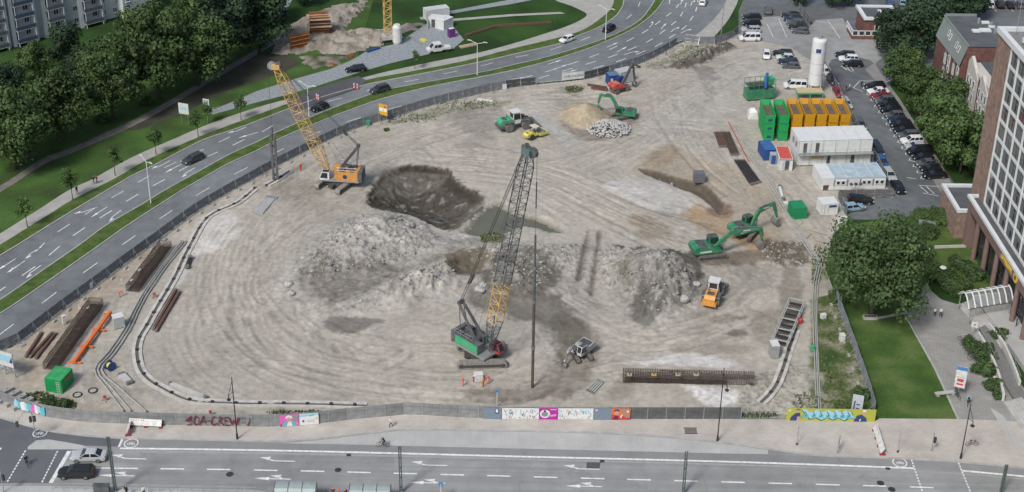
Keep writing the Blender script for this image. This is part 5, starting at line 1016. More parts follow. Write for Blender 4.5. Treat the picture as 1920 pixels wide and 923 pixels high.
def lattice(m, p0, p1, w0, w1, n, r=.07, rd=.04, side=None):
    p0, p1 = Vector(p0), Vector(p1); d = (p1-p0).normalized(); s_ = side or Vector((0, 0, 1)).cross(d); s_.normalize(); u = d.cross(s_)
    cor = [(-1, -1), (1, -1), (1, 1), (-1, 1)]
    def pt(t, c): w = w0+(w1-w0)*t; return p0.lerp(p1, t)+s_*c[0]*w/2+u*c[1]*w/2
    for c in cor: m.tube(pt(0, c), pt(1, c), r, n=5)
    for i in range(n):
        a, b = i/n, (i+1)/n
        for k in range(4):
            c, e = cor[k], cor[(k+1) % 4]; m.tube(pt(a, c if i % 2 else e), pt(b, e if i % 2 else c), rd, n=4, caps=False)
            if i % 2 == 0: m.tube(pt(a, c), pt(a, e), rd, n=4, caps=False)
    return m
def excavator(name, label, cat, loc, head, pose, colour, track_a, size=1.0, bucket=1.3, group='excavators on the site', cabc=None, hoodc=None):
    """head: world direction of the boom; pose: (reach, height) of boom elbow, boom tip, stick end, bucket lip; track_a relative to the boom"""
    t = thing(name, label, cat, loc, head, group); L = 4.4; mt = M('site_track', (.16, .15, .135), .9, .15, var=.3, scale=2)
    for y in (-1.2, 1.2): track_part(t, L, .6, .85, y, mt, track_a)
    MB().b2((-1.0, -.95, .35), (1.0, .95, .8)).xf(Matrix.Rotation(track_a, 4, 'Z')).build('undercarriage', m_trackd, t); MB().tube((0, 0, .8), (0, 0, 1.05), .75, n=18).build('slew_ring', m_trackd, t)
    h = MB().xprism([(-2.5, 1.1), (1.35, 1.1), (1.35, 1.35), (.2, 1.9), (-.4, 2.15), (-2.3, 2.25), (-2.75, 2.0), (-2.8, 1.35)], -1.3, -.3).xprism([(-2.5, 1.1), (1.0, 1.1), (1.0, 1.35), (.2, 1.9), (-.5, 2.1), (-2.3, 2.25), (-2.75, 2.0), (-2.8, 1.35)], -.29, 1.3)
    h.build('house', colour, t); MB().xprism([(-3.0, 1.2), (-2.5, 1.12), (-2.45, 2.2), (-2.8, 2.15), (-3.05, 1.9)], -1.32, 1.32).build('counterweight', hoodc or colour, t)
    MB().b2((-2.2, -1.05, 2.235), (-.9, 1.0, 2.30)).build('engine_cover', m_dark, t); MB().tube((-1.6, -.6, 2.25), (-1.6, -.6, 2.75), .09, n=8).build('exhaust', m_dark, t)
    MB().b2((-2.2, -1.335, 1.35), (-.3, -1.305, 1.6)).build('white_stripe', m_mwhite, t)
    c = MB().xprism([(-.25, 1.2), (1.45, 1.2), (1.6, 1.9), (1.25, 2.95), (-.2, 2.95)], .35, 1.3).build('cab', cabc or colour, t); MB().xprism([(.05, 1.75), (1.42, 1.75), (1.5, 1.95), (1.2, 2.8), (.05, 2.8)], 1.3, 1.325).build('side_window', m_cabg, c)
    MB().add([(1.635, .45, 1.9), (1.635, 1.2, 1.9), (1.29, 1.2, 2.9), (1.29, .45, 2.9)], [(0, 1, 2, 3)]).build('windscreen', m_cabg, c); MB().b2((-.15, .4, 2.955), (1.15, 1.25, 3.0)).build('cab_roof', m_dark, c)
    MB().xprism([(.05, 1.75), (1.4, 1.75), (1.2, 2.8), (.05, 2.8)], .325, .35).build('side_window', m_cabg, c); MB().b2((-.275, .5, 2.0), (-.25, 1.15, 2.8)).build('rear_window', m_cabg, c)
    (ex, ez), (bx, bz), (sx, sz), (lx, lz) = [(a/size, b/size) for a, b in pose]; f = (.7, 1.5)
    def arm(pts, hs, w, y=-.1):
        up = []; dn = []
        for i, (p, hh) in enumerate(zip(pts, hs)):
            q0, q1 = pts[max(i-1, 0)], pts[min(i+1, len(pts)-1)]; d = Vector((q1[0]-q0[0], q1[1]-q0[1])).normalized(); n = Vector((-d.y, d.x)); up.append((p[0]+n.x*hh/2, p[1]+n.y*hh/2)); dn.append((p[0]-n.x*hh/2, p[1]-n.y*hh/2))
        return MB().xprism(up+dn[::-1], y-w/2, y+w/2)
    bo = arm([f, ((f[0]+ex)/2, (f[1]+ez)/2+.12), (ex, ez), ((ex+bx)/2, (ez+bz)/2), (bx, bz)], [.35, .62, .72, .55, .32], .42).build('boom', colour, t)
    m = MB()
    for y in (-.42, .22): m.tube((1.2, y, 1.25), ((f[0]+ex)/2+.2, y, (f[1]+ez)/2-.05), .09)
    m.build('boom_cylinder', m_dark, bo); MB().tube((ex, -.1, ez+.45), ((bx+ex)/2, -.1, (bz+ez)/2+.5), .11).build('stick_cylinder', m_dark, bo); MB().tube(((bx+ex)/2, -.1, (bz+ez)/2+.5), (bx+.15, -.1, bz+.4), .06).build('ram', m_chrome, bo)
    MB().b2(((ex+bx)/2-.7, -.325, (ez+bz)/2-.05), ((ex+bx)/2+.5, -.312, (ez+bz)/2+.12)).build('marking', m_mwhite, bo)
    d = Vector((sx-bx, sz-bz)).normalized(); sk = arm([(bx-d.x*.5, bz-d.y*.5), (bx, bz), ((bx+sx)/2, (bz+sz)/2), (sx, sz)], [.3, .5, .4, .24], .34).build('stick', colour, t)
    MB().tube((bx+.3, -.1, bz+.1), ((bx*.35+sx*.65)+.3, -.1, bz*.35+sz*.65), .08).build('bucket_cylinder', m_dark, sk)
    e = Vector((lx-sx, lz-sz)); el = e.length; e.normalize(); n = Vector((e.y, -e.x)); w = bucket/2
    if n.x > 0: n = -n
    q = lambda a, b: (sx+e.x*a*el+n.x*b*el, sz+e.y*a*el+n.y*b*el)
    pr = [q(0, .1), q(.12, .42), q(.42, .62), q(.78, .55), q(1.05, .2)]; m = MB()
    for i in range(4): a, b = pr[i], pr[i+1]; m.add([(a[0], -w, a[1]), (b[0], -w, b[1]), (b[0], w, b[1]), (a[0], w, a[1])], [(0, 1, 2, 3)])
    for s_ in (-w, w): m.add([(p[0], s_, p[1]) for p in pr]+[(q(.45, -.12)[0], s_, q(.45, -.12)[1])], [tuple(range(6))])
    bk = m.build('bucket', m_bucket, t)
    for k in range(5): yy = -w+w*2*(k+.5)/5; MB().beam((pr[4][0], yy, pr[4][1]), (q(1.22, .08)[0], yy, q(1.22, .08)[1]), .12, .05).build('tooth', m_bucket, bk)
    t.scale = (size,)*3; return t
def face(px0, py0, px1, py1): return pang(px0, py0, px1, py1)
# two big green excavators by the dug corner
EX1 = S(1331, 479); excavator('excavator', 'green crawler excavator in front, its boom reaching right with a grey bucket', 'excavator', EX1, face(1331, 479, 1430, 466), [(4.0, 4.3), (8.9, 4.1), (9.5, 1.7), (9.7, .1)], m_green, rad(-4), 1.15)
EX2 = S(1400, 440); excavator('excavator', 'green crawler excavator behind, arm arched over the dug sand', 'excavator', EX2, face(1400, 440, 1456, 424), [(2.2, 4.3), (5.3, 4.9), (6.4, 2.0), (6.8, .6)], m_green, rad(30), 1.12)
EX3 = S(1167, 221); excavator('excavator', 'small green excavator digging at the tan sand pile', 'excavator', EX3, face(1167, 221, 1120, 216), [(2.6, 4.6), (4.7, 4.6), (5.3, 1.9), (5.2, .7)], m_green, rad(35), .92)
EX4 = S(1088, 668); excavator('excavator', 'white midi excavator with muddy tracks left of the rebar cage', 'excavator', EX4, face(1095, 662, 1056, 690), [(1.9, 2.9), (3.0, 2.2), (3.8, .9), (4.1, .3)], M('muddy_grey', (.34, .33, .31), .85, var=.35, scale=2), rad(60), .85, 1.0, cabc=m_mwhite)
# ---- material handler by the fence
t = thing('material_handler', 'red and grey wheeled material handler with folded black arm by the fence', 'material handler', S(1162, 172), face(1150, 176, 1190, 166), 'excavators on the site')
for x in (-1.4, 1.4):
    for y in (-1.0, 1.0): w_ = MB().tube((x, y-.22, .55), (x, y+.22, .55), .55, n=16).build('wheel', m_dusty, t); MB().tube((x, y-.24, .55), (x, y+.24, .55), .26, n=12).build('rim', m_dark, w_)
MB().b2((-2.2, -.8, .5), (2.2, .8, 1.0)).build('chassis', m_charcoal, t); MB().tube((0, 0, 1.0), (0, 0, 1.25), .7, n=16).build('slew_ring', m_dark, t)
MB().xprism([(-2.3, 1.25), (.9, 1.25), (.9, 1.6), (-.3, 2.2), (-2.2, 2.3), (-2.5, 1.9)], -1.2, 1.2).build('house', m_red, t); MB().b2((-1.9, -.9, 2.3), (-.6, .9, 2.4)).build('engine_cover', M('orange_cover', (.5, .16, .08), .6), t)
c = MB().b2((-.2, .35, 1.6), (1.3, 1.25, 3.1)).build('cab', m_blued, t); MB().b2((-.05, 1.25, 2.0), (1.2, 1.27, 2.95)).build('side_window', m_cabg, c); MB().b2((1.3, .42, 1.9), (1.32, 1.18, 2.95)).build('windscreen', m_cabg, c)
m = MB().beam((.4, -.1, 1.7), (3.1, -.1, 6.0), .4, .5); m.build('boom', m_dark, t); MB().beam((3.1, -.1, 6.1), (3.8, -.1, 2.0), .32, .4).build('stick', m_dark, t); MB().tube((1.2, -.1, 1.6), (2.3, -.1, 4.1), .12).build('boom_cylinder', m_chrome, t)
g_ = MB()
for a in range(4): d = Vector((math.cos(a*1.57), math.sin(a*1.57), 0)); g_.beam(Vector((3.8, -.1, 1.9)), Vector((3.8, -.1, 1.2))+d*.6, .22, .12); g_.beam(Vector((3.8, -.1, 1.2))+d*.6, Vector((3.8, -.1, .35))+d*.25, .22, .1)
g_.build('grab', m_dark, t)
# ---- wheel loaders
def wheel(parent, x, y, r, w, mt=m_dusty, name='wheel'):
    o = MB().lathe([(r*.55, -w/2), (r*.92, -w/2), (r, -w*.36), (r, w*.36), (r*.92, w/2), (r*.55, w/2)], n=20).xf(Matrix.Translation((x, y, r)) @ Matrix.Rotation(rad(90), 4, 'X')).build(name, mt, parent)
    m = MB().tube((x, y-w*.42, r), (x, y+w*.42, r), r*.56, n=14); m.build('rim', m_charcoal, o); return o
def loader(label, loc, head, body, hood, size=1.0, cabm=m_mwhite):
    t = thing('wheel_loader', label, 'wheel loader', loc, head, 'wheel loaders on the site')
    for x in (-1.65, 1.65):
        for y in (-1.1, 1.1): wheel(t, x, y, .85, .65)
    MB().xprism([(-3.3, 1.0), (-.6, 1.0), (-.5, 2.0), (-1.2, 2.25), (-2.9, 2.2), (-3.35, 1.8)], -.85, .85).build('engine_hood', hood, t); MB().b2((-3.55, -1.1, .75), (-2.6, 1.1, 1.25)).build('counterweight', body, t)
    for y in (-1.1, 1.1): MB().xprism([(-2.7, 1.75), (-.7, 1.75), (-.9, 1.9), (-2.5, 1.9)], y-.36, y+.36).build('mudguard', m_charcoal, t); MB().xprism([(.8, 1.75), (2.4, 1.75), (2.2, 1.9), (1.0, 1.9)], y-.36, y+.36).build('mudguard', m_charcoal, t)
    MB().b2((-2.6, -.55, 2.24), (-1.8, .55, 2.3)).build('grille', m_dark, t); MB().tube((-1.5, .5, 2.2), (-1.5, .5, 2.9), .08).build('exhaust', m_dark, t)
    c = MB().xprism([(-.75, 1.2), (.75, 1.2), (.85, 2.1), (.6, 3.35), (-.7, 3.35)], -.78, .78).build('cab', cabm, t)
    for y in (-1, 1): MB().xprism([(-.6, 2.0), (.72, 2.0), (.55, 3.15), (-.6, 3.15)], *sorted((y*.782, y*.80))).build('side_window', m_cabg, c)
    MB().add([(.9, -.65, 2.1), (.9, .65, 2.1), (.66, .65, 3.2), (.66, -.65, 3.2)], [(0, 1, 2, 3)]).build('windscreen', m_cabg, c); MB().b2((-.785, -.6, 2.3), (-.755, .6, 3.15)).build('rear_window', m_cabg, c); MB().b2((-.95, -.88, 3.36), (.8, .88, 3.48)).build('cab_roof', cabm, c)
    MB().b2((.6, -.5, .7), (2.3, .5, 1.5)).build('front_frame', body, t)
    for y in (-.55, .55): MB().beam((1.2, y, 1.9), (2.6, y, 1.6), .2, .4).beam((2.6, y, 1.6), (3.6, y, .55), .2, .35).build('lift_arm', body, t)
    MB().tube((1.5, 0, 1.5), (3.2, 0, 1.3), .1).build('tilt_cylinder', m_chrome, t)
    pr = [(3.5, .95), (3.45, .35), (3.8, .08), (4.75, .05)]; b_ = MB()
    for i in range(3): a, q = pr[i], pr[i+1]; b_.add([(a[0], -1.45, a[1]), (q[0], -1.45, q[1]), (q[0], 1.45, q[1]), (a[0], 1.45, a[1])], [(0, 1, 2, 3)])
    for y in (-1.45, 1.45): b_.add([(p[0], y, p[1]) for p in pr]+[(3.9, y, 1.0)], [tuple(range(5))])
    b_.build('bucket', m_bucket, t); t.scale = (size,)*3; return t
loader('green wheel loader with white cab beside the yellow roller', S(966, 240), face(952, 238, 996, 230), m_charcoal, m_greenl, 1.12)
loader('yellow wheel loader with white cab driving beside the grey heap', S(1337, 560), face(1333, 570, 1350, 530), m_orange, m_orange, 1.05)
# ---- roller
t = thing('road_roller', 'bright yellow single drum road roller beside the green wheel loader', 'roller', S(1002, 258), face(992, 262, 1016, 254))
for y in (-.75, .75): wheel(t, -1.3, y, .68, .5, m_rubber)
MB().xprism([(-2.6, .8), (-.5, .8), (-.4, 1.5), (-1.3, 1.75), (-2.3, 1.6), (-2.7, 1.2)], -.8, .8).build('engine_hood', m_yel2, t); MB().tube((1.9, -1.0, .75), (1.9, 1.0, .75), .75, n=24).build('drum', m_bucket, t)
m = MB()
for y in (-1.1, 1.1): m.b2((.7, y-.08, .6), (2.7, y+.08, 1.15))
m.b2((.6, -1.02, .7), (.9, 1.02, 1.15)); m.b2((2.7, -1.18, .65), (2.85, 1.18, 1.1)); m.build('drum_frame', m_yel2, t); MB().b2((-.6, -.85, .8), (.5, .85, 1.2)).build('platform', m_yel2, t)
c = MB()
for x in (-.5, .4):
    for y in (-.7, .7): c.b2((x-.05, y-.05, 1.2), (x+.05, y+.05, 2.75))
c = c.build('canopy_frame', m_dark, t); MB().b2((-.75, -.9, 2.75), (.65, .9, 2.87)).build('canopy_roof', M('cream_roof', (.55, .53, .42), .6), t); MB().b2((-.4, -.3, 1.2), (.0, .3, 1.9)).build('seat', m_dark, t); MB().tube((.3, 0, 1.2), (.2, 0, 1.9), .04).build('steering', m_dark, t); MB().b2((-2.2, -.3, 1.7), (-1.8, .3, 1.76)).build('grille', m_dark, t)
t.scale = (.92,)*3
# ---- crawler cranes
def crane(label, loc, head, track_a, house_m, panel_m, tipz, reach, kind):
    """lattice boom duty-cycle crane; local +x is the boom direction"""
    t = thing('crawler_crane', label, 'crane', loc, head, 'crawler cranes'); tr = 7.4
    for y in (-2.35, 2.35): track_part(t, tr, .95, 1.15, y, m_track, track_a)
    m = MB().b2((-1.6, -1.9, .45), (1.6, 1.9, 1.15)); m.b2((-2.6, -.5, .4), (2.6, .5, .9)); m.xf(Matrix.Rotation(track_a, 4, 'Z')).build('carbody', m_trackd, t); MB().tube((0, 0, 1.15), (0, 0, 1.45), 1.2, n=20).build('slew_ring', m_trackd, t)
    MB().b2((-4.4, -1.75, 1.45), (2.2, 1.75, 1.8)).build('deck', m_steel, t)
    hs = MB().b2((-4.2, -1.7, 1.8), (.9, -.55, 3.4)).b2((-4.2, .55, 1.8), (-.2, 1.7, 3.4)).b2((-4.0, -.55, 1.8), (-.6, .55, 2.9)); hs.build('machine_house', house_m if kind == 'green' else panel_m, t)
    for y in (-1, 1):
        p = MB().b2((-3.9, *sorted((y*1.705, y*1.725))[:1], 1.9), (.7 if y < 0 else -.4, sorted((y*1.705, y*1.725))[1], 3.25)).build('side_panel', panel_m, t)
        for k in range(4): x = -3.7+k*1.05; MB().b2((x, *sorted((y*1.725, y*1.735))[:1], 2.1), (x+.75, sorted((y*1.725, y*1.735))[1], 2.85)).build('panel_door', panel_m, p)
    if kind != 'green': MB().tube((-1.8, 1.74, 2.6), (-1.8, 1.76, 2.6), .42, n=14).build('emblem', m_blued, t)
    m = MB()
    for k in range(5): m.b2((-4.95, -1.6, 1.5+k*.42), (-4.25, 1.6, 1.5+k*.42+.38))
    m.build('counterweight', m_charcoal, t)
    for x, y in ((-3.2, -.9), (-2.2, -.9), (-3.0, .9), (-1.2, .95), (-1.5, -1.0)): MB().b2((x-.35, y-.35, 3.4), (x+.35, y+.35, 3.75)).build('roof_unit', m_dark, t)
    for x in (-2.6, -.9): MB().tube((x, -.5, 3.1), (x, .5, 3.1), .52, n=16).build('winch_drum', m_dark, t)
    rl = MB()
    for y in (-1.68, 1.68):
        for x in (-4.1, -2.8, -1.5, -.3): rl.tube((x, y, 3.4), (x, y, 4.4), .025, n=4)
        for z in (3.9, 4.4): rl.tube((-4.1, y, z), (-.3, y, z), .025, n=4)
    rl.build('guard_rail', m_steel, t)
    cy = 1.2
    c = MB().xprism([(1.2, 1.6), (2.9, 1.6), (3.1, 2.2), (2.6, 3.3), (1.2, 3.3)], cy-.5, cy+.5).build('cab', m_red if kind == 'green' else m_mwhite, t); MB().add([(3.12, cy-.42, 2.2), (3.12, cy+.42, 2.2), (2.66, cy+.42, 3.2), (2.66, cy-.42, 3.2)], [(0, 1, 2, 3)]).build('windscreen', m_cabg, c)
    for s_ in (-1, 1): MB().xprism([(1.5, 2.0), (2.95, 2.1), (2.5, 3.15), (1.5, 3.15)], *sorted((cy+s_*.502, cy+s_*.52))).build('side_window', m_cabg, c)
    MB().b2((1.3, cy-.4, 3.3), (2.5, cy+.4, 3.36)).build('roof_window', m_cabg, c)
    # boom
    f0 = Vector((1.6, 0, 2.3)); tip = Vector((reach, 0, tipz)); d = (tip-f0); L = d.length; d.normalize(); side = Vector((0, 1, 0))
    at = lambda u: f0+d*L*u
    segs = [(0, .16, .5, 1.7, 5, m_latg), (.16, .36, 1.7, 1.7, 7, m_lat), (.36, .93, 1.7, 1.6, 20, m_latg), (.93, 1, 1.6, .8, 3, m_latg)] if kind == 'green' else [(0, .22, .5, 1.8, 6, m_lat), (.22, .85, 1.8, 1.7, 14, m_lat), (.85, 1, 1.7, .9, 4, m_lat)]
    for u0, u1, a, b, n, mt in segs: lattice(MB(), at(u0), at(u1), a, b, n, .085, .045, side).build('boom_section', mt, t)
    hd = MB().box(tip, (1.5, 1.3, .9)); hd.build('boom_head', M('head_teal', (.10, .16, .16), .5) if kind == 'green' else m_lat, t)
    sh = tip+Vector((.85, 0, .1)); MB().tube(sh+Vector((0, -.3, 0)), sh+Vector((0, .3, 0)), .75, n=18).build('sheave', m_dark if kind == 'green' else m_steel, t)
    for y in (-.3, .3): MB().tube(tip+Vector((-.5, y-.08, .5)), tip+Vector((-.5, y+.08, .5)), .5, n=14).build('sheave', m_dark, t)
    # gantry and pendants
    gt = Vector((-4.4, 0, 8.0)) if kind == 'green' else Vector((-4.2, 0, 8.3)); m = MB()
    for y in (-.85, .85): m.beam((-.4, y, 3.2), gt+Vector((0, y*.45, 0)), .3, .4)
    for y in (-.85, .85): m.tube((-3.6, y, 3.2), gt+Vector((0, y*.45, 0)), .07, n=6)
    m.beam(gt+Vector((0, -.55, 0)), gt+Vector((0, .55, 0)), .5, .5); m.build('gantry', m_charcoal if kind == 'green' else m_dark, t)
    m = MB()
    for y in (-.35, .35): m.tube(gt+Vector((0, y, .1)), at(.985)+Vector((-.6, y, .4)), .035, n=4); m.tube(gt+Vector((0, y*.5, .1)), at(.985)+Vector((-.6, y*.5, .4)), .03, n=4)
    m.build('pendant_rope', m_cable, t); m = MB()
    mid = gt.lerp(at(.985), .22)
    m.beam(gt.lerp(at(.985), .14), gt.lerp(at(.985), .2), .55, .3); m.build('pulley_block', m_dark, t)
    m = MB()
    for x, y in ((-2.6, .2), (-.9, -.2)): m.tube((x, y, 3.6), tip+Vector((-.5, y, 1.0)), .025, n=4)
    m.build('hoist_rope', m_cable, t); return t, sh
cb = S(903, 672); kb_ = S(998, 727); hd_ = ang(cb, kb_); dist = (Vector((kb_.x, kb_.y))-Vector((cb.x, cb.y))).length
tg, shv = crane('green and grey crawler crane with tall lattice boom in the middle of the site', cb, hd_, pang(860, 684, 940, 682)-hd_, m_charcoal, m_greenl, 38.0, dist-.85-.75, 'green')
mp_ = [c for c in tg.children if c.name.startswith('side_panel')]
kx = Vector((kb_.x, kb_.y, 0)); ktop = HT(998, 727, 440)
t = thing('drill_string', 'long dark steel tremie pole hanging from the green crane boom', 'pole', kx)
zz = [0.0, 7.2, 15.0, 20.5, ktop]
for i in range(4): MB().tube((0, 0, zz[i]+.02), (0, 0, zz[i+1]-.02), .22 if i < 3 else .15, n=10).build('pipe_section', M('pole_brown', (.105, .092, .075), .7, .3, var=.3) if i < 2 else m_latg, t)
for z_ in zz[1:4]: MB().tube((0, 0, z_-.25), (0, 0, z_+.25), .3, n=10).build('coupling', m_bucket, t)
m = MB().tube((0, 0, ktop), (0, 0, 30), .03, n=4).tube((0, 0, 30), (0, 0, 34), .1, n=6).tube((0, 0, 34), (0, 0, 38.2), .03, n=4); m.build('rope', m_cable, t)
cb2 = S(634, 346); kb2 = G(517, 338); hd2 = ang(cb2, kb2); dist2 = (Vector((kb2.x, kb2.y))-Vector((cb2.x, cb2.y))).length
crane('yellow crawler crane with yellow lattice boom beside the dark pit', cb2, hd2, pang(625, 362, 662, 335)-hd2, m_charcoal, m_orange, 23.4, dist2-1.6, 'yellow')
t = thing('grab_guide', 'dark twin pole pile leader standing at the trench under the yellow crane', 'pole', Vector((kb2.x, kb2.y, 0)))
for x in (-.35, .35): MB().b2((x-.2, -.25, 0), (x+.2, .25, 9.5)).build('guide_rail', m_charcoal, t)
m = MB(); [m.b2((-.15, -.2, z_), (.15, .2, z_+.3)) for z_ in (1, 3, 5, 7, 9)]; m.build('spacer', m_trackd, t); MB().tube((0, 0, 9.5), (0, 0, 11), .12).tube((0, 0, 11), (0, 0, 22.8), .03, n=4).build('rope', m_cable, t)
# emblem plates on the yellow crane house
# ---- tower crane mast at the top
tb = G(728, 76); t = thing('tower_crane', 'yellow tower crane mast standing on the sandy yard', 'crane', tb, .3)
for i in range(9): lattice(MB(), (0, 0, .6+i*4), (0, 0, .6+(i+1)*4), 1.6, 1.6, 4, .1, .055, Vector((0, 1, 0))).build('mast_section', m_lat, t)
m = MB()
for a in (0, 1.57): m.box((0, 0, .35), (6.5, .5, .5), rz=a+.78)
m.build('cross_base', m_trackd, t); MB().b2((-1.4, -1.4, .6), (1.4, 1.4, 1.5)).build('ballast', m_concrete, t)
# ================================================================ cars, vans, bicycles
m_paint = M('car_paint', objcol=True, rough=.25, var=.02, spec=.6); m_cglass = M('car_glass', (.018, .022, .026), .06, var=.1, spec=.8)
m_tyre = M('tyre', (.025, .025, .026), .85, var=.1); m_rim = M('rim', (.32, .33, .34), .35, .6); m_hl = M('headlight', (.7, .72, .74), .15); m_tl = M('taillight', (.35, .012, .012), .3)
def car_proto(name, L, W, Hh, belt, hood, x0, x1, r0, r1, cat='car'):
    """x0,x1: greenhouse base ends; r0,r1: roof ends (front is +x)"""
    t = thing(name, 'car', cat); w = W/2; rings = []
    st = [(-L/2, .72, .45, belt*.80), (-L/2+.08, .88, .28, belt*.93), (-L/2+.35, .97, .22, belt), (-L*.28, 1, .2, belt+.01), (0, 1, .2, belt), (x1, 1, .2, belt-.02), (x1+.25, .99, .2, hood+.02), (L/2-.55, .95, .22, hood-.04), (L/2-.15, .84, .26, hood-.16), (L/2, .66, .42, hood-.32)]
    for x, k, zb, zt in st:
        a = w*k; rings.append([(x, -a*.86, zb), (x, -a, zb+.14), (x, -a*1.0, zb+(zt-zb)*.62), (x, -a*.93, zt-.03), (x, -a*.55, zt+.015), (x, a*.55, zt+.015), (x, a*.93, zt-.03), (x, a*1.0, zb+(zt-zb)*.62), (x, a, zb+.14), (x, a*.86, zb)])
    m = MB().loft(rings); wb, wr = w*.90, w*.72; zb, zr = belt-.03, Hh
    base = lambda x, s: Vector((x, s*wb, zb)); rf = lambda x, s: Vector((x, s*wr, zr))
    ro = MB(); rim = .07; ms = r0+(r1-r0)*.5
    m.add([base(x0, -1), base(x1, -1), base(x1, 1), base(x0, 1), (r0, -wr, zr-.05), (r1, -wr, zr-.05), (r1, wr, zr-.05), (r0, wr, zr-.05), (r0+.12, -wr*.8, zr), (r1-.15, -wr*.8, zr), (r1-.15, wr*.8, zr), (r0+.12, wr*.8, zr)], [(0, 1, 5, 4), (1, 2, 6, 5), (2, 3, 7, 6), (3, 0, 4, 7), (4, 5, 9, 8), (5, 6, 10, 9), (6, 7, 11, 10), (7, 4, 8, 11), (8, 9, 10, 11)])
    b = m.build('body', m_paint, t, smooth=False)
    def pane(p, nm, off):
        c = sum(p, Vector())/4; q = [c+(v-c)*.86+off for v in p]; return MB().add(q, [(0, 1, 2, 3)]).build(nm, m_cglass, t)
    R0, R1 = (lambda s: Vector((r0, s*wr, zr-.05))), (lambda s: Vector((r1, s*wr, zr-.05)))
    pane([base(x1, -1), base(x1, 1), R1(1), R1(-1)], 'windscreen', Vector((.015, 0, .015))); pane([base(x0, 1), base(x0, -1), R0(-1), R0(1)], 'rear_window', Vector((-.015, 0, .012)))
    for s in (-1, 1):
        n = 3 if (r1-r0) > 1.9 else 2
        for i in range(n):
            f0, f1 = i/n, (i+1)/n; bb = [base(x0+(x1-x0)*f0, s), base(x0+(x1-x0)*f1, s), R0(s).lerp(R1(s), f1), R0(s).lerp(R1(s), f0)]
            if s > 0: bb = bb[::-1]
            pane(bb, 'side_window', Vector((0, s*.018, .005)))
    for x in (-L*.29, L*.31):
        for s in (-1, 1):
            y = s*(w-.1); o = MB().tube((x, y-.11, .33), (x, y+.13*s if False else y+.11, .33), .33, n=14).build('wheel', m_tyre, t); MB().tube((x, y-.118, .33), (x, y+.118, .33), .2, n=10).build('rim', m_rim, o)
    for s in (-1, 1):
        MB().box((L/2-.16, s*w*.68, hood-.22), (.16, .34, .13), rz=-s*.5).build('headlight', m_hl, t); MB().box((-L/2+.06, s*w*.76, belt*.86), (.1, .3, .15), rz=s*.3).build('taillight', m_tl, t)
        MB().box((x1-.15, s*(w+.07), belt+.03), (.12, .16, .11)).build('mirror', m_tyre, t)
    return t
CARS = {'hatchback': car_proto('parked_car', 4.2, 1.78, 1.47, .93, .92, -2.0, .95, -1.55, .25), 'saloon': car_proto('parked_car', 4.75, 1.84, 1.44, .95, .92, -1.75, 1.05, -1.0, .3), 'estate': car_proto('parked_car', 4.75, 1.84, 1.48, .95, .93, -2.25, 1.1, -1.95, .35), 'suv': car_proto('parked_car', 4.6, 1.88, 1.68, 1.06, 1.05, -2.2, 1.05, -1.85, .35), 'van': car_proto('parked_van', 5.0, 1.95, 1.95, 1.15, 1.1, -2.45, 1.7, -2.4, .95, 'van')}
BLK, GRY, SLV, WHT, BLU, LBL, RED, DBL, TEAL = (.012, .013, .015), (.09, .095, .10), (.36, .38, .39), (.66, .67, .67), (.03, .08, .2), (.22, .34, .42), (.22, .018, .028), (.018, .028, .05), (.02, .2, .14)
def car(px, py, kind, col, a, label, group, name=None, z=.02, s=1.0, site_=False):
    p = S(px, py) if site_ else G(px, py, 0); o = place(CARS[kind], Vector((p.x, p.y, (p.z if site_ else 0)+z)), a, label, group, s); o['category'] = 'van' if kind == 'van' else 'car'
    setcol(o, 'body', col)
    if name: o.name = name
    return o
RD = 'cars on the ring road'
car(362, 303, 'estate', (.05, .058, .062), pang(378, 296, 345, 311), 'dark grey estate car driving on the ring road nearest the left edge', RD, 'moving_car')
car(599, 206, 'hatchback', BLK, pang(615, 200, 582, 212), 'black car on the ring road beside the yellow crane boom', RD, 'moving_car'); car(712, 173, 'suv', (.045, .05, .05), pang(728, 168, 695, 177), 'dark grey car on the ring road right of the driveway', RD, 'moving_car')
car(1063, 78, 'hatchback', WHT, pang(1075, 73, 1050, 82), 'white car on the ring road bend', RD, 'moving_car'); car(1141, 58, 'hatchback', BLK, pang(1152, 52, 1131, 63), 'black car on the ring road under the double lamp', RD, 'moving_car'); car(1318, 8, 'hatchback', WHT, pang(1313, 20, 1322, 0), 'white car at the top end of the ring road', RD, 'moving_car')
car(667, 134, 'estate', BLK, pang(680, 131, 650, 135), 'black car parked on the gravel yard beside the path', 'cars by the gravel yard')
car(168, 861, 'saloon', (.40, .42, .44), pang(200, 859, 138, 860), 'silver saloon waiting at the stop line of the street', 'cars waiting at the junction', 'waiting_car', .02, 1.0)
car(144, 892, 'estate', (.02, .021, .024), pang(178, 890, 110, 891), 'black estate car waiting at the stop line in the nearer lane', 'cars waiting at the junction', 'waiting_car', .02, 1.02)
def crow(x0, y0, x1, y1, cols, kinds, ax, lab, grp):
    n = len(cols)
    for i, (c, k) in enumerate(zip(cols, kinds)):
        t = i/max(n-1, 1); A = G(x0, y0).lerp(G(x1, y1), t); px, py = P(A); nm = {BLK: 'black', GRY: 'grey', SLV: 'silver', WHT: 'white', BLU: 'blue', LBL: 'light blue', RED: 'red', DBL: 'dark blue', TEAL: 'white and green'}[c]
        car(px, py, k, c if c != TEAL else (.5, .55, .53), ax+random.uniform(-.03, .03), lab.format(c=nm, k=k, o=ORD[i]), grp)
K = ['hatchback', 'estate', 'suv', 'saloon']; rk = lambda n: [random.choice(K) for _ in range(n)]
row = [BLK, WHT, RED, GRY, BLK, BLK, GRY, DBL, BLK, BLK, GRY, WHT, SLV, BLK, BLK, GRY, BLK, BLK]; kd = rk(18); kd[12] = 'hatchback'; kd[13] = 'van'; kd[11] = 'suv'
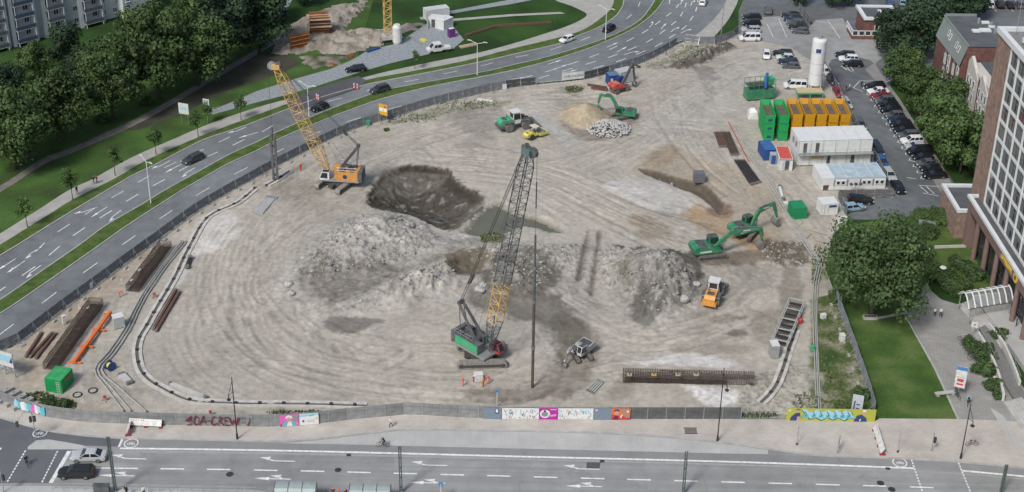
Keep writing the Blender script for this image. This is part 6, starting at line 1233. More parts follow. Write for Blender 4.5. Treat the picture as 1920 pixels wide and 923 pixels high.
crow(1640, 167, 1752, 333, row, kd, pang(1745, 330, 1722, 331), '{c} {k} parked {o} along the tree row, counted from the restaurant end', 'cars parked under the tree row')
fr = [(1549, 138, WHT, 'estate'), (1561, 156, DBL, 'suv'), (1572, 178, RED, 'estate'), (1586, 199, SLV, 'estate'), (1612, 238, GRY, 'estate'), (1643, 287, DBL, 'van'), (1653, 310, BLU, 'suv'), (1667, 333, SLV, 'estate'), (1683, 356, BLK, 'saloon')]
for i, (px, py, c, k) in enumerate(fr): car(px, py, k, c, pang(1640, 290, 1683, 352), '%s %s parked %s along the site fence below the silo' % ({WHT: 'white', DBL: 'dark blue', RED: 'red', SLV: 'silver', GRY: 'grey', BLU: 'blue', BLK: 'black'}[c], k, ORD[i]), 'cars parked along the site fence')
crow(1584, 107, 1598, 124, [BLK, WHT, BLK], ['estate', 'suv', 'estate'], pang(1620, 120, 1580, 118), '{c} {k} parked {o} in the trio of cars below the restaurant', 'cars below the restaurant')
crow(1467, 104, 1482, 128, [BLK, TEAL, DBL, GRY], ['estate', 'hatchback', 'estate', 'hatchback'], pang(1490, 110, 1450, 108), '{c} {k} parked {o} in the block of four left of the silo', 'cars left of the silo')
crow(1482, 33, 1500, 62, [BLK, DBL, GRY, BLK, GRY], ['estate', 'estate', 'suv', 'estate', 'hatchback'], pang(1510, 48, 1470, 45), '{c} {k} parked {o} in the block of five at the upper lot', 'cars in the upper lot')
crow(1409, 36, 1408, 60, [BLK, BLK, SLV], ['estate', 'suv', 'estate'], pang(1430, 48, 1390, 48), '{c} {k} parked {o} above the white van by the fence corner', 'cars by the fence corner')
car(1405, 76, 'van', WHT, pang(1430, 76, 1385, 76), 'white panel van parked at the fence corner', 'vans on the site', 'parked_van'); car(1490, 166, 'van', WHT, pang(1515, 167, 1465, 165), 'white minibus parked at the foot of the silo', 'vans on the site', 'parked_van', site_=False, z=.1)
car(1437, 108, 'hatchback', WHT, pang(1437, 95, 1437, 118), 'white hatchback alone on the site sand left of the silo', 'cars left of the silo', z=.1); car(1440, 24, 'suv', GRY, pang(1440, 35, 1440, 12), 'grey car alone at the top of the upper lot', 'cars in the upper lot')
crow(1835, 12, 1912, 13, [DBL, WHT, BLK, BLK, GRY], ['estate', 'van', 'suv', 'saloon', 'saloon'], pang(1850, 20, 1842, 5), '{c} {k} parked {o} from the mansard roof in the back car park', 'cars in the back car park')
crow(1668, 7, 1758, 8, [BLU, LBL, BLK, WHT, GRY], rk(5), pang(1690, 16, 1686, 0), '{c} {k} parked {o} behind the restaurant roof', 'cars behind the restaurant'); car(1742, 30, 'estate', BLU, pang(1750, 30, 1725, 30), 'blue car half hidden by the trees behind the brick house', 'cars behind the restaurant')
car(1613, 380, 'estate', BLK, pang(1590, 374, 1640, 378), 'black estate car inside the small fenced yard', 'cars in the fenced yard'); car(1600, 394, 'hatchback', LBL, pang(1580, 396, 1622, 391), 'light blue hatchback inside the small fenced yard', 'cars in the fenced yard')
# pickup truck on the gravel
p = G(822, 97); t = thing('pickup_truck', 'white crew cab pickup truck on the gravel yard', 'truck', p, pang(838, 94, 806, 98))
MB().xprism([(-.6, .45), (2.7, .45), (2.75, .95), (2.0, 1.25), (1.2, 2.2), (-.6, 2.25)], -.95, .95).build('cab', m_mwhite, t); MB().b2((-2.8, -.95, .7), (-.65, .95, 1.2)).build('bed', m_mwhite, t)
for s in (-1, 1):
    for a, b in ((-.5, .35), (.45, 1.2)): MB().xprism([(a, 1.35), (b, 1.35), (min(b, 1.0), 2.05), (a, 2.05)], *sorted((s*.952, s*.965))).build('side_window', m_cglass, t)
    for x in (-1.9, 1.8): MB().tube((x, s*.85-.12, .38), (x, s*.85+.12, .38), .38, n=14).build('wheel', m_tyre, t)
MB().add([(2.0, -.8, 1.28), (2.0, .8, 1.28), (1.27, .75, 2.12), (1.27, -.75, 2.12)], [(0, 1, 2, 3)]).build('windscreen', m_cglass, t)
# ---- bicycles
def bike_proto():
    t = thing('bicycle', 'bike', 'bicycle')
    for x in (-.52, .52):
        m = MB(); m.path([(x+.34*math.cos(a*math.pi/9), 0, .34+.34*math.sin(a*math.pi/9)) for a in range(19)], .024, 5); o = m.build('wheel', m_tyre, t)
        s_ = MB(); [s_.tube((x, 0, .34), (x+.33*math.cos(a*.785), 0, .34+.33*math.sin(a*.785)), .006, n=3) for a in range(8)]; s_.build('spokes', m_rim, o)
    m = MB()
    for p, q in (((-.52, 0, .34), (-.08, 0, .34)), ((-.52, 0, .34), (-.2, 0, .8)), ((-.08, 0, .34), (-.22, 0, .86)), ((-.08, 0, .34), (.38, 0, .8)), ((-.2, 0, .78), (.36, 0, .84)), ((.36, 0, .95), (.52, 0, .34))): m.tube(p, q, .022, n=5)
    m.build('frame', M('bike_frame', (.05, .05, .055), .4, .3), t); MB().tube((.36, -.28, 1.0), (.36, .28, 1.0), .02, n=5).tube((.36, 0, .93), (.36, 0, 1.0), .018, n=5).build('handlebar', m_rim, t); MB().box((-.24, 0, .9), (.26, .15, .06), taper=.7).build('saddle', m_tyre, t); return t
BIKE = bike_proto()
BK = [(1804, 642, 2.2, 'parked bicycle at the upper end of the planter rack'), (1809, 652, 2.3, 'parked bicycle with basket second at the planter rack'), (1818, 668, 2.2, 'parked bicycle third at the planter rack'), (1824, 678, 2.4, 'parked bicycle fourth at the planter rack'), (1890, 636, .6, 'bicycle leaning at the railing beside the ramp'), (1822, 836, .1, 'dark bicycle standing alone on the pavement by the black lamp'), (1793, 745, 1.9, 'bicycle parked against the tall plaza sign'), (1792, 738, 1.6, 'second bicycle parked beside the plaza sign')]
for px, py, a, lb in BK: place(BIKE, G(px, py, .13 if py > 790 else .02), a, lb, 'bicycles', 1.08)
# ================================================================ fences, hoarding, containers, silo
m_net = M('fence_netting', (.17, .18, .19), .9, var=.3, scale=1.2); m_netd = M('fence_netting_dark', (.06, .064, .068), .9, var=.3, scale=1.2); m_block = M('ballast_concrete', (.33, .33, .315), .9, var=.25, scale=2)
def fence(label, pts, step, h=1.95, side=1, block=True, net=m_net, group=None, name='construction_fence', dark=()):
    t = thing(name, label, 'fence', (0, 0, 0), 0, group); pts = resample(pts, step); cache = {}
    for i, (a, b) in enumerate(zip(pts[:-1], pts[1:])):
        d = b-a; L = d.length; rz_ = math.atan2(d.y, d.x); mt = m_netd if i in dark else net
        key = mt.name
        if key not in cache:
            nm = MB(); n_ = 8
            for k in range(n_): x0, x1 = .08+(L-.16)*k/n_, .08+(L-.16)*(k+1)/n_; y0, y1 = .05*math.sin(k*1.1), .05*math.sin((k+1)*1.1); nm.quad((x0, y0, .16), (x1, y1, .16), (x1, y1, h-.06), (x0, y0, h-.06))
            fm = MB(); [fm.tube((x, 0, .05), (x, 0, h), .035, n=6) for x in (.04, L-.04)]; [fm.tube((.04, 0, z), (L-.04, 0, z), .03, n=6) for z in (.15, h-.03, h*.5)]
            bm_ = MB().beam((L-.05, 0, h*.85), (L-.05, side*1.1, .3), .06).beam((L-.05, 0, .25), (L-.05, side*1.15, .25), .06)
            bl = MB().box((L-.05, side*1.1, .15), (.75, .4, .28), taper=.85); fm.box((L-.05, 0, .08), (.6, .25, .16), taper=.9)
            cache[key] = (nm.mesh('fence_panel', mt), fm.mesh('panel_frame', m_steel), bm_.mesh('brace', m_steel), bl.mesh('ballast_block', m_block))
        p = link('fence_panel', cache[key][0], t, (a.x, a.y, .02+random.uniform(-.02, .03)), rz_+random.uniform(-.02, .02)); link('panel_frame', cache[key][1], p)
        if block: link('brace', cache[key][2], p); link('ballast_block', cache[key][3], p)
    return t
bn = [i for i, p in enumerate(W_FENCE) if P(p)[0] < 1050][-1]; bn2 = [i for i, p in enumerate(W_FENCE) if P(p)[0] < 1097][-1]
sd = 1 if (offset(W_FENCE, 1.0)[60]-G(700, 400)).length < (W_FENCE[60]-G(700, 400)).length else -1
nfr = len(resample(W_FENCE[:bn], 3.5))
fence('dark netted site fence with braces curving along the ring road', W_FENCE[:bn+1], 3.5, 1.95, sd, dark=(nfr-2, nfr-3))
fence('dark netted site fence from the white banner to the bend', W_FENCE[bn2:], 3.5, 1.95, sd, dark=(0, 1))
fence('netted fence at the end of the site by the footway', GL([(1284, 79), (1312, 83), (1345, 83), (1372, 73), (1388, 58)]), 3.5, 1.95, -1)
fence('mesh fence between the site and the parked cars', GL([(1545, 128), (1566, 165), (1606, 245), (1645, 310), (1662, 350)]), 3.5, 2.0, -1, net=M('fence_mesh_pale', (.14, .15, .155), .8, var=.2))
fence('mesh fence closing the small yard behind the white office', GL([(1570, 372), (1682, 371)]), 3.45, 1.8, 1, block=False, net=M('fence_mesh_grey', (.12, .125, .128), .8, var=.25))
fence('mesh fence on the left of the small yard', GL([(1571, 373), (1593, 420)]), 3.4, 1.8, 1, block=False, net=MATS['fence_mesh_grey'])
fence('tall grey fence between the grass strip and the lawn', GL([(1563, 552), (1613, 693), (1643, 786)]), 3.5, 2.1, -1, net=M('fence_mesh_blue', (.20, .225, .24), .7, var=.15))
fence('chain link fence beside the upper lot cars', GL([(1497, 20), (1512, 40), (1525, 58)]), 3.5, 2.2, 1, block=False, net=MATS['fence_mesh_grey'])
a, b = G(1053, 153.5), G(1096, 148.5); t = thing('fence_banner', 'white lettered banner on the ring road fence', 'banner', a, ang(a, b)); L_ = (b-a).length
MB().b2((0, -.03, .25), (L_, .03, 1.95)).build('cloth', m_mwhite, t); MB().tube((0, 0, 0), (0, 0, 2.0), .05).tube((L_, 0, 0), (L_, 0, 2.0), .05).build('post', m_steel, t)
m = MB(); x = .5
while x < L_-.6: w_ = random.uniform(.12, .3); m.b2((x, -.045, .85), (x+w_, -.03, random.choice((1.25, 1.4)))); x += w_+random.choice((.08, .1, .25))
m.build('lettering', M('grey_print', (.2, .21, .22), .7), t)
# ---- hoarding along the street
m_hoard = M('hoarding_grey', (.215, .225, .225), .85, var=.28, scale=1.1, detail=8, rand=.16); m_hoardd = M('hoarding_dark', (.10, .105, .108), .85, var=.3, scale=1.3, detail=8, rand=.1)
def hpt(px, z=0.0, out=0.0):
    xs_ = [q[0] for q in HOARD_PX]; ys_ = [q[1] for q in HOARD_PX]; p = G(px, float(np.interp(px, xs_, ys_)), .12); q = G(px+4, float(np.interp(px+4, xs_, ys_)), .12); d = (q-p).normalized(); n = Vector((d.y, -d.x, 0)); n = n if n.y < 0 else -n
    return Vector((p.x, p.y, .12+z))+n*out, math.atan2(d.y, d.x)
hd = thing('site_hoarding', 'grey panelled site hoarding along the street with posters and graffiti', 'hoarding', (0, 0, 0)); HH = 2.0
hp = resample([Vector((p.x, p.y, .12)) for p in W_HOARD], 2.65); hcache = {}
for i, (a, b) in enumerate(zip(hp[:-1], hp[1:])):
    px = P((a+b)/2)[0]
    if px > 1474: break
    dk = 1175 < px < 1380 or 1452 < px < 1474; gate = 1380 <= px <= 1452
    key = 'gate' if gate else ('d' if dk else 'l'); L_ = (b-a).length
    if key not in hcache:
        m = MB()
        if gate:
            m.b2((0, -.03, .1), (L_, .03, .2)).b2((0, -.03, 1.3), (L_, .03, 1.4)).b2((0, -.03, .2), (.08, .03, 1.3)); [m.tube((.08+k*.33, 0, .2), (.08+k*.33, 0, 1.3), .02, n=4) for k in range(8)]
        else:
            for k in range(3): z0 = .02+k*HH/3; m.b2((.03, -.03-.012*(k % 2), z0+.012), (L_-.03, .03, z0+HH/3-.012))
        hcache[key] = (m.mesh('hoarding_panel', {'gate': M('gate_green', (.16, .22, .17), .6), 'd': m_hoardd, 'l': m_hoard}[key]), MB().b2((-.05, -.06, 0), (.03, .10, HH+.06)).beam((0, .08, 1.6), (0, 1.2, .05), .07).mesh('post', m_steel))
    p = link('hoarding_panel', hcache[key][0], hd, a, math.atan2(b.y-a.y, b.x-a.x)); link('post', hcache[key][1], p)
def P3(nm, c): return M(nm, c, .7, var=.1, scale=2)
def poster(px0, px1, base, shapes, name='poster', label=None, z0=.05, z1=1.95, out=.07):
    a, _ = hpt(px0, 0, out); b, _ = hpt(px1, 0, out); d = b-a; L = math.hypot(d.x, d.y); rz_ = math.atan2(d.y, d.x)
    o = MB().b2((0, -.02, z0), (L, .02, z1)).build(name, base, hd, (a.x, a.y, .12), rz_, label=label)
    by = {}
    for mt, poly_ in shapes: by.setdefault(mt.name, [mt, []])[1].append(poly_)
    for k, (nm, (mt, pls)) in enumerate(by.items()):
        m = MB(); y = -.024-.003*k
        for pl in pls: m.add([(u*L, y, z0+v*(z1-z0)) for u, v in pl], [tuple(range(len(pl)))])
        m.build('print', mt, o)
    return o
def circ(u, v, r, asp=1.0, n=12): return [(u+r*math.cos(2*math.pi*i/n)*asp, v+r*math.sin(2*math.pi*i/n)) for i in range(n)]
def stroke(pts, w, asp=1.0):
    out = []
    for (a, b), (c, d) in zip(pts[:-1], pts[1:]):
        dx, dy = (c-a)/asp, d-b; l = math.hypot(dx, dy) or 1; nx, ny = -dy/l*w*asp, dx/l*w; out.append([(a-nx, b-ny), (c-nx, d-ny), (c+nx, d+ny), (a+nx, b+ny)])
    return out
PK, CYN, WH, SK, NV, MG, OR, RD_, LM, BK_, LB, GN = P3('print_pink', (.62, .13, .42)), P3('print_cyan', (.10, .42, .50)), P3('print_white', (.66, .67, .66)), P3('print_skin', (.50, .30, .24)), P3('print_navy', (.03, .05, .16)), P3('print_magenta', (.42, .02, .30)), P3('print_orange', (.62, .16, .05)), P3('print_red', (.50, .05, .05)), P3('print_lime', (.38, .40, .06)), P3('print_black', (.03, .03, .035)), P3('print_lightblue', (.30, .55, .66)), P3('print_grey', (.22, .25, .25))
m_slate = P3('slate_panel', (.17, .22, .28))
poster(525, 561, PK, [(CYN, [(.05, 0), (.3, .45), (.5, .35), (.75, .4), (.85, 0)]), (WH, [(.35, 0), (.45, .4), (.6, .4), (.65, 0)]), (SK, circ(.48, .58, .2, .55)), (WH, [(.3, .68), (.35, .9), (.5, .98), (.65, .88), (.68, .68)]), (GN, [(.68, .4), (.95, .4), (.95, .9), (.68, .9)]), (SK, circ(.9, .2, .12, .6)), (RD_, [(.02, 0), (.12, 0), (.12, .25), (.02, .2)])], label='pink poster with a figure in a white cap and blue jacket')
poster(562, 598, WH, [(LB, [(.0, .7), (1, .85), (1, 1), (0, .95)]), (CYN, [(.5, .75), (.75, .8), (.8, .95), (.55, .85)]), (NV, circ(.2, .35, .1, .6)), (GN, [(.4, .38), (.8, .40), (.8, .43), (.4, .41)]), (GN, [(.4, .25), (.8, .27), (.8, .30), (.4, .28)]), (GN, [(.85, .5), (.93, .5), (.93, .58), (.85, .58)])], label='white information board with a blue top band')
poster(906, 940, m_slate, [(NV, [(.65, .5), (.87, .5), (.87, .92), (.65, .92)]), (WH, [(.69, .6), (.82, .6), (.82, .88), (.69, .88)])], label='blue grey hoarding door with a small square sign')
rs_ = random.Random(3); sk1 = []
for s0, s1 in ((0, .62), (.0, 1)): pass
def sketch(seed, n=26):
    r = random.Random(seed); out = []
    for _ in range(n):
        u, v = r.uniform(.03, .95), r.uniform(.15, .8); pts = [(u, v)]
        for _ in range(r.randint(1, 3)): u += r.uniform(-.07, .07); v += r.uniform(-.3, .3); pts.append((min(max(u, .02), .98), min(max(v, .1), .95)))
        out += [(r.choice((BK_, GN, GN)), q) for q in stroke(pts, .015, .35)]
    for k in range(int(n*.5)): x = r.uniform(.05, .9); out += [(LB, [(x, .5), (x+.03, .5), (x+.03, .9), (x, .9)])] if k % 3 == 0 else [(BK_, [(x, .07), (x+.02, .07), (x+.02, .12), (x, .12)])]
    return out
poster(941, 1010, WH, sketch(4, 34), label='white hoarding sheet with black sketched figures, left of the magenta poster'); poster(1046, 1112, WH, sketch(5, 30), label='white hoarding sheet with black sketched figures, right of the magenta poster')
poster(1010, 1045, MG, [(WH, circ(.33, .5, .38, .72)), (GN, circ(.32, .48, .24, .75)), (BK_, circ(.32, .75, .1, .6)), (P3('print_lilac', (.55, .32, .62)), [(.6, .25), (.9, .3), (.95, .5), (.6, .4)]), (P3('print_lilac', (.55, .32, .62)), [(.6, .85), (.95, .85), (.95, .95), (.6, .95)])], label='magenta poster with a white badge')
poster(1113, 1146, m_slate, [(WH, [(.08, .8), (.2, .8), (.22, .9), (.08, .92)])], label='plain blue grey hoarding panel')
poster(1146, 1181, OR, [(RD_, [(0, 0), (1, 0), (1, .35), (.5, .3), (0, .5)]), (P3('print_wine', (.14, .02, .06)), [(.05, 0), (.2, .4), (.35, .35), (.4, 0)]), (SK, circ(.27, .6, .2, .6)), (P3('print_wine', (.14, .02, .06)), [(.1, .7), (.2, .95), (.4, .9), (.42, .75)]), (GN, [(.55, .62), (.78, .62), (.78, .92), (.55, .92)]), (WH, circ(.86, .75, .1, .6)), (WH, [(.45, .2), (.55, .5), (.6, .45), (.52, .15)]), (GN, [(.72, .2), (.98, .2), (.98, .48), (.72, .48)])], label='orange and red poster with a figure in a dark cap')
# spray lettering 90A-CREW on the grey panels
m_spray = P3('red_spray', (.16, .012, .035)); asp = .115
LT = {'9': [[(.95, .95), (.15, .45), (.6, .42), (.85, .95), (.75, .05), (.25, .0)]], 'O': [[(.2, .3), (.5, 1), (.85, .8), (.8, .15), (.4, 0), (.2, .3)]], 'A': [[(.0, .0), (.6, 1), (.85, .0)], [(.1, .35), (.8, .4)]], '-': [[(.1, .45), (.9, .5)]], 'C': [[(.9, .85), (.5, .95), (.1, .3), (.4, .0), (.95, .25)]], 'R': [[(.1, .0), (.35, .95), (.85, .8), (.4, .5), (.95, .0)]], 'E': [[(.9, .9), (.2, .85), (.2, .05), (.9, .05)], [(.2, .5), (.75, .52)]], 'W': [[(.0, .8), (.25, .1), (.5, .6), (.75, .1), (1.0, .9)]], '(': [[(.6, .9), (.2, .5), (.35, .1)]], 'i': [[(.4, .95), (.55, .7)], [(.4, .5), (.5, .25)]], ')': [[(.9, .9), (.85, .5), (.3, .05)]]}
px = 347.0
for ch, w_ in zip('9OA-CREW(ii)', (15, 15, 15, 7, 14, 13, 13, 16, 7, 5, 5, 8)):
    for st_ in LT[ch]:
        m = MB()
        for (u0, v0), (u1, v1) in zip(st_[:-1], st_[1:]):
            a, _ = hpt(px+u0*w_, .18+v0*1.6, .062); b, _ = hpt(px+u1*w_, .18+v1*1.6, .062); m.beam(a, b, .012, .17, up=(0, 0, 1))
        m.build('spray_letter', m_spray, hd)
    px += w_*.92
# turquoise spray patch on the left bend
r = random.Random(9)
for k in range(9): 
    u = 29+k*6.2; m = MB(); q = [hpt(u+dx, z, .066+.002*(k % 3))[0] for dx, z in ((0, r.uniform(.2, .6)), (7, r.uniform(.1, .5)), (8, r.uniform(1.4, 1.9)), (3, r.uniform(1.5, 1.95)), (-1, r.uniform(1.0, 1.6)))]; m.add(q, [tuple(range(5))]); m.build('spray_patch', [LB, CYN, WH, LB, CYN, PK, WH, LB, CYN][k], hd)
# mural on its own wall
mu = thing('mural_wall', 'lime wall with turquoise wildstyle graffiti lettering beside the lawn', 'mural', (0, 0, 0)); hdsave = hd; hd = mu
pan = poster(1473, 1640, LM, [], 'wall_panel', z0=0, z1=2.1, out=.0)
shp = []; asp = .09; r = random.Random(12)
body_ = [(.16, .95), (.22, .88), (.26, .7), (.34, .92), (.40, .72), (.46, .9), (.52, .72), (.56, .95), (.62, .7), (.66, .92), (.72, .78), (.74, .5), (.79, .2), (.70, .34), (.66, .05), (.58, .3), (.53, .12), (.46, .3), (.40, .08), (.34, .28), (.27, .15), (.24, .4), (.18, .28), (.21, .6)]
shp.append((BK_, [(u+(u-.46)*.035, (v-.5)*1.10+.46) for u, v in body_])); shp.append((LB, body_)); 
for u in (.19, .28, .36, .44, .52, .60, .67): shp.append((CYN, [(u, .22+r.uniform(0, .1)), (u+.06, .25), (u+.055, .5), (u+.01, .55)])); shp += [(BK_, q) for q in stroke([(u+.01, .8), (u+.04, .5), (u+.02, .35)], .03, asp)]
shp += [(NV, [(.045, 0), (.055, .3), (.10, .62), (.15, .65), (.16, .3), (.14, 0)]), (SK, circ(.125, .78, .14, .1)), (NV, [(.09, .88), (.13, .99), (.155, .9)]), (SK, [(.12, 0), (.125, .35), (.155, .35), (.16, 0)]), (NV, [(.76, .02), (.79, .5), (.84, .6), (.90, .3), (.91, .02)]), (SK, circ(.865, .72, .17, .1)), (WH, [(.84, .85), (.86, .99), (.885, .97), (.89, .82)]), (WH, [(.02, .75), (.05, .78), (.045, .92), (.025, .9)]), (WH, [(.82, .1), (.84, .3), (.835, .02)])]
y = 0; by = {}
a, _ = hpt(1473, 0, 0); b, _ = hpt(1640, 0, 0); L_ = math.hypot(b.x-a.x, b.y-a.y)
for k, (mt, pl) in enumerate(shp): MB().add([(u*L_, -.024-.002*k, v*2.1) for u, v in pl], [tuple(range(len(pl)))]).build('painted_shape', mt, pan)
hd = hdsave
# ---- steel containers and cabins
m_cgreen = M('container_green', (.015, .30, .085), .5, var=.12, scale=1.2); m_cgreen2 = M('container_green_dark', (.012, .22, .09), .5, var=.12); m_cwhite = M('cabin_white', (.60, .62, .61), .55, var=.08, scale=1); m_cred = M('cabin_red', (.50, .085, .06), .55, var=.15); m_cblue = M('cabin_blue', (.02, .07, .24), .5, var=.15); m_roofb = M('cabin_roof_blue', (.36, .45, .50), .5, var=.22, scale=.9, detail=8)
def container(name, label, cat, fl, fr_, depth, h, mat, roof=None, ribs=True, group='containers and cabins'):
    a, b = G(*fl), G(*fr_); t = thing(name, label, cat, (a.x, a.y, .02), ang(a, b), group); W_ = (b-a).length
    m = MB().b2((.04, .04, .1), (W_-.04, depth-.04, h-.06))
    if ribs:
        n = max(4, int(W_/.3)); 
        for k in range(n): x = W_*(k+.5)/n; m.b2((x-.07, .0, .15), (x+.07, .04, h-.15)); m.b2((x-.07, depth-.04, .15), (x+.07, depth, h-.15))
        n = max(4, int(depth/.3))
        for k in range(n): y = depth*(k+.5)/n; m.b2((0, y-.07, .15), (.04, y+.07, h-.15)); m.b2((W_-.04, y-.07, .15), (W_, y+.07, h-.15))
    m.build('body', mat, t); f = MB()
    for x in (0, W_-.12):
        for y in (0, depth-.12): f.b2((x, y, 0), (x+.12, y+.12, h))
    for z in (0, h-.12): f.b2((.12, -.005, z), (W_-.12, .1, z+.115)).b2((.12, depth-.1, z), (W_-.12, depth+.005, z+.115)).b2((-.005, .12, z), (.1, depth-.12, z+.115)).b2((W_-.1, .12, z), (W_+.005, depth-.12, z+.115))
    f.build('frame', mat, t); MB().b2((.08, .08, h-.06), (W_-.08, depth-.08, h-.02)).build('roof', roof or mat, t); return t, W_
t, W_ = container('storage_container', 'bright green storage container with a ladder at the left hoarding', 'container', (87, 736), (118, 741), 3.2, 2.45, m_cgreen, M('scuffed_green', (.04, .30, .10), .6, var=.3, scale=1))
m = MB(); [m.tube((W_-.75+dx, -.08, .1), (W_-.75+dx, -.08, 2.2), .03, n=5) for dx in (0, .45)]; [m.tube((W_-.75, -.08, z), (W_-.3, -.08, z), .025, n=5) for z in np.arange(.3, 2.2, .3)]; m.build('ladder', m_mwhite, t); MB().b2((W_+.01, 1.2, 1.7), (W_+.03, 2.6, 2.0)).build('sign', RD_, t)
container('storage_container', 'small green corrugated container beside the white container', 'container', (1487, 413), (1512, 411), 3.0, 2.3, m_cgreen2)
t, W_ = container('storage_container', 'white container with a dark blue sign left of the small yard', 'container', (1539, 404), (1570, 402), 2.6, 2.3, m_cwhite); MB().b2((W_*.45, -.03, 1.5), (W_*.9, -.01, 1.95)).build('sign', NV, t); MB().b2((.6, -.02, .2), (.66, 0, 2.0)).b2((1.3, -.02, .2), (1.36, 0, 2.0)).build('lock_rod', m_steel, t)
t, W_ = container('site_cabin', 'white cabin with bright red roof and open door', 'cabin', (1460, 320), (1485, 320.5), 5.6, 2.5, m_cwhite, m_cred, False); MB().b2((1.1, -.02, .1), (1.9, -.005, 2.1)).build('doorway', m_dark, t); MB().box((.75, -.3, 1.1), (.75, .06, 2.0), rz=.5).build('door', m_cwhite, t); MB().b2((-.03, -.03, 2.25), (W_+.03, 0, 2.4)).build('eaves', m_cblue, t)
t, W_ = container('site_cabin', 'blue cabin beside the red roofed cabin', 'cabin', (1432, 302), (1454, 301), 4.4, 2.3, m_cblue, M('blue_roof', (.04, .12, .30), .6, var=.2), False); MB().b2((.5, -.02, .1), (1.4, 0, 2.0)).build('door', m_cblue, t)
t, W_ = container('portable_toilet', 'grey portable toilet in front of the blue cabin', 'toilet', (1444, 309), (1455, 309), 1.2, 2.2, M('pale_grey_plastic', (.34, .37, .39), .6), None, False); MB().b2((.15, -.02, .1), (W_-.15, 0, 1.95)).build('door', m_cblue, t)
t, W_ = container('skip_box', 'blue storage box behind the material handler', 'container', (1142, 162), (1160, 160), 2.4, 2.4, m_cblue, M('blue_tarp_roof', (.10, .17, .26), .6), True); MB().b2((.3, -.03, .9), (.9, -.0, 1.7)).build('sign', m_mwhite, t)
container('trailer_box', 'pale grey box trailer parked behind the material handler', 'trailer', (1163, 158), (1188, 152), 2.4, 2.7, M('grey_tarp', (.40, .42, .43), .7, var=.15), None, False)
t, W_ = container('welfare_unit', 'white cabin on the gravel yard with doors open', 'cabin', (803, 52), (832, 55), 2.6, 2.6, m_cwhite, None, False); MB().b2((.8, -.02, .1), (1.7, 0, 2.2)).build('doorway', m_dark, t); MB().b2((.1, -1.2, .1), (.18, 0, 2.2)).build('door', m_cwhite, t)
container('welfare_unit', 'second white cabin standing behind the open one on the gravel yard', 'cabin', (800, 40), (843, 34), 2.6, 2.7, m_cwhite, None, False); container('welfare_unit', 'white cabin at the right end of the gravel yard group', 'cabin', (832, 58), (850, 50), 2.4, 2.5, m_cwhite, None, False)
t, W_ = container('portable_toilet', 'purple portable toilet beside the gravel yard cabins', 'toilet', (843, 72), (854, 70), 1.2, 2.2, M('purple_plastic', (.13, .03, .17), .5), m_mwhite, False)
for i, (px, py) in enumerate(((1541, 349), (1546, 356))):
    t = thing('waste_bin', ['pink lidded waste bin at the cabin corner, farther one', 'pink lidded waste bin at the cabin corner, nearer one'][i], 'bin', G(px, py), .2, 'pink bins'); MB().box((0, 0, .55), (.95, .85, 1.0), taper=1.1).build('body', m_dark, t); MB().box((0, 0, 1.13), (1.1, 1.0, .14)).build('lid', M('pink_lid', (.5, .05, .13), .5), t)
    for x in (-.4, .4): MB().tube((x, -.4, .08), (x, -.3, .08), .08).build('wheel', m_rubber, t)
# stacked white office: two storeys of six modules
a, b = G(1494, 312), G(1631, 308); t = thing('office_stack', 'white two storey stack of office modules with gallery walkway', 'cabins', (a.x, a.y, .02), ang(a, b), 'containers and cabins'); W_ = (b-a).length; nm = 6; w = W_/nm
for s_ in range(2):
    z0 = .15+s_*2.65
    for k in range(nm):
        m = MB().b2((k*w+.03, .03, z0), (k*w+w-.03, 5.97, z0+2.6)).build('module', m_cwhite, t); f = MB()
        for x in (k*w, k*w+w-.1): f.b2((x+.005, 0, z0), (x+.095, .1, z0+2.62)).b2((x+.005, 5.9, z0), (x+.095, 6, z0+2.62))
        f.build('module_frame', M('cabin_frame', (.45, .47, .47), .55), m)
        if (s_, k) in ((1, 0), (1, 1), (0, 2), (0, 4)): d = MB().b2((k*w+.9, -.02, z0+.1), (k*w+1.6, .03, z0+2.1)).build('doorway', m_dark, m); MB().b2((k*w+1.65, -.05, z0+.1), (k*w+2.2, -.01, z0+2.1)).build('door', m_cwhite, m)
for k in range(nm): MB().b2((k*w+.02, -.05, 5.42), (k*w+w-.02, 6.05, 5.5)).build('roof_panel', m_cwhite, t)
MB().b2((-.1, -1.1, 2.68), (W_+.1, -.02, 2.78)).build('walkway', m_steel, t); f = MB(); [f.tube((x, -1.08, .05), (x, -1.08, 3.85), .035, n=5) for x in np.linspace(0, W_, 9)]; [f.tube((-.1, -1.08, z), (W_+.1, -1.08, z), .03, n=5) for z in (3.3, 3.85)]; f.build('guard_rail', m_steel, t); MB().b2((w*1.1, -.08, 1.6), (w*2.1, -.01, 2.0)).build('yellow_sign', M('sign_yellow', (.55, .36, .05), .5), t); MB().b2((W_*.72, -.4, .1), (W_*.76, -.05, 1.0)).build('cabinet', m_dark, t)
for y in (1.2, 3.2): MB().b2((-.04, y, 3.4), (-.0, y+1.2, 4.6)).build('side_window', m_steel, t)
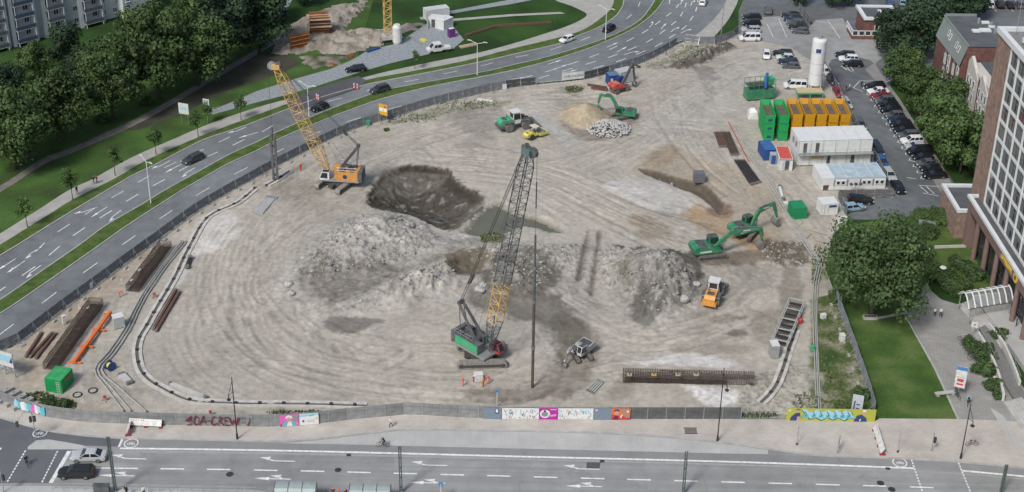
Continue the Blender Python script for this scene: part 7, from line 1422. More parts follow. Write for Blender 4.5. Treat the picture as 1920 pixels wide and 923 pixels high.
# single storey office with bluish roof
a, b = G(1538, 358), G(1659, 355); t = thing('office_cabin', 'white single storey site office with streaked pale blue roof', 'cabin', (a.x, a.y, .02), ang(a, b), 'containers and cabins'); W_ = (b-a).length; nm = 5; w = W_/nm
for k in range(nm):
    m = MB().b2((k*w+.02, .02, .1), (k*w+w-.02, 5.98, 2.5)).build('module', m_cwhite, t); MB().b2((k*w, -.03, 2.5), (k*w+w-.06, 6.03, 2.62)).build('roof_panel', m_roofb if k else m_cwhite, m); MB().b2((k*w+w-.06, -.03, 2.5), (k*w+w, 6.03, 2.66)).build('roof_seam', m_cwhite, m)
    if k in (1, 3, 4):
        for q in (0, 1): f = frame_xz('window', k*w+.35+q*.95, k*w+1.2+q*.95, -.02, 1.1, 2.05, m)
for k in (1, 2, 3, 4): MB().b2((k*w-.12, -.12, 1.0), (k*w+.12, -.02, 2.3)).build('downpipe', m_steel, t)
for i in range(3): MB().box((5.2+i*.9, -1.6, 2.1), (.5, .5, .35)).build('floodlight', m_dark, t)
MB().tube((6.1, -1.6, 0), (6.1, -1.6, 1.95), .06).tube((5.0, -1.6, 1.95), (7.2, -1.6, 1.95), .05).build('light_mast', m_steel, t)
# stacked waste tubs: two green stacks, five yellow stacks
def tub_mesh(w, l, h):
    m = MB(); t_ = .08; q = .12
    m.add([(q, 0, 0), (w-q, 0, 0), (w-q, l-q*3, 0), (q, l-q*3, 0), (0, 0, h), (w, 0, h), (w, l, h), (0, l, h)], [(3, 2, 1, 0), (0, 1, 5, 4), (1, 2, 6, 5), (2, 3, 7, 6), (3, 0, 4, 7)]); m.add([(t_, t_, h), (w-t_, t_, h), (w-t_, l-t_, h), (t_, l-t_, h), (.2, .2, h*.35), (w-.2, .2, h*.35), (w-.2, l-.6, h*.35), (.2, l-.6, h*.35)], [(4, 5, 6, 7), (0, 4, 7, 3), (1, 2, 6, 5), (0, 1, 5, 4), (2, 3, 7, 6)]); n = len(m.f)
    m.add([(0, 0, h), (w, 0, h), (w, l, h), (0, l, h), (t_, t_, h), (w-t_, t_, h), (w-t_, l-t_, h), (t_, l-t_, h)], [(0, 1, 5, 4), (1, 2, 6, 5), (2, 3, 7, 6), (3, 0, 4, 7)]); return m
m_tyel = M('tub_yellow', (.50, .255, .012), .5, var=.1); m_fill = M('tub_rust', (.12, .095, .075), .9, var=.4, scale=1.2)
tubw, tubl, tubh = 2.05, 7.8, 1.95
TM = {n_: tub_mesh(tubw, tubl, tubh).mesh('tub', mt) for n_, mt in (('g', m_cgreen), ('y', m_tyel))}; RM = MB().b2((-.05, .1, tubh-.16), (0, tubl-.1, tubh)); [RM.b2((-.05, y, .15), (0, y+.1, tubh-.16)) for y in np.arange(.4, 6.8, .75)]; RMm = {'g': RM.mesh('rib_rail', m_cgreen), 'y': RM.mesh('rib_rail', m_tyel)}
FM = MB().b2((.15, .15, .5), (tubw-.15, tubl-.5, .95)).mesh('contents', m_fill); SG = MB().b2((.6, -.02, .55), (1.5, -.005, 1.1)).mesh('sign', NV)
da = pang(1439, 217, 1428, 187)-math.pi/2
for i, (px, kd_) in enumerate(((1431, 'g'), (1457, 'g'), (1482, 'y'), (1505, 'y'), (1527, 'y'), (1549, 'y'), (1571, 'y'))):
    p = G(px, 264 if i < 2 else 262.5)
    for s_ in range(3):
        lv = ['bottom', 'middle', 'top'][s_]; lab = '%s skip tub, %s of the %s stack of its colour counted from the left' % ({'g': 'green', 'y': 'yellow'}[kd_], lv, ORD[i if i < 2 else i-2])
        t = thing('skip_tub', lab, 'skip', (p.x, p.y, .05+s_*1.84), da, 'stacked skip tubs'); link('tub', TM[kd_], t); link('rib_rail', RMm[kd_], t); o_ = link('rib_rail', RMm[kd_], t, (tubw+.05, 0, 0))
        if s_ == 2: link('contents', FM, t)
        if i == 0: link('sign', SG, t)
# silo
sb = G(1526, 174); t = thing('silo', 'tall white cement silo with a blue emblem plate near the top', 'silo', sb); m_silo = M('silo_white', (.62, .635, .64), .5, var=.06, scale=.5)
MB().lathe([(.5, 1.2), (1.5, 2.2), (1.52, 12.2), (1.45, 12.5), (.8, 12.75)], n=28).build('shell', m_silo, t, smooth=False)
for z in (4.7, 7.2, 9.7): MB().lathe([(1.535, z), (1.545, z+.03), (1.535, z+.06)], n=28).build('seam', m_steel, t)
for x in (-1.1, 1.1):
    for y in (-1.1, 1.1): MB().tube((x, y, 0), (x*.9, y*.9, 2.6), .12).build('leg', m_cwhite, t)
MB().tube((0, 0, 12.7), (0, 0, 13.5), .5, n=12).build('filter', m_steel, t); m = MB(); [m.tube((.8*math.cos(k), .8*math.sin(k), 12.6), (.8*math.cos(k), .8*math.sin(k), 13.3), .025, n=4) for k in np.arange(0, 6.2, .8)]; m.build('rail', m_steel, t)
pl = MB(); ca_ = ang(sb, (0, 0)); [pl.add([(1.56*math.cos(ca_+a0), 1.56*math.sin(ca_+a0), 9.9), (1.56*math.cos(ca_+a1), 1.56*math.sin(ca_+a1), 9.9), (1.56*math.cos(ca_+a1), 1.56*math.sin(ca_+a1), 10.8), (1.56*math.cos(ca_+a0), 1.56*math.sin(ca_+a0), 10.8)], [(0, 1, 2, 3)]) for a0, a1 in ((-.35, -.12), (-.12, .12), (.12, .35))]; pl.build('emblem_plate', NV, t)
m = MB(); [m.tube((1.56*math.cos(ca_+1.2)+dx, 1.56*math.sin(ca_+1.2), 2), (1.56*math.cos(ca_+1.2)+dx, 1.56*math.sin(ca_+1.2), 12.5), .03, n=4) for dx in (0, .35)]; m.build('ladder', m_steel, t)
a, b = G(1494, 187), G(1543, 187); t = thing('silo_platform', 'green mixing platform with plywood deck below the silo', 'platform', (a.x, a.y, 0), ang(a, b)); W_ = (b-a).length
MB().b2((0, 0, 1.6), (W_, 2.4, 1.75)).build('deck', M('plywood', (.45, .36, .22), .8, var=.15), t); MB().b2((-.1, -.1, 1.3), (W_+.1, 2.5, 1.6)).build('frame', m_greenl, t)
for x in (.1, W_/2, W_-.1): MB().b2((x-.1, 0, 0), (x+.1, .2, 1.3)).build('leg', m_greenl, t)
# green recycling plant behind the tubs
a, b = G(1401, 191), G(1452, 186); t = thing('bentonite_plant', 'dark green screening plant with blue pipe behind the green tubs', 'plant', (a.x, a.y, 0), ang(a, b)); W_ = (b-a).length
MB().b2((0, 0, .3), (W_, 2.4, 2.4)).build('tank', m_green, t); f = MB()
for x in np.linspace(.05, W_-.05, 6):
    for y in (.05, 2.35): f.tube((x, y, 2.4), (x, y, 4.6), .06, n=5)
for z in (3.5, 4.6): f.tube((0, .05, z), (W_, .05, z), .06, n=5).tube((0, 2.35, z), (W_, 2.35, z), .06, n=5)
f.build('platform_frame', m_green, t); MB().b2((.2, .2, 3.3), (W_-.2, 2.2, 3.45)).build('grating', m_trackd, t); MB().b2((W_-2, .3, 3.5), (W_-.2, 2.1, 4.8)).build('screen_unit', m_greenl, t); MB().tube((W_-2.4, -.1, 3.0), (W_-2.1, .3, 6.2), .3).build('cyclone', M('plant_blue', (.03, .10, .35), .5), t)
for k in range(5): MB().b2((.4+k*1.0, -.03, .5), (.6+k*1.0, .0, 2.2)).build('stiffener', m_green, t)
t = thing('tarpaulin_tent', 'white tarpaulin cover beside the green tubs', 'tarpaulin', G(1410, 220)); MB().loft([[(-1, -1.2, 0), (1.2, -1, 0), (1.1, 1.1, 0), (-.9, 1.2, 0)], [(-.8, -.9, 1.3), (.9, -.9, 1.6), (.9, .9, 1.7), (-.8, .9, 1.4)], [(-.3, -.2, 2.1), (.3, -.2, 2.2), (.4, .2, 2.2), (-.3, .3, 2.1)]]).build('sheet', m_cwhite, t); MB().tube((0, 0, 0), (0, 0, 2.2), .05).build('pole', m_steel, t)
# ================================================================ people
_PM = {}
def person_mesh(pose, jacket, trousers, head, hair=True):
    key = (pose, jacket.name, trousers.name, head.name)
    if key in _PM: return _PM[key]
    J = {'pel': (0, 0, .95, .135), 'spi': (.01, 0, 1.2, .13), 'che': (.01, 0, 1.42, .15), 'nec': (.02, 0, 1.53, .055), 'hea': (.05, 0, 1.62, .088), 'top': (.04, 0, 1.74, .06), 'nos': (.14, 0, 1.64, .022)}
    lr = {'stand': dict(hip=(0, .09, .9), kne=(.03, .1, .5), ank=(-.02, .1, .09), toe=(.14, .12, .05), sho=(.0, .2, 1.43), elb=(-.02, .25, 1.15), wri=(.08, .25, .92), han=(.1, .24, .83)), 'walk': None, 'ride': None, 'bend': None}
    def pts(s):
        if pose == 'stand': d = dict(lr['stand'])
        elif pose == 'walk': k = s; d = dict(hip=(0, .09, .9), kne=(.14*k+.05, .1, .5), ank=(.22*k-.06, .1, .1), toe=(.22*k+.1, .11, .05), sho=(.0, .2, 1.43), elb=(-.14*k, .24, 1.17), wri=(-.16*k+.12, .23, .96), han=(-.16*k+.16, .22, .88))
        elif pose == 'ride': d = dict(hip=(-.02, .1, .93), kne=(.3, .13, .72 if s > 0 else .6), ank=(.12, .12, .36 if s > 0 else .2), toe=(.26, .12, .32 if s > 0 else .16), sho=(.22, .19, 1.36), elb=(.4, .26, 1.16), wri=(.58, .24, 1.06), han=(.65, .22, 1.04))
        else: d = dict(hip=(-.1, .09, .88), kne=(.05, .11, .5), ank=(-.05, .11, .09), toe=(.12, .12, .05), sho=(.3, .19, 1.22), elb=(.42, .22, .95), wri=(.5, .2, .72), han=(.52, .18, .64))
        return d
    if pose == 'ride': J.update(spi=(.08, 0, 1.16, .13), che=(.2, 0, 1.36, .15), nec=(.27, 0, 1.47, .055), hea=(.33, 0, 1.57, .088), top=(.31, 0, 1.7, .06), nos=(.42, 0, 1.58, .022))
    if pose == 'bend': J.update(pel=(-.1, 0, .93, .135), spi=(.05, 0, 1.1, .13), che=(.28, 0, 1.22, .15), nec=(.38, 0, 1.29, .055), hea=(.46, 0, 1.35, .088), top=(.5, 0, 1.47, .06), nos=(.55, 0, 1.33, .022))
    names = list(J); V = [J[n] for n in names]; E = [(0, 1), (1, 2), (2, 3), (3, 4), (4, 5), (4, 6)]; reg = {0: 2, 1: 1, 2: 1, 3: 0, 4: 0, 5: 3, 6: 0}
    for s in (-1, 1):
        d = pts(s); o = len(V); rr = dict(hip=.095, kne=.068, ank=.045, toe=.04, sho=.075, elb=.052, wri=.036, han=.042); rg = dict(hip=2, kne=2, ank=2, toe=4, sho=1, elb=1, wri=1, han=0)
        for i, n in enumerate(('hip', 'kne', 'ank', 'toe', 'sho', 'elb', 'wri', 'han')): x, y, z = d[n]; V.append((x, y*s, z, rr[n])); reg[o+i] = rg[n]
        E += [(0, o), (o, o+1), (o+1, o+2), (o+2, o+3), (2, o+4), (o+4, o+5), (o+5, o+6), (o+6, o+7)]
    me = bpy.data.meshes.new('tmp'); me.from_pydata([v[:3] for v in V], E, []); ob = bpy.data.objects.new('tmp', me); COL.objects.link(ob); ob.modifiers.new('s', 'SKIN'); sub = ob.modifiers.new('u', 'SUBSURF'); sub.levels = 1
    for sv, v in zip(me.skin_vertices[0].data, V): sv.radius = (v[3], v[3])
    me.skin_vertices[0].data[0].use_root = True
    dg = bpy.context.evaluated_depsgraph_get(); out = bpy.data.meshes.new_from_object(ob.evaluated_get(dg)); bpy.data.objects.remove(ob); out.name = 'person'
    A = np.array([v[:3] for v in V])
    for m in (M('skin', (.42, .25, .18), .6), jacket, trousers, head, m_rubber): out.materials.append(m)
    for p in out.polygons: c = np.array(p.center); p.material_index = reg[int(np.argmin(((A-c)**2).sum(1)-np.array([v[3] for v in V])**2*.5))]; p.use_smooth = True
    _PM[key] = out; return out
cl = lambda n, c: M('cloth_'+n, c, .9, var=.12, scale=4)
HV, HVT, HELM, HAIR = cl('hivis_orange', (.75, .11, .035)), cl('hivis_trousers', (.68, .095, .03)), M('helmet_white', (.7, .7, .69), .4), cl('hair_brown', (.05, .032, .022))
DKJ, JEANS, WSH, BLT, REDJ, BLJ = cl('black_jacket', (.015, .016, .018)), cl('jeans', (.035, .05, .09)), cl('white_shirt', (.62, .63, .64)), cl('black_trousers', (.016, .016, .018)), cl('dark_red', (.16, .02, .03)), cl('blue_jacket', (.03, .045, .10))
def person(px, py, pose, j, tr, hd_, a, label, group, z=None, sc=1.0):
    p = S(px, py) if z is None else G(px, py, z); o = link('person', person_mesh(pose, j, tr, hd_), None, p, a); o.scale = (sc,)*3; tag(o, label, 'person', group); return o
WK, PD = 'site workers', 'passers-by'
person(868, 724, 'stand', HV, HVT, HELM, 0, 'worker in orange standing apart at the left of the bottom group', WK); person(888, 716, 'bend', WSH, HVT, HELM, -.4, 'worker in white top and orange trousers bending by the equipment', WK); person(906, 726, 'stand', cl('hivis_yellow', (.72, .35, .04)), HVT, HELM, 2.6, 'worker in yellow orange vest at the front of the bottom group', WK); person(917, 719, 'bend', HV, HVT, HELM, 3.4, 'worker in orange bending at the right of the bottom group', WK)
person(225, 558, 'bend', HV, HVT, HELM, .6, 'worker in orange at the end of the upper rebar cage', WK); person(564, 321, 'stand', HV, HVT, HELM, 2.5, 'worker in orange beside the trench under the yellow crane', WK)
person(733, 801, 'walk', WSH, BLT, HAIR, 3.3, 'pedestrian in white shirt and black shorts walking past the hoarding', PD, .12); person(145, 364, 'walk', DKJ, BLT, HAIR, 2.4, 'lone pedestrian in black on the park side path', PD, .1); person(176, 345, 'walk', DKJ, JEANS, HAIR, 3.9, 'walker in black, left one of the couple on the path', PD, .1); person(182, 344, 'walk', REDJ, BLT, HAIR, 3.9, 'walker in dark red, right one of the couple on the path', PD, .1)
person(1752, 593, 'walk', WSH, BLT, HAIR, 1.6, 'smaller walker in white and dark on the plaza', PD, .02, .85); person(1763, 595, 'walk', WSH, JEANS, HAIR, 1.6, 'walker in white shirt and blue trousers on the plaza', PD, .02); person(1905, 612, 'stand', BLJ, BLT, HAIR, 2.8, 'person in dark blue standing at the tower entrance', PD, .86); person(1586, 172, 'stand', DKJ, JEANS, HAIR, 0, 'person in black standing in the car park lane', PD, .02); person(1592, 170, 'stand', WSH, BLT, HAIR, 3, 'person in white beside the one in black in the car park lane', PD, .02); person(1615, 164, 'stand', BLJ, BLT, HAIR, 2, 'person in dark blue beside the first parked car', PD, .03)
for (px, py, j, lb) in ((238, 930, DKJ, 'person in black on the tram platform near the left green mast'), (271, 931, WSH, 'person in white on the tram platform near the railing'), (625, 934, REDJ, 'person in red between the tram shelters'), (636, 934, HV, 'person in pink between the tram shelters'), (649, 936, REDJ, 'person in dark red beside the right tram shelter')): person(px, py, 'stand', j, BLT, HAIR, random.uniform(0, 6), lb, 'people on the tram platform', .22)
def rider(px, py, a, j, hd_, bl, pl, z=.02):
    p = G(px, py, z); place(BIKE, p, a, bl, 'bicycles', 1.08); d = Vector((math.cos(a), math.sin(a), 0)); o = link('person', person_mesh('ride', j, BLT, hd_), None, p-d*.24+Vector((0, 0, .03)), a); tag(o, pl, 'person', 'cyclists')
rider(718, 838, pang(735, 838, 700, 838), DKJ, HAIR, 'bicycle ridden along the cycle lane', 'cyclist in black riding along the cycle lane'); rider(51, 872, pang(45, 845, 56, 880), BLJ, HAIR, 'bicycle crossing the junction', 'cyclist in dark blue crossing the junction'); rider(1815, 758, pang(1820, 740, 1812, 770), cl('light_blue', (.25, .36, .5)), HELM, 'bicycle ridden across the plaza', 'cyclist in light blue on the plaza')
# ================================================================ lamps, masts, signals, signs
m_lampw = M('lamp_white', (.58, .60, .60), .5); m_lampb = M('lamp_black', (.025, .026, .028), .5); m_mast = M('mast_green', (.085, .115, .10), .6, var=.15)
def dlamp(px, py, ty, lb, a):
    h = HT(px, py, ty); t = thing('street_lamp', lb, 'street lamp', G(px, py, .1), a, 'white ring road lamps'); MB().path([(0, 0, 0), (0, 0, h*.5), (0, 0, h)], [.13, .1, .07], 8).build('pole', m_lampw, t)
    for s in (-1, 1): MB().beam((0, 0, h), (0, s*1.5, h+.45), .09, .09).build('arm', m_lampw, t); MB().box((0, s*1.9, h+.55), (.22, .9, .12)).build('lamp_head', m_lampw, t)
dlamp(283, 381, 304, 'white double arm lamp in the median nearest the left edge', rad(40)); dlamp(580, 227, 162, 'white double arm lamp in the median beside the yellow boom', rad(55)); dlamp(895, 141, 82, 'white double arm lamp in the median right of the gravel yard', rad(70)); dlamp(1135, 75, 18, 'white double arm lamp in the median at the bend', rad(50))
t = thing('street_lamp', 'thin grey pole by the footway at the fence corner', 'pole', G(1352, 68)); MB().path([(0, 0, 0), (0, 0, 5), (.2, 0, 11)], [.12, .1, .06], 8).build('pole', m_steel, t); MB().box((.5, 0, 11), (.8, .2, .1)).build('lamp_head', m_steel, t)
def blamp(px, py, ty, lb, side):
    h = HT(px, py, ty); t = thing('street_lamp', lb, 'street lamp', G(px, py, .12), 0, 'black pavement lamps'); MB().path([(0, 0, 0), (0, 0, .9), (0, 0, 1.0), (0, 0, h)], [.16, .14, .09, .06], 8).build('pole', m_lampb, t)
    m = MB().beam((0, 0, h-.6), (side*.55, -.5, h-2.6), .05, .05).beam((0, 0, h-2.4), (side*.55, -.5, h-2.6), .05, .05); m.build('bracket', m_lampb, t); MB().tube((side*.55, -.5, h-2.6), (side*.55, -.5, h-3.2), .06).build('hanger', m_lampb, t); MB().lathe([(.08, .1), (.3, 0), (.28, -.1)], (side*.55, -.5, h-3.25), 12).build('lamp_shade', m_lampb, t); MB().lathe([(.2, 0), (.22, -.12), (.1, -.25)], (side*.55, -.5, h-3.35), 12).build('globe', m_mwhite, t)
blamp(445, 823, 708, 'black lamp with hanging white globe in front of the red spray lettering', -1); blamp(1345, 827, 690, 'black lamp in front of the rebar cage and dark hoarding', 1); blamp(1801, 860, 757, 'black lamp with hanging globe at the plaza corner', 1)
for px, py, ty, lb in ((1732, 503, 467, 'white disc plaza lamp behind the handrail, upper one'), (1764, 529, 502, 'white disc plaza lamp in the bushes, lower one')): 
    h = HT(px, py, ty); t = thing('plaza_lamp', lb, 'lamp', G(px, py), 0, 'plaza lamps'); MB().tube((0, 0, 0), (0, 0, h), .07).build('pole', m_steel, t); MB().lathe([(.15, h-.15), (.55, h), (.5, h+.1), (.1, h+.16)], n=18).build('disc', m_mwhite, t)
for px, py, ty, lb in ((217, 924, 820, 'dark green tram mast left, beside the waiting cars'), (752, 924, 838, 'dark green tram mast between the tram shelters'), (1281, 926, 847, 'dark green tram mast on the right half of the street'), (1876, 928, 872, 'dark green tram mast at the right edge of the street')):
    h = HT(px, py, ty); t = thing('tram_mast', lb, 'mast', G(px, py), 0, 'tram masts')
    for y in (-.13, .13): MB().b2((y-.07, -.12, 0), (y+.07, .12, h)).build('profile', m_mast, t)
    m = MB(); [m.b2((-.06, -.1, z), (.06, .1, z+.18)) for z in np.arange(.8, h, 1.6)]; m.build('spreader', m_mast, t); MB().b2((-.25, -.25, 0), (.25, .25, .3)).build('base', m_concrete, t); MB().tube((0, .14, h*.45), (0, .3, h*.45), .06).build('insulator', m_mwhite, t)
def signal(px, py, ty, lb, arm=0, grp='traffic signals'):
    h = HT(px, py, ty); t = thing('traffic_light', lb, 'traffic light', G(px, py, .05), 0, grp); MB().tube((0, 0, 0), (0, 0, h), .07).build('pole', m_steel, t)
    if arm: MB().path([(0, 0, h-.1), (-arm*.5, -.3, h+.1), (-arm, -.6, h-1.3)], .05, 6).build('arm', m_steel, t)
    for i, (x, z) in enumerate((((-arm, h-2.1),) if arm else ())+((.25, h-1.6), (-.3, h-1.7))[:2 if arm else 1]):
        o = MB().b2((x-.15, -.75 if (arm and i == 0) else -.2, z), (x+.15, -.45 if (arm and i == 0) else .1, z+.85)).build('signal_head', m_lampb, t)
        for k in range(3): MB().tube((x, (-.76 if (arm and i == 0) else -.21), z+.14+k*.28), (x, (-.72 if (arm and i == 0) else -.17), z+.14+k*.28), .09).build('lens', m_dark, o)
signal(68, 824, 772, 'traffic light with curved arm in front of the turquoise spray', 2.0); signal(8, 925, 882, 'traffic light at the lower left corner'); signal(1746, 847, 812, 'small pedestrian signal on the pavement by the crossing')
def postsign(px, py, ty, lb, w, hb, mat, shapes=(), a=None, cat='sign', posts=1, zb=None):
    g_ = G(px, py); a = ang(g_, (0, 0))+math.pi/2 if a is None else a; h = HT(px, py, ty); t = thing('sign', lb, cat, g_, a, 'signs'); n = posts
    for i in range(n): x = 0 if n == 1 else -w*.35+i*w*.7; MB().tube((x, .06, 0), (x, .06, h), .05).build('post', m_steel, t)
    o = MB().b2((-w/2, -.04, h-hb), (w/2, .04, h)).build('board', mat, t)
    for k, (mt, pl) in enumerate(shapes): MB().add([(-w/2+u*w, -.046-.002*k, h-hb+v*hb) for u, v in pl], [tuple(range(len(pl)))]).build('print', mt, o)
    return t
R_ = lambda a, b, c, d: [(a, b), (c, b), (c, d), (a, d)]
postsign(1795, 745, 688, 'tall white plaza sign with red bars and blue head', 1.5, 3.6, m_mwhite, [(P3('print_blue', (.06, .20, .45)), R_(0, .82, 1, 1)), (GN, R_(.1, .48, .9, .5)), (RD_, R_(.2, .28, .8, .42)), (RD_, R_(.2, .12, .8, .2))], cat='sign'); postsign(1822, 640, 604, 'white square sign at the top of the planter', .95, 1.0, m_mwhite, [(GN, circ(.5, .5, .2))])
postsign(719, 229, 196, 'yellow site information board beside the ring road fence', 2.1, 2.4, M('board_yellow', (.58, .33, .02), .6), [(WH, R_(.06, .35, .94, .65)), (RD_, R_(.62, .72, .9, .88)), (LM, circ(.55, .48, .08))], posts=2, a=rad(-28)); postsign(347, 232, 194, 'white billboard on two posts at the park edge', 2.3, 2.4, m_mwhite, [(LB, R_(.15, .35, .85, .65))], posts=2, a=rad(-18)); postsign(390, 232, 186, 'small white billboard with four picture fields', 1.4, 2.2, m_mwhite, [(GN, R_(.1, .55, .45, .9)), (GN, R_(.55, .55, .9, .9)), (GN, R_(.1, .1, .45, .45)), (GN, R_(.55, .1, .9, .45))], a=rad(-18))
postsign(1604, 784, 741, 'tall grey advertising pillar sign behind the mural', 1.5, 3.4, M('pillar_grey', (.42, .45, .48), .5), [(NV, stroke([(.2, .2), (.25, .7), (.8, .75)], .02, 3)[0]), (NV, R_(.4, .3, .7, .36)), (NV, R_(.4, .5, .7, .56))])
a_ = G(-12, 700); t = thing('billboard', 'white site billboard with blue picture at the left edge', 'billboard', (a_.x, a_.y, 0), rad(-24)); MB().b2((0, -.06, 2.2), (4.3, .06, 4.6)).build('board', m_mwhite, t); MB().add([(.6, -.07, 3.0), (4.2, -.07, 3.0), (4.2, -.07, 4.1), (.6, -.07, 4.2)], [(0, 1, 2, 3)]).build('print', LB, t); MB().add([(3.6, -.08, 3.0), (4.2, -.08, 3.0), (4.2, -.08, 4.1), (3.9, -.08, 3.6)], [(0, 1, 2, 3)]).build('print', NV, t); lattice(MB(), (0, .3, 1.9), (4.3, .3, 1.9), .5, .5, 8, .05, .03).build('truss', m_steel, t)
for x in (.4, 2.2, 4.0): MB().tube((x, .3, 0), (x, .3, 4.4), .08).build('post', m_steel, t)
for i in range(4): p = G(4+i*13, 742+i*6.5); t = thing('ballast_beam', 'concrete ballast beam behind the left hoarding, %s from the left edge' % ORD[i], 'beam', (p.x, p.y, .0), rad(50), 'ballast beams'); MB().b2((-1.6, -.4, 0), (1.6, .4, .7)).build('block', m_block, t); [MB().tube((x, 0, .7), (x, 0, .78), .09).build('lifting_eye', m_dark, t) for x in (-.9, 0, .9)]
def barrier(px0, py0, px1, py1, lb, z=.12):
    a, b = G(px0, py0, z), G(px1, py1, z); t = thing('safety_barrier', lb, 'barrier', a, ang(a, b), 'red and white barriers'); L = (b-a).length; MB().add([(0, -.3, .3), (L, -.3, .3), (L, .2, 1.1), (0, .2, 1.1), (0, -.25, .28), (L, -.25, .28), (L, .25, 1.08), (0, .25, 1.08)], [(0, 1, 2, 3), (7, 6, 5, 4), (0, 4, 5, 1), (2, 6, 7, 3)]).build('board', m_mwhite, t)
    for i in range(max(2, int(L/1.2))): x = .15+i*(L-.4)/max(1, int(L/1.2)-1); MB().b2((x-.12, -.4, 0), (x+.32, .4, .12)).build('foot', M('foot_red', (.30, .025, .04), .8), t)
    [MB().tube((.3+i*.35, .06, .93), (.3+i*.35, .09, .93), .09, n=8).build('reflector', RD_, t) for i in range(int(min(L, 2.4)/.35))]
barrier(243, 798, 304, 801, 'red and white barrier leaning along the hoarding'); barrier(1640, 806, 1655, 854, 'white barrier crossing the pavement beside the mural'); barrier(244, 800, 240, 818, 'short barrier across the pavement at the hoarding')
for i, (px, py) in enumerate(((594, 186), (664, 166), (670, 167), (597, 188))): t = thing('warning_post', ['red and white warning post left of the driveway, rear', 'red and white warning post right of the driveway, left', 'red and white warning post right of the driveway, right', 'red and white warning post left of the driveway, front'][i], 'post', G(px, py, .05), 0, 'driveway posts'); MB().b2((-.14, -.04, .15), (.14, .04, 1.25)).build('panel', m_mwhite, t); MB().add([(-.14, -.045, .4), (.14, -.045, .7), (.14, -.045, .95), (-.14, -.045, .65)], [(0, 1, 2, 3)]).build('stripe', RD_, t); MB().b2((-.4, -.25, 0), (.4, .25, .14)).build('foot', MATS['foot_red'], t)
for px, py, ty, lb in ((1494, 834, 800, 'thin steel post on the pavement in front of the mural'), (1683, 848, 812, 'thin steel post on the pavement right of the barrier')): h = HT(px, py, ty); t = thing('bollard_post', lb, 'post', G(px, py, .12), 0, 'pavement posts'); MB().tube((0, 0, 0), (0, 0, h), .05).build('pole', m_steel, t); MB().tube((0, 0, 0), (0, 0, .25), .14).build('foot', m_lampb, t)
t = thing('display_frame', 'upright glass display frame on the pavement before the mural', 'display', G(1571, 846, .12), rad(70)); MB().b2((-.7, -.05, .1), (-.6, .05, 2.2)).b2((.6, -.05, .1), (.7, .05, 2.2)).b2((-.6, -.05, 2.1), (.6, .05, 2.2)).build('frame', m_steel, t); MB().b2((-.6, -.02, .4), (.6, .02, 2.1)).build('pane', gm_, t); MB().b2((-.5, -.3, 0), (.5, .3, .1)).build('foot', m_concrete, t)
t = thing('manhole_frame', 'brown rectangular access cover in the pavement', 'cover', G(1295, 808, .122), .0); MB().b2((-.85, -.6, 0), (.85, .6, .02)).build('lid', M('brown_cover', (.16, .135, .12), .8), t); MB().b2((-.95, .6, 0), (.95, .7, .025)).b2((-.95, -.7, 0), (.95, -.6, .025)).build('rim', m_iron, t)
# tram shelters and railing
m_shel = M('shelter_roof', (.27, .32, .32), .25, var=.12, scale=1)
for i, (px0, px1, py) in enumerate(((515, 593, 946), (655, 732, 950))):
    a, b = G(px0, py, .22), G(px1, py+1.2, .22); t = thing('tram_shelter', ['glass roofed tram shelter, left one of the pair', 'glass roofed tram shelter, right one of the pair'][i], 'shelter', a, ang(a, b), 'tram shelters'); W_ = (b-a).length; w = W_/3
    for k in range(3):
        m = MB(); q = [(0, 2.05), (.35, 2.35), (.9, 2.5), (1.5, 2.5)]
        for (y0, z0), (y1, z1) in zip(q[:-1], q[1:]): m.quad((k*w+.06, y0, z0), (k*w+w-.06, y0, z0), (k*w+w-.06, y1, z1), (k*w+.06, y1, z1))
        m.build('roof_pane', m_shel, t)
    for k in range(4): MB().path([(k*w, 0, 2.0), (k*w, .35, 2.33), (k*w, .9, 2.48), (k*w, 1.5, 2.48)], .06, 5).tube((k*w, 1.2, 0), (k*w, 1.2, 2.5), .06).build('rib', m_charcoal, t)
    for k in range(3): MB().b2((k*w+.1, 1.25, .3), (k*w+w-.1, 1.29, 2.2)).build('back_pane', gm_, t)
    MB().b2((.3, .9, .45), (W_-.3, 1.2, .5)).build('seat', m_charcoal, t)
a, b = G(98, 918, .22), G(480, 926, .22); t = thing('platform_railing', 'grey railing along the tram platform at the bottom edge', 'railing', a, ang(a, b)); W_ = (b-a).length; m = MB(); [m.tube((0, 0, z), (W_, 0, z), .035, n=5) for z in (.5, 1.05)]; m.build('rail', m_steel, t)
for x in np.linspace(0, W_, 20): MB().tube((x, 0, 0), (x, 0, 1.05), .03, n=5).build('post', m_steel, t)
t = thing('switch_cabinet', 'dark switch cabinet beside the left tram mast', 'cabinet', G(192, 927, .22), 0); MB().b2((-1.0, -.3, 0), (1.0, .3, 1.5)).build('body', m_charcoal, t); MB().b2((-1.05, -.35, 1.5), (1.05, .35, 1.58)).build('lid', m_dark, t)
t = thing('stop_sign_post', 'small blue stop sign at the platform', 'sign', G(827, 940, .22), 0); MB().tube((0, 0, 0), (0, 0, 2.9), .05).build('post', m_mwhite, t); MB().b2((-.3, -.03, 2.5), (.3, .03, 3.1)).build('plate', P3('print_blue', (.06, .20, .45)), t)
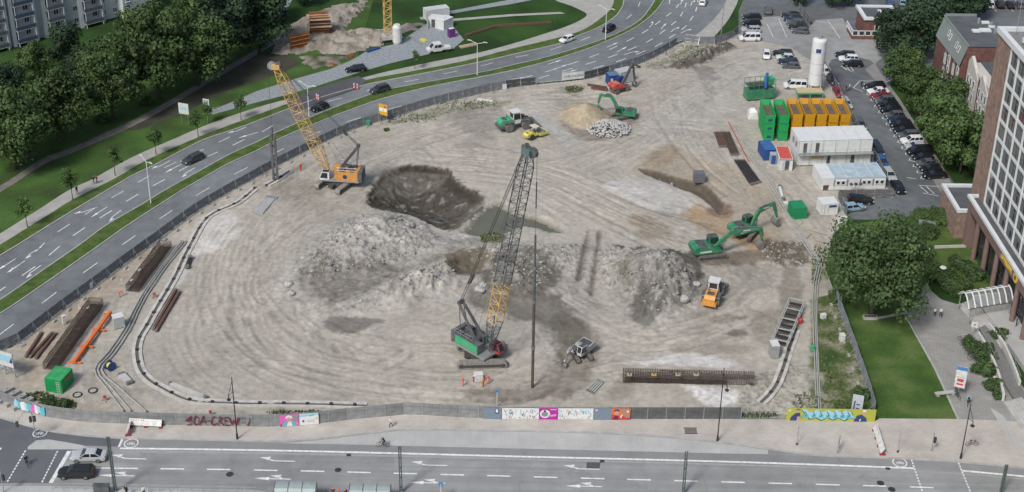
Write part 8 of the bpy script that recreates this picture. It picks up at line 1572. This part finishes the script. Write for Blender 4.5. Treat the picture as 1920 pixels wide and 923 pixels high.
# ================================================================ stored material
m_rust = M('rusty_steel', (.085, .062, .048), .85, .2, var=.35, scale=2); m_pipe = M('pale_pipe', (.34, .35, .33), .6, var=.15); m_brown = M('brown_beam', (.13, .075, .055), .7, .2, var=.3, scale=2)
def cage(label, p0, p1, w, h):
    a, b = S(*p0), S(*p1); t = thing('rebar_cage', label, 'rebar cage', a, ang(a, b), 'rebar cages'); L = (b-a).length; m = MB(); r = .032
    for y in np.arange(0, w+.01, .26):
        for z in (.1, h): m.tube((0, y-w/2, z), (L, y-w/2, z), r, n=3)
    for z in np.arange(.3, h, .25):
        for y in (-w/2, w/2): m.tube((0, y, z), (L, y, z), r, n=3)
    o = m.build('bars', m_rust, t); o['kind'] = 'stuff'; m = MB()
    for x in np.arange(.1, L, .36): m.tube((x, -w/2, .1), (x, w/2, .1), r, n=3).tube((x, w/2, .1), (x, w/2, h), r, n=3).tube((x, w/2, h), (x, -w/2, h), r, n=3).tube((x, -w/2, h), (x, -w/2, .1), r, n=3)
    o = m.build('hoops', m_rust, t); o['kind'] = 'stuff'; MB().b2((.3, -w*.42, .06), (L-.3, w*.42, .12)).build('inner_mat', M('cage_core', (.055, .046, .038), .95, var=.4, scale=3), t)
    for x in np.linspace(1.5, L-1.5, max(3, int(L/3))): MB().beam((x, -w/2, h+.06), (x, w/2, h+.06), .08, .08).build('spacer_bar', m_rust, t)
    for k in range(5): MB().beam((random.uniform(1, L-2), random.uniform(-w/2, w/2), h+.05), (random.uniform(1, L-2), random.uniform(-w/2, w/2), h+.12), .05, .05).build('loose_bar', m_rust, t)
    return t
cage('dark rebar cage beside the orange beam at the left fence', (95, 694), (182, 572), 2.2, 1.3); cage('dark rebar cage farther up the left fence', (248, 548), (312, 462), 2.1, 1.25); t = cage('long rebar cage lying parallel to the hoarding on the right', (1167, 713), (1414, 717), 1.3, 1.7)
for i, px in enumerate((1180, 1226, 1271, 1305)): p = G(px, 703, 1.8); o = thing('spacer_block', 'yellow spacer block on the long rebar cage, %s from its left end' % ORD[i], 'block', (p.x, p.y, 1.72), 0, 'spacer blocks'); MB().b2((-.35, -.2, 0), (.35, .2, .28)).build('block', m_yellow if i in (1,) else M('tan_block', (.40, .31, .2), .8), o); MB().b2((-.1, -.22, .28), (.1, .22, .34)).build('strap', m_dark, o)
for i, (px, py) in enumerate(((150, 578), (165, 578), (243, 506), (262, 507), (229, 525), (247, 526))): p = G(px, py, 1.35); o = thing('wood_pad', 'pale pad on the %s rebar cage by the left fence, %s one' % (('lower', ORD[i]) if i < 2 else ('upper', ORD[i-2])), 'pad', p, random.uniform(0, 3), 'pads on the cages'); MB().b2((-.22, -.16, 0), (.22, .16, .16)).build('pad', m_mwhite, o); MB().b2((-.05, -.17, .16), (.05, .17, .19)).build('strap', m_dark, o)
# orange spreader beam
a, b = S(140, 684), S(208, 592); t = thing('spreader_beam', 'bright orange spreader beam lying beside the rebar cage', 'beam', a, ang(a, b)); L = (b-a).length; m_or = M('signal_orange', (.68, .15, .03), .5, var=.1); MB().b2((0, -.22, .3), (L, .22, .75)).build('beam', m_or, t)
for x in (.3, L*.33, L*.66, L-.3): MB().b2((x-.15, -1.0, .1), (x+.15, 1.0, .32)).build('cross_arm', m_or, t); MB().tube((x, -.9, .3), (x, -.9, .0), .05).tube((x, .9, .3), (x, .9, .0), .05).build('foot', m_dark, t)
def bundle(name, label, cat, pts, r, mat, n_side=6, group=None, sq=False, off=.0):
    P_ = [S(*q) for q in pts]; P_ = [p+Vector((0, 0, r+off)) for p in P_]; t = thing(name, label, cat, P_[0], 0, group); m = MB(); loc = [p-P_[0] for p in P_]
    if sq: [m.beam(a, b, r*2, r*2) for a, b in zip(loc[:-1], loc[1:])]
    else: m.path(smooth(loc, 3) if len(loc) > 2 else loc, r, n_side)
    m.build('shaft', mat, t); m = MB(); [m.tube(p-Vector((0, 0, .0)), p+Vector((.0, .0, r*1.25)), r*1.2, n=6) for p in (loc[0], loc[-1])]; m.build('end_cap', m_bucket, t); return t
for i, q in enumerate((((49, 671), (78, 627)), ((57, 672), (98, 627)), ((68, 674), (104, 628)))): bundle('steel_beam', 'rusty steel beam in the trio at the left fence, %s' % ORD[i], 'beam', q, .2, m_brown, sq=True, group='rusty beams')
for i, q in enumerate((((288, 620), (330, 546)), ((293, 623), (336, 550)))): bundle('steel_beam', 'brown long beam beside the guide wall trench, %s' % ORD[i], 'beam', q, .22, m_brown, sq=True, group='long beams')
for i in range(5): bundle('steel_beam', 'brown steel beam in the upper stack near the red pipe, %s from the left' % ORD[i], 'beam', ((1350+i*3.6, 277-i*.3), (1340+i*3.6, 250)), .16, m_brown, sq=True, group='upper beam stack')
for i in range(4): bundle('steel_beam', 'rusty steel beam in the lower part of the upper stack, %s from the left' % ORD[i], 'beam', ((1372+i*4.2, 292-i*.2), (1354+i*4.2, 250)), .17, m_rust, sq=True, group='upper beam stack')
m_bpipe = M('black_pipe', (.035, .03, .03), .5, var=.2)
for i in range(5): bundle('black_pipe', 'black pipe in the stack below the brown beams, %s from the left' % ORD[i], 'pipe', ((1408+i*4.3, 348-i*1.2), (1378+i*4.3, 303)), .2, m_bpipe, 8, group='black pipe stack')
for i, q in enumerate(([(340, 455), (300, 505), (262, 562), (232, 620), (205, 660), (178, 695), (200, 730), (232, 773)], [(344, 455), (304, 505), (266, 563), (237, 622), (210, 662), (184, 696), (210, 730), (246, 773)], [(350, 455), (309, 506), (271, 565), (242, 624), (216, 664), (191, 696), (225, 730), (275, 774)])): bundle('site_pipe', 'pale pipe running down the left of the site, %s of three' % ORD[i], 'pipe', q, .11, m_pipe, group='left pipes', off=.1)
for i, q in enumerate(([(1376, 240), (1410, 300), (1440, 352), (1500, 447), (1518, 475), (1532, 497), (1526, 530), (1524, 590), (1528, 695), (1530, 766)], [(1382, 240), (1416, 300), (1446, 352), (1505, 447), (1522, 475), (1536, 498), (1530, 532), (1528, 592), (1532, 695), (1535, 770)], [(1420, 300), (1451, 352), (1508, 446), (1526, 476), (1540, 500), (1534, 534), (1531, 594), (1535, 695), (1539, 770)])): bundle('site_pipe', 'pale pipe running down the right of the site, %s of three' % ORD[i], 'pipe', q, .1, m_pipe, group='right pipes', off=.1)
bundle('red_pipe', 'thin red pipe beside the brown beam stack', 'pipe', ((1366, 230), (1404, 304)), .09, M('red_pipe', (.4, .03, .03), .5)); bundle('white_tube', 'white tube lying near the green container', 'tube', ((1462, 353), (1468, 376)), .3, m_mwhite, 10); bundle('trench_roll', 'short black roll lying beside the trench', 'roll', ((351, 505), (357, 487)), .35, m_bpipe, 10)
for i in range(4): bundle('alloy_beam', 'aluminium beam in the bundle right of the crane pole, %s' % ORD[i], 'beam', ((1100+i*4, 733+i*2), (1120+i*3.5, 714+i*1.5)), .12, m_pipe, sq=True, group='aluminium beams')
for i, q in enumerate((((225, 706), (240, 722)), ((231, 704), (246, 720)), ((320, 722), (385, 748)))): bundle('concrete_sleeper', ['grey plank near the blue reel, left', 'grey plank near the blue reel, right', 'long concrete sleeper beside the bottom trench'][i], 'plank', q, .25, m_concrete, sq=True, group='concrete planks')
# concrete guide walls with struts over the trench
m_gw = M('guide_wall', (.45, .44, .41), .9, var=.25, scale=1)
def guide(label, px, strut=3.4):
    pts = C(px, 4); t = thing('guide_wall', label, 'guide wall', (0, 0, 0), 0, 'guide walls'); m_d = M('trench_dark', (.11, .10, .085), .95)
    pts = resample(pts, 1.0); zt = [max(site_z(p.x+dx, p.y+dy) for dx in (-.8, 0, .8) for dy in (-.8, 0, .8)) for p in pts]
    def zrib(off_, w_, z0, z1): 
        A_, B_ = offset(pts, off_+w_/2), offset(pts, off_-w_/2); return MB().loft([[(p.x, p.y, z+z0), (p.x, p.y, z+z1), (q.x, q.y, z+z1), (q.x, q.y, z+z0)] for p, q, z in zip(A_, B_, zt)])
    for s in (-.5, .5): zrib(s, .5, -.5, .12).build('wall_strip', m_gw, t)
    zrib(0, .5, -.5, .0).build('trench_bed', m_d, t)  # dark strip filling the slot between the wall strips
    for p, n in list(zip(resample(pts, strut), normals2(resample(pts, strut)))): MB().beam(p-n*.27+Vector((0, 0, .14+site_z(p.x, p.y))), p+n*.27+Vector((0, 0, .14+site_z(p.x, p.y))), .4, .3).build('strut', M('dark_timber', (.035, .03, .026), .9), t)
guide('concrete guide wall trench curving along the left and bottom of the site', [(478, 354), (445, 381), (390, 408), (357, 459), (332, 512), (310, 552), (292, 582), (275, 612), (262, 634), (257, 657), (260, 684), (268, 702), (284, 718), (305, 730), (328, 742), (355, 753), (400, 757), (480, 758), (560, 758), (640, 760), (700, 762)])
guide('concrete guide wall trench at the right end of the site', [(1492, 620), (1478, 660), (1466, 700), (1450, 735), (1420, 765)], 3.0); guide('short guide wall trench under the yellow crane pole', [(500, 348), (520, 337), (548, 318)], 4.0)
# steel frame rack on the right, box cabinet, plates and small equipment
a, b = S(1460, 654), S(1492, 578); t = thing('steel_rack', 'grey steel formwork rack standing over the right trench', 'rack', a, ang(a, b)); L = (b-a).length; m = MB()
for y in (-1.2, 1.2):
    for z in (.3, 1.6): m.beam((0, y, z), (L, y, z), .14, .14)
for x in np.linspace(0, L, 5):
    m.beam((x, -1.2, 1.6), (x, 1.2, 1.6), .14, .14)
    for y in (-1.2, 1.2): m.beam((x, y, 0), (x, y, 1.6), .12, .12)
m.build('frame', M('rack_grey', (.36, .38, .36), .6), t)
for k in range(8): MB().beam((.4+k*(L-.8)/7, -1.0, .9), (.4+k*(L-.8)/7, 1.0, .9), .35, .25).build('formwork_bar', m_bpipe, t)
for nm, lb, cat, px, py, d, mt, rz_ in (('switch_box', 'pale grey switch box beside the left pipes', 'box', 223, 612, (1.6, 1.4, 2.0), M('box_grey', (.36, .39, .38), .6), .5), ('pump_box', 'white topped pump box at the right trench', 'box', 1450, 668, (1.2, 1.6, 2.4), m_steel, .1), ('meter_box', 'small white meter box on the right grass strip', 'box', 1543, 598, (.8, .6, .9), m_mwhite, .3), ('meter_box', 'white covered unit at the right fence', 'box', 1578, 640, (.7, .8, 1.3), m_mwhite, .2), ('site_skip', 'dark metal skip beside the pipe trench', 'skip', 1310, 340, (2.0, 1.7, 1.9), M('skip_grey', (.13, .135, .15), .5), .05), ('generator', 'white generator left of the crane group of workers', 'generator', 897, 714, (1.2, .9, 1.3), m_mwhite, .2), ('red_drum', 'red drum beside the steel rack', 'drum', 1500, 606, (.8, .8, .9), M('drum_red', (.45, .05, .04), .5), 0), ('fuel_box', 'green litter box at the ring road fence', 'bin', 690, 236, (.7, .6, 1.1), m_greenl, .3), ('sensor_box', 'small green box by the right pipes', 'box', 1523, 658, (.5, .5, .9), m_greenl, 0), ('white_box', 'white upright board leaning on the rebar cage', 'board', 121, 608, (.5, .4, 1.6), m_mwhite, .7), ('fence_sign', 'white sign box by the ring road fence', 'sign', 946, 168, (.9, .3, 1.2), m_mwhite, .2), ('white_sack', 'white bag on the left fence', 'bag', 170, 540, (.9, .7, 1.2), m_mwhite, .4), ('hut_vent', 'white slab by the green container on the site', 'slab', 1476, 384, (1.3, 1.0, .5), m_mwhite, .2), ('pallet_crate', 'white crate in front of the small yard fence', 'crate', 1578, 418, (1.6, 1.0, 1.2), m_mwhite, .05), ('wrapped_stack', 'wrapped white silo bag beside the tower crane', 'silo', 745, 82, (2.2, 2.2, 4.8), m_mwhite, 0)):
    p = S(px, py) if 60 < px < 1540 and py > 160 else G(px, py); t = thing(nm, lb, cat, p, rz_); x, y, z = d
    if cat in ('drum', 'silo', 'bag'): MB().lathe([(x*.4, 0), (x*.5, z*.12), (x*.5, z*.85), (x*.34, z)], n=14).build('body', mt, t); MB().lathe([(x*.51, z*.4), (x*.52, z*.45), (x*.51, z*.5)], n=14).build('band', mt, t)
    else: MB().b2((-x/2, -y/2, .08), (x/2, y/2, z-.06)).build('body', mt, t); MB().b2((-x/2-.04, -y/2-.04, z-.06), (x/2+.04, y/2+.04, z)).build('top', m_mwhite if nm in ('pump_box', 'switch_box') else mt, t); MB().b2((-x/2+.1, -y/2+.05, 0), (-x/2+.25, y/2-.05, .08)).b2((x/2-.25, -y/2+.05, 0), (x/2-.1, y/2-.05, .08)).build('skid', m_dark, t)
t = thing('cable_reel', 'blue and yellow cable reel by the left pipes', 'reel', S(208, 694), .9); [MB().tube((0, y, .75), (0, y+.06, .75), .75, n=18).build('flange', m_cblue, t) for y in (-.4, .4)]; MB().tube((0, -.34, .75), (0, .4, .75), .45, n=14).build('cable_coil', m_yel2, t)
for i, (px, py, mt) in enumerate(((145, 741, m_bpipe), (174, 733, m_bpipe))): t = thing('ring_cover', ['dark ring lying on the sand near the green container, left', 'dark ring lying on the sand near the green container, right'][i], 'ring', S(px, py), 0, 'rings on the sand'); MB().path([(.6*math.cos(k*math.pi/10), .6*math.sin(k*math.pi/10), .08) for k in range(21)], .09, 6).build('hose_ring', mt, t); MB().disc((0, 0, .04), .5, 14).build('lid', m_block, t)
t = thing('steel_plate', 'flat grey steel road plate lying left of the yellow crane', 'plate', S(499, 385), pang(486, 402, 513, 370)); MB().b2((-3.4, -.8, .1), (3.0, .8, .28)).build('plate', M('plate_grey', (.33, .34, .335), .6), t); MB().b2((2.2, -1.1, .1), (3.2, 1.1, .3)).build('flange', m_steel, t)
for i, (px, py, c) in enumerate(((290, 558, 'red'), (197, 752, 'red'), (395, 780, 'red'))): t = thing('tripod_stand', ['small red stand beside the left pipes', 'red stand in front of the left pipes bend', 'red stand behind the spray lettering'][i], 'stand', S(px, py), i); [MB().beam((0, 0, .7), (.5*math.cos(a), .5*math.sin(a), 0), .08).build('leg', m_red, t) for a in (0, 2.1, 4.2)]; MB().b2((-.2, -.2, .65), (.2, .2, .85)).build('head', m_red, t)
# formwork shutters and walls on the sandy yard above the ring road
m_form = M('formwork_rust', (.24, .09, .04), .8, var=.3, scale=1); m_timb = M('timber', (.40, .33, .24), .85, var=.2)
for (p0, p1, h, lb) in (((545, 98), (581, 90), 3.9, 'rust coloured formwork wall standing in the sand yard'), ((582, 72), (618, 70), 5.6, 'tall formwork tower with timber galleries in the sand yard')):
    a, b = G(*p0), G(*p1); t = thing('formwork', lb, 'formwork', a, ang(a, b), 'formwork'); L = (b-a).length; MB().b2((0, 0, 0), (L, .25, h)).build('panel', m_form, t)
    for x in np.linspace(.2, L-.2, 7): MB().b2((x-.06, -.2, 0), (x+.06, -.01, h)).build('stud', m_form, t)
    for z in np.linspace(.6, h-.4, 4): MB().b2((0, -.32, z), (L, -.2, z+.12)).build('waler', m_orange, t)
    if h > 4.5:
        for z in (3.0, 4.8): MB().b2((-.6, -1.2, z), (L+.6, -.34, z+.1)).build('gallery', m_timb, t); MB().tube((-.6, -1.2, z+1.0), (L+.6, -1.2, z+1.0), .05).build('rail', m_timb, t); MB().b2((-.6, .26, z), (L+.6, 3.2, z+.1)).build('deck', m_timb, t)
        MB().b2((0, 2.6, 0), (L, 2.85, h)).build('panel', m_form, t)
for i, (p0, p1, mt, w, lb) in enumerate((((688, 99), (712, 91), m_cblue, .9, 'blue beam stack on the gravel yard'), ((862, 90), (893, 84), m_timb, 1.2, 'pale timber stack on the grass beside the path'), ((715, 58), (745, 55), m_concrete, .6, 'concrete slab strip in the sand yard'), ((765, 70), (790, 85), m_steel, .4, 'steel beam lying on the gravel yard'), ((790, 75), (800, 80), m_yel2, 1.2, 'yellow pallet on the gravel yard'), ((872, 68), (930, 50), m_brown, 1.0, 'brown earth bank timber edge on the grass, lower part'), ((930, 50), (1035, 43), m_brown, 1.0, 'brown earth bank timber edge on the grass, upper part'), ((655, 108), (662, 105), m_red, .9, 'red stack at the edge of the gravel yard'), ((615, 122), (627, 121), m_red, .8, 'red stack on the park grass'), ((683, 85), (690, 78), m_red, .8, 'red barrier stack in the sand yard'), ((1100, 160), (1138, 166), m_brown, .7, 'brown pipe stack beside the material handler'), ((1108, 166), (1140, 170), m_brown, .6, 'second brown pipe stack in front of the first'), ((895, 188), (925, 192), m_mwhite, .8, 'pale sheet pile lying by the ring road fence'), ((1190, 124), (1200, 128), m_bpipe, .6, 'dark debris by the fence bend'))):
    a, b = G(*p0), G(*p1); t = thing('material_stack', lb, 'stack', a, ang(a, b), 'stacked material'); L = (b-a).length
    for k in range(3): MB().b2((random.uniform(0, .2), -w/2+k*w/3, .02), (L-random.uniform(0, .2), -w/2+(k+.88)*w/3, .35+.12*(k % 2))).build('plank', mt, t)
for i in range(7): q = S(1505+i*5, 418+i*7), S(1530+i*3, 452+i*3); a, b = q; t = thing('timber_plank', 'loose pale plank in the timber heap below the green container, %s' % ORD[i], 'plank', a+Vector((0, 0, .1+i*.03)), ang(a, b)+(i % 3-1)*.8, 'loose planks'); MB().b2((0, -.07, 0), (3.4, .07, .07)).build('board', m_timb, t); MB().b2((.1, -.075, -.002), (.14, .075, .072)).build('nail_plate', m_steel, t)
a, b = G(1246, 330), G(1265, 338); t = thing('pipe_rack', 'muddy pump and pipe fittings in the trench beside the skip', 'pump', S(1252, 338), 0); [MB().tube((x, -.8, .5), (x, .8, .5), .28, n=10).build('fitting', m_block, t) for x in (-1.2, -.2, .9)]; MB().b2((-1.6, -.9, 0), (1.5, .9, .2)).build('skid', m_trackd, t); MB().tube((-1.4, .6, .3), (-1.4, .6, 1.6), .12).build('standpipe', m_greenl, t)
t = thing('park_bench', 'dark bench beside the park path under the lime trees', 'bench', G(50, 305), pang(30, 312, 75, 292)); MB().b2((-1.6, -.3, .4), (1.6, .3, .48)).build('seat', m_brown, t); MB().b2((-1.6, .28, .55), (1.6, .34, .95)).build('backrest', m_brown, t); [MB().b2((x-.06, -.28, 0), (x+.06, .3, .4)).build('leg', m_concrete, t) for x in (-1.3, 1.3)]
for i in range(3): t = thing('bicycle_stand', 'round bicycle stand by the small billboard, %s' % ORD[i], 'stand', G(396+i*7, 214-i*3), .4*i, 'bicycle stands'); MB().path([(.55*math.cos(k*math.pi/8), 0, .6+.55*math.sin(k*math.pi/8)) for k in range(17)], .04, 5).build('hoop', m_steel, t); MB().b2((-.3, -.1, 0), (.3, .1, .08)).build('foot', m_concrete, t)
t = thing('stone_bench', 'grey stone bench at the lawn corner by the plaza sign', 'bench', G(1772, 741), .2); MB().b2((-1.6, -.3, .35), (1.6, .3, .55)).build('seat', m_concrete, t); [MB().b2((x-.2, -.25, 0), (x+.2, .25, .35)).build('leg', m_concrete, t) for x in (-1.2, 1.2)]
t = thing('hot_pole', 'blue topped white measuring pole behind the slate hoarding door', 'pole', S(932, 762), 0); MB().tube((0, 0, 0), (0, 0, 2.6), .06).build('pole', m_mwhite, t); MB().b2((-.25, -.1, 2.5), (.25, .1, 2.8)).build('head', P3('print_blue', (.06, .20, .45)), t)
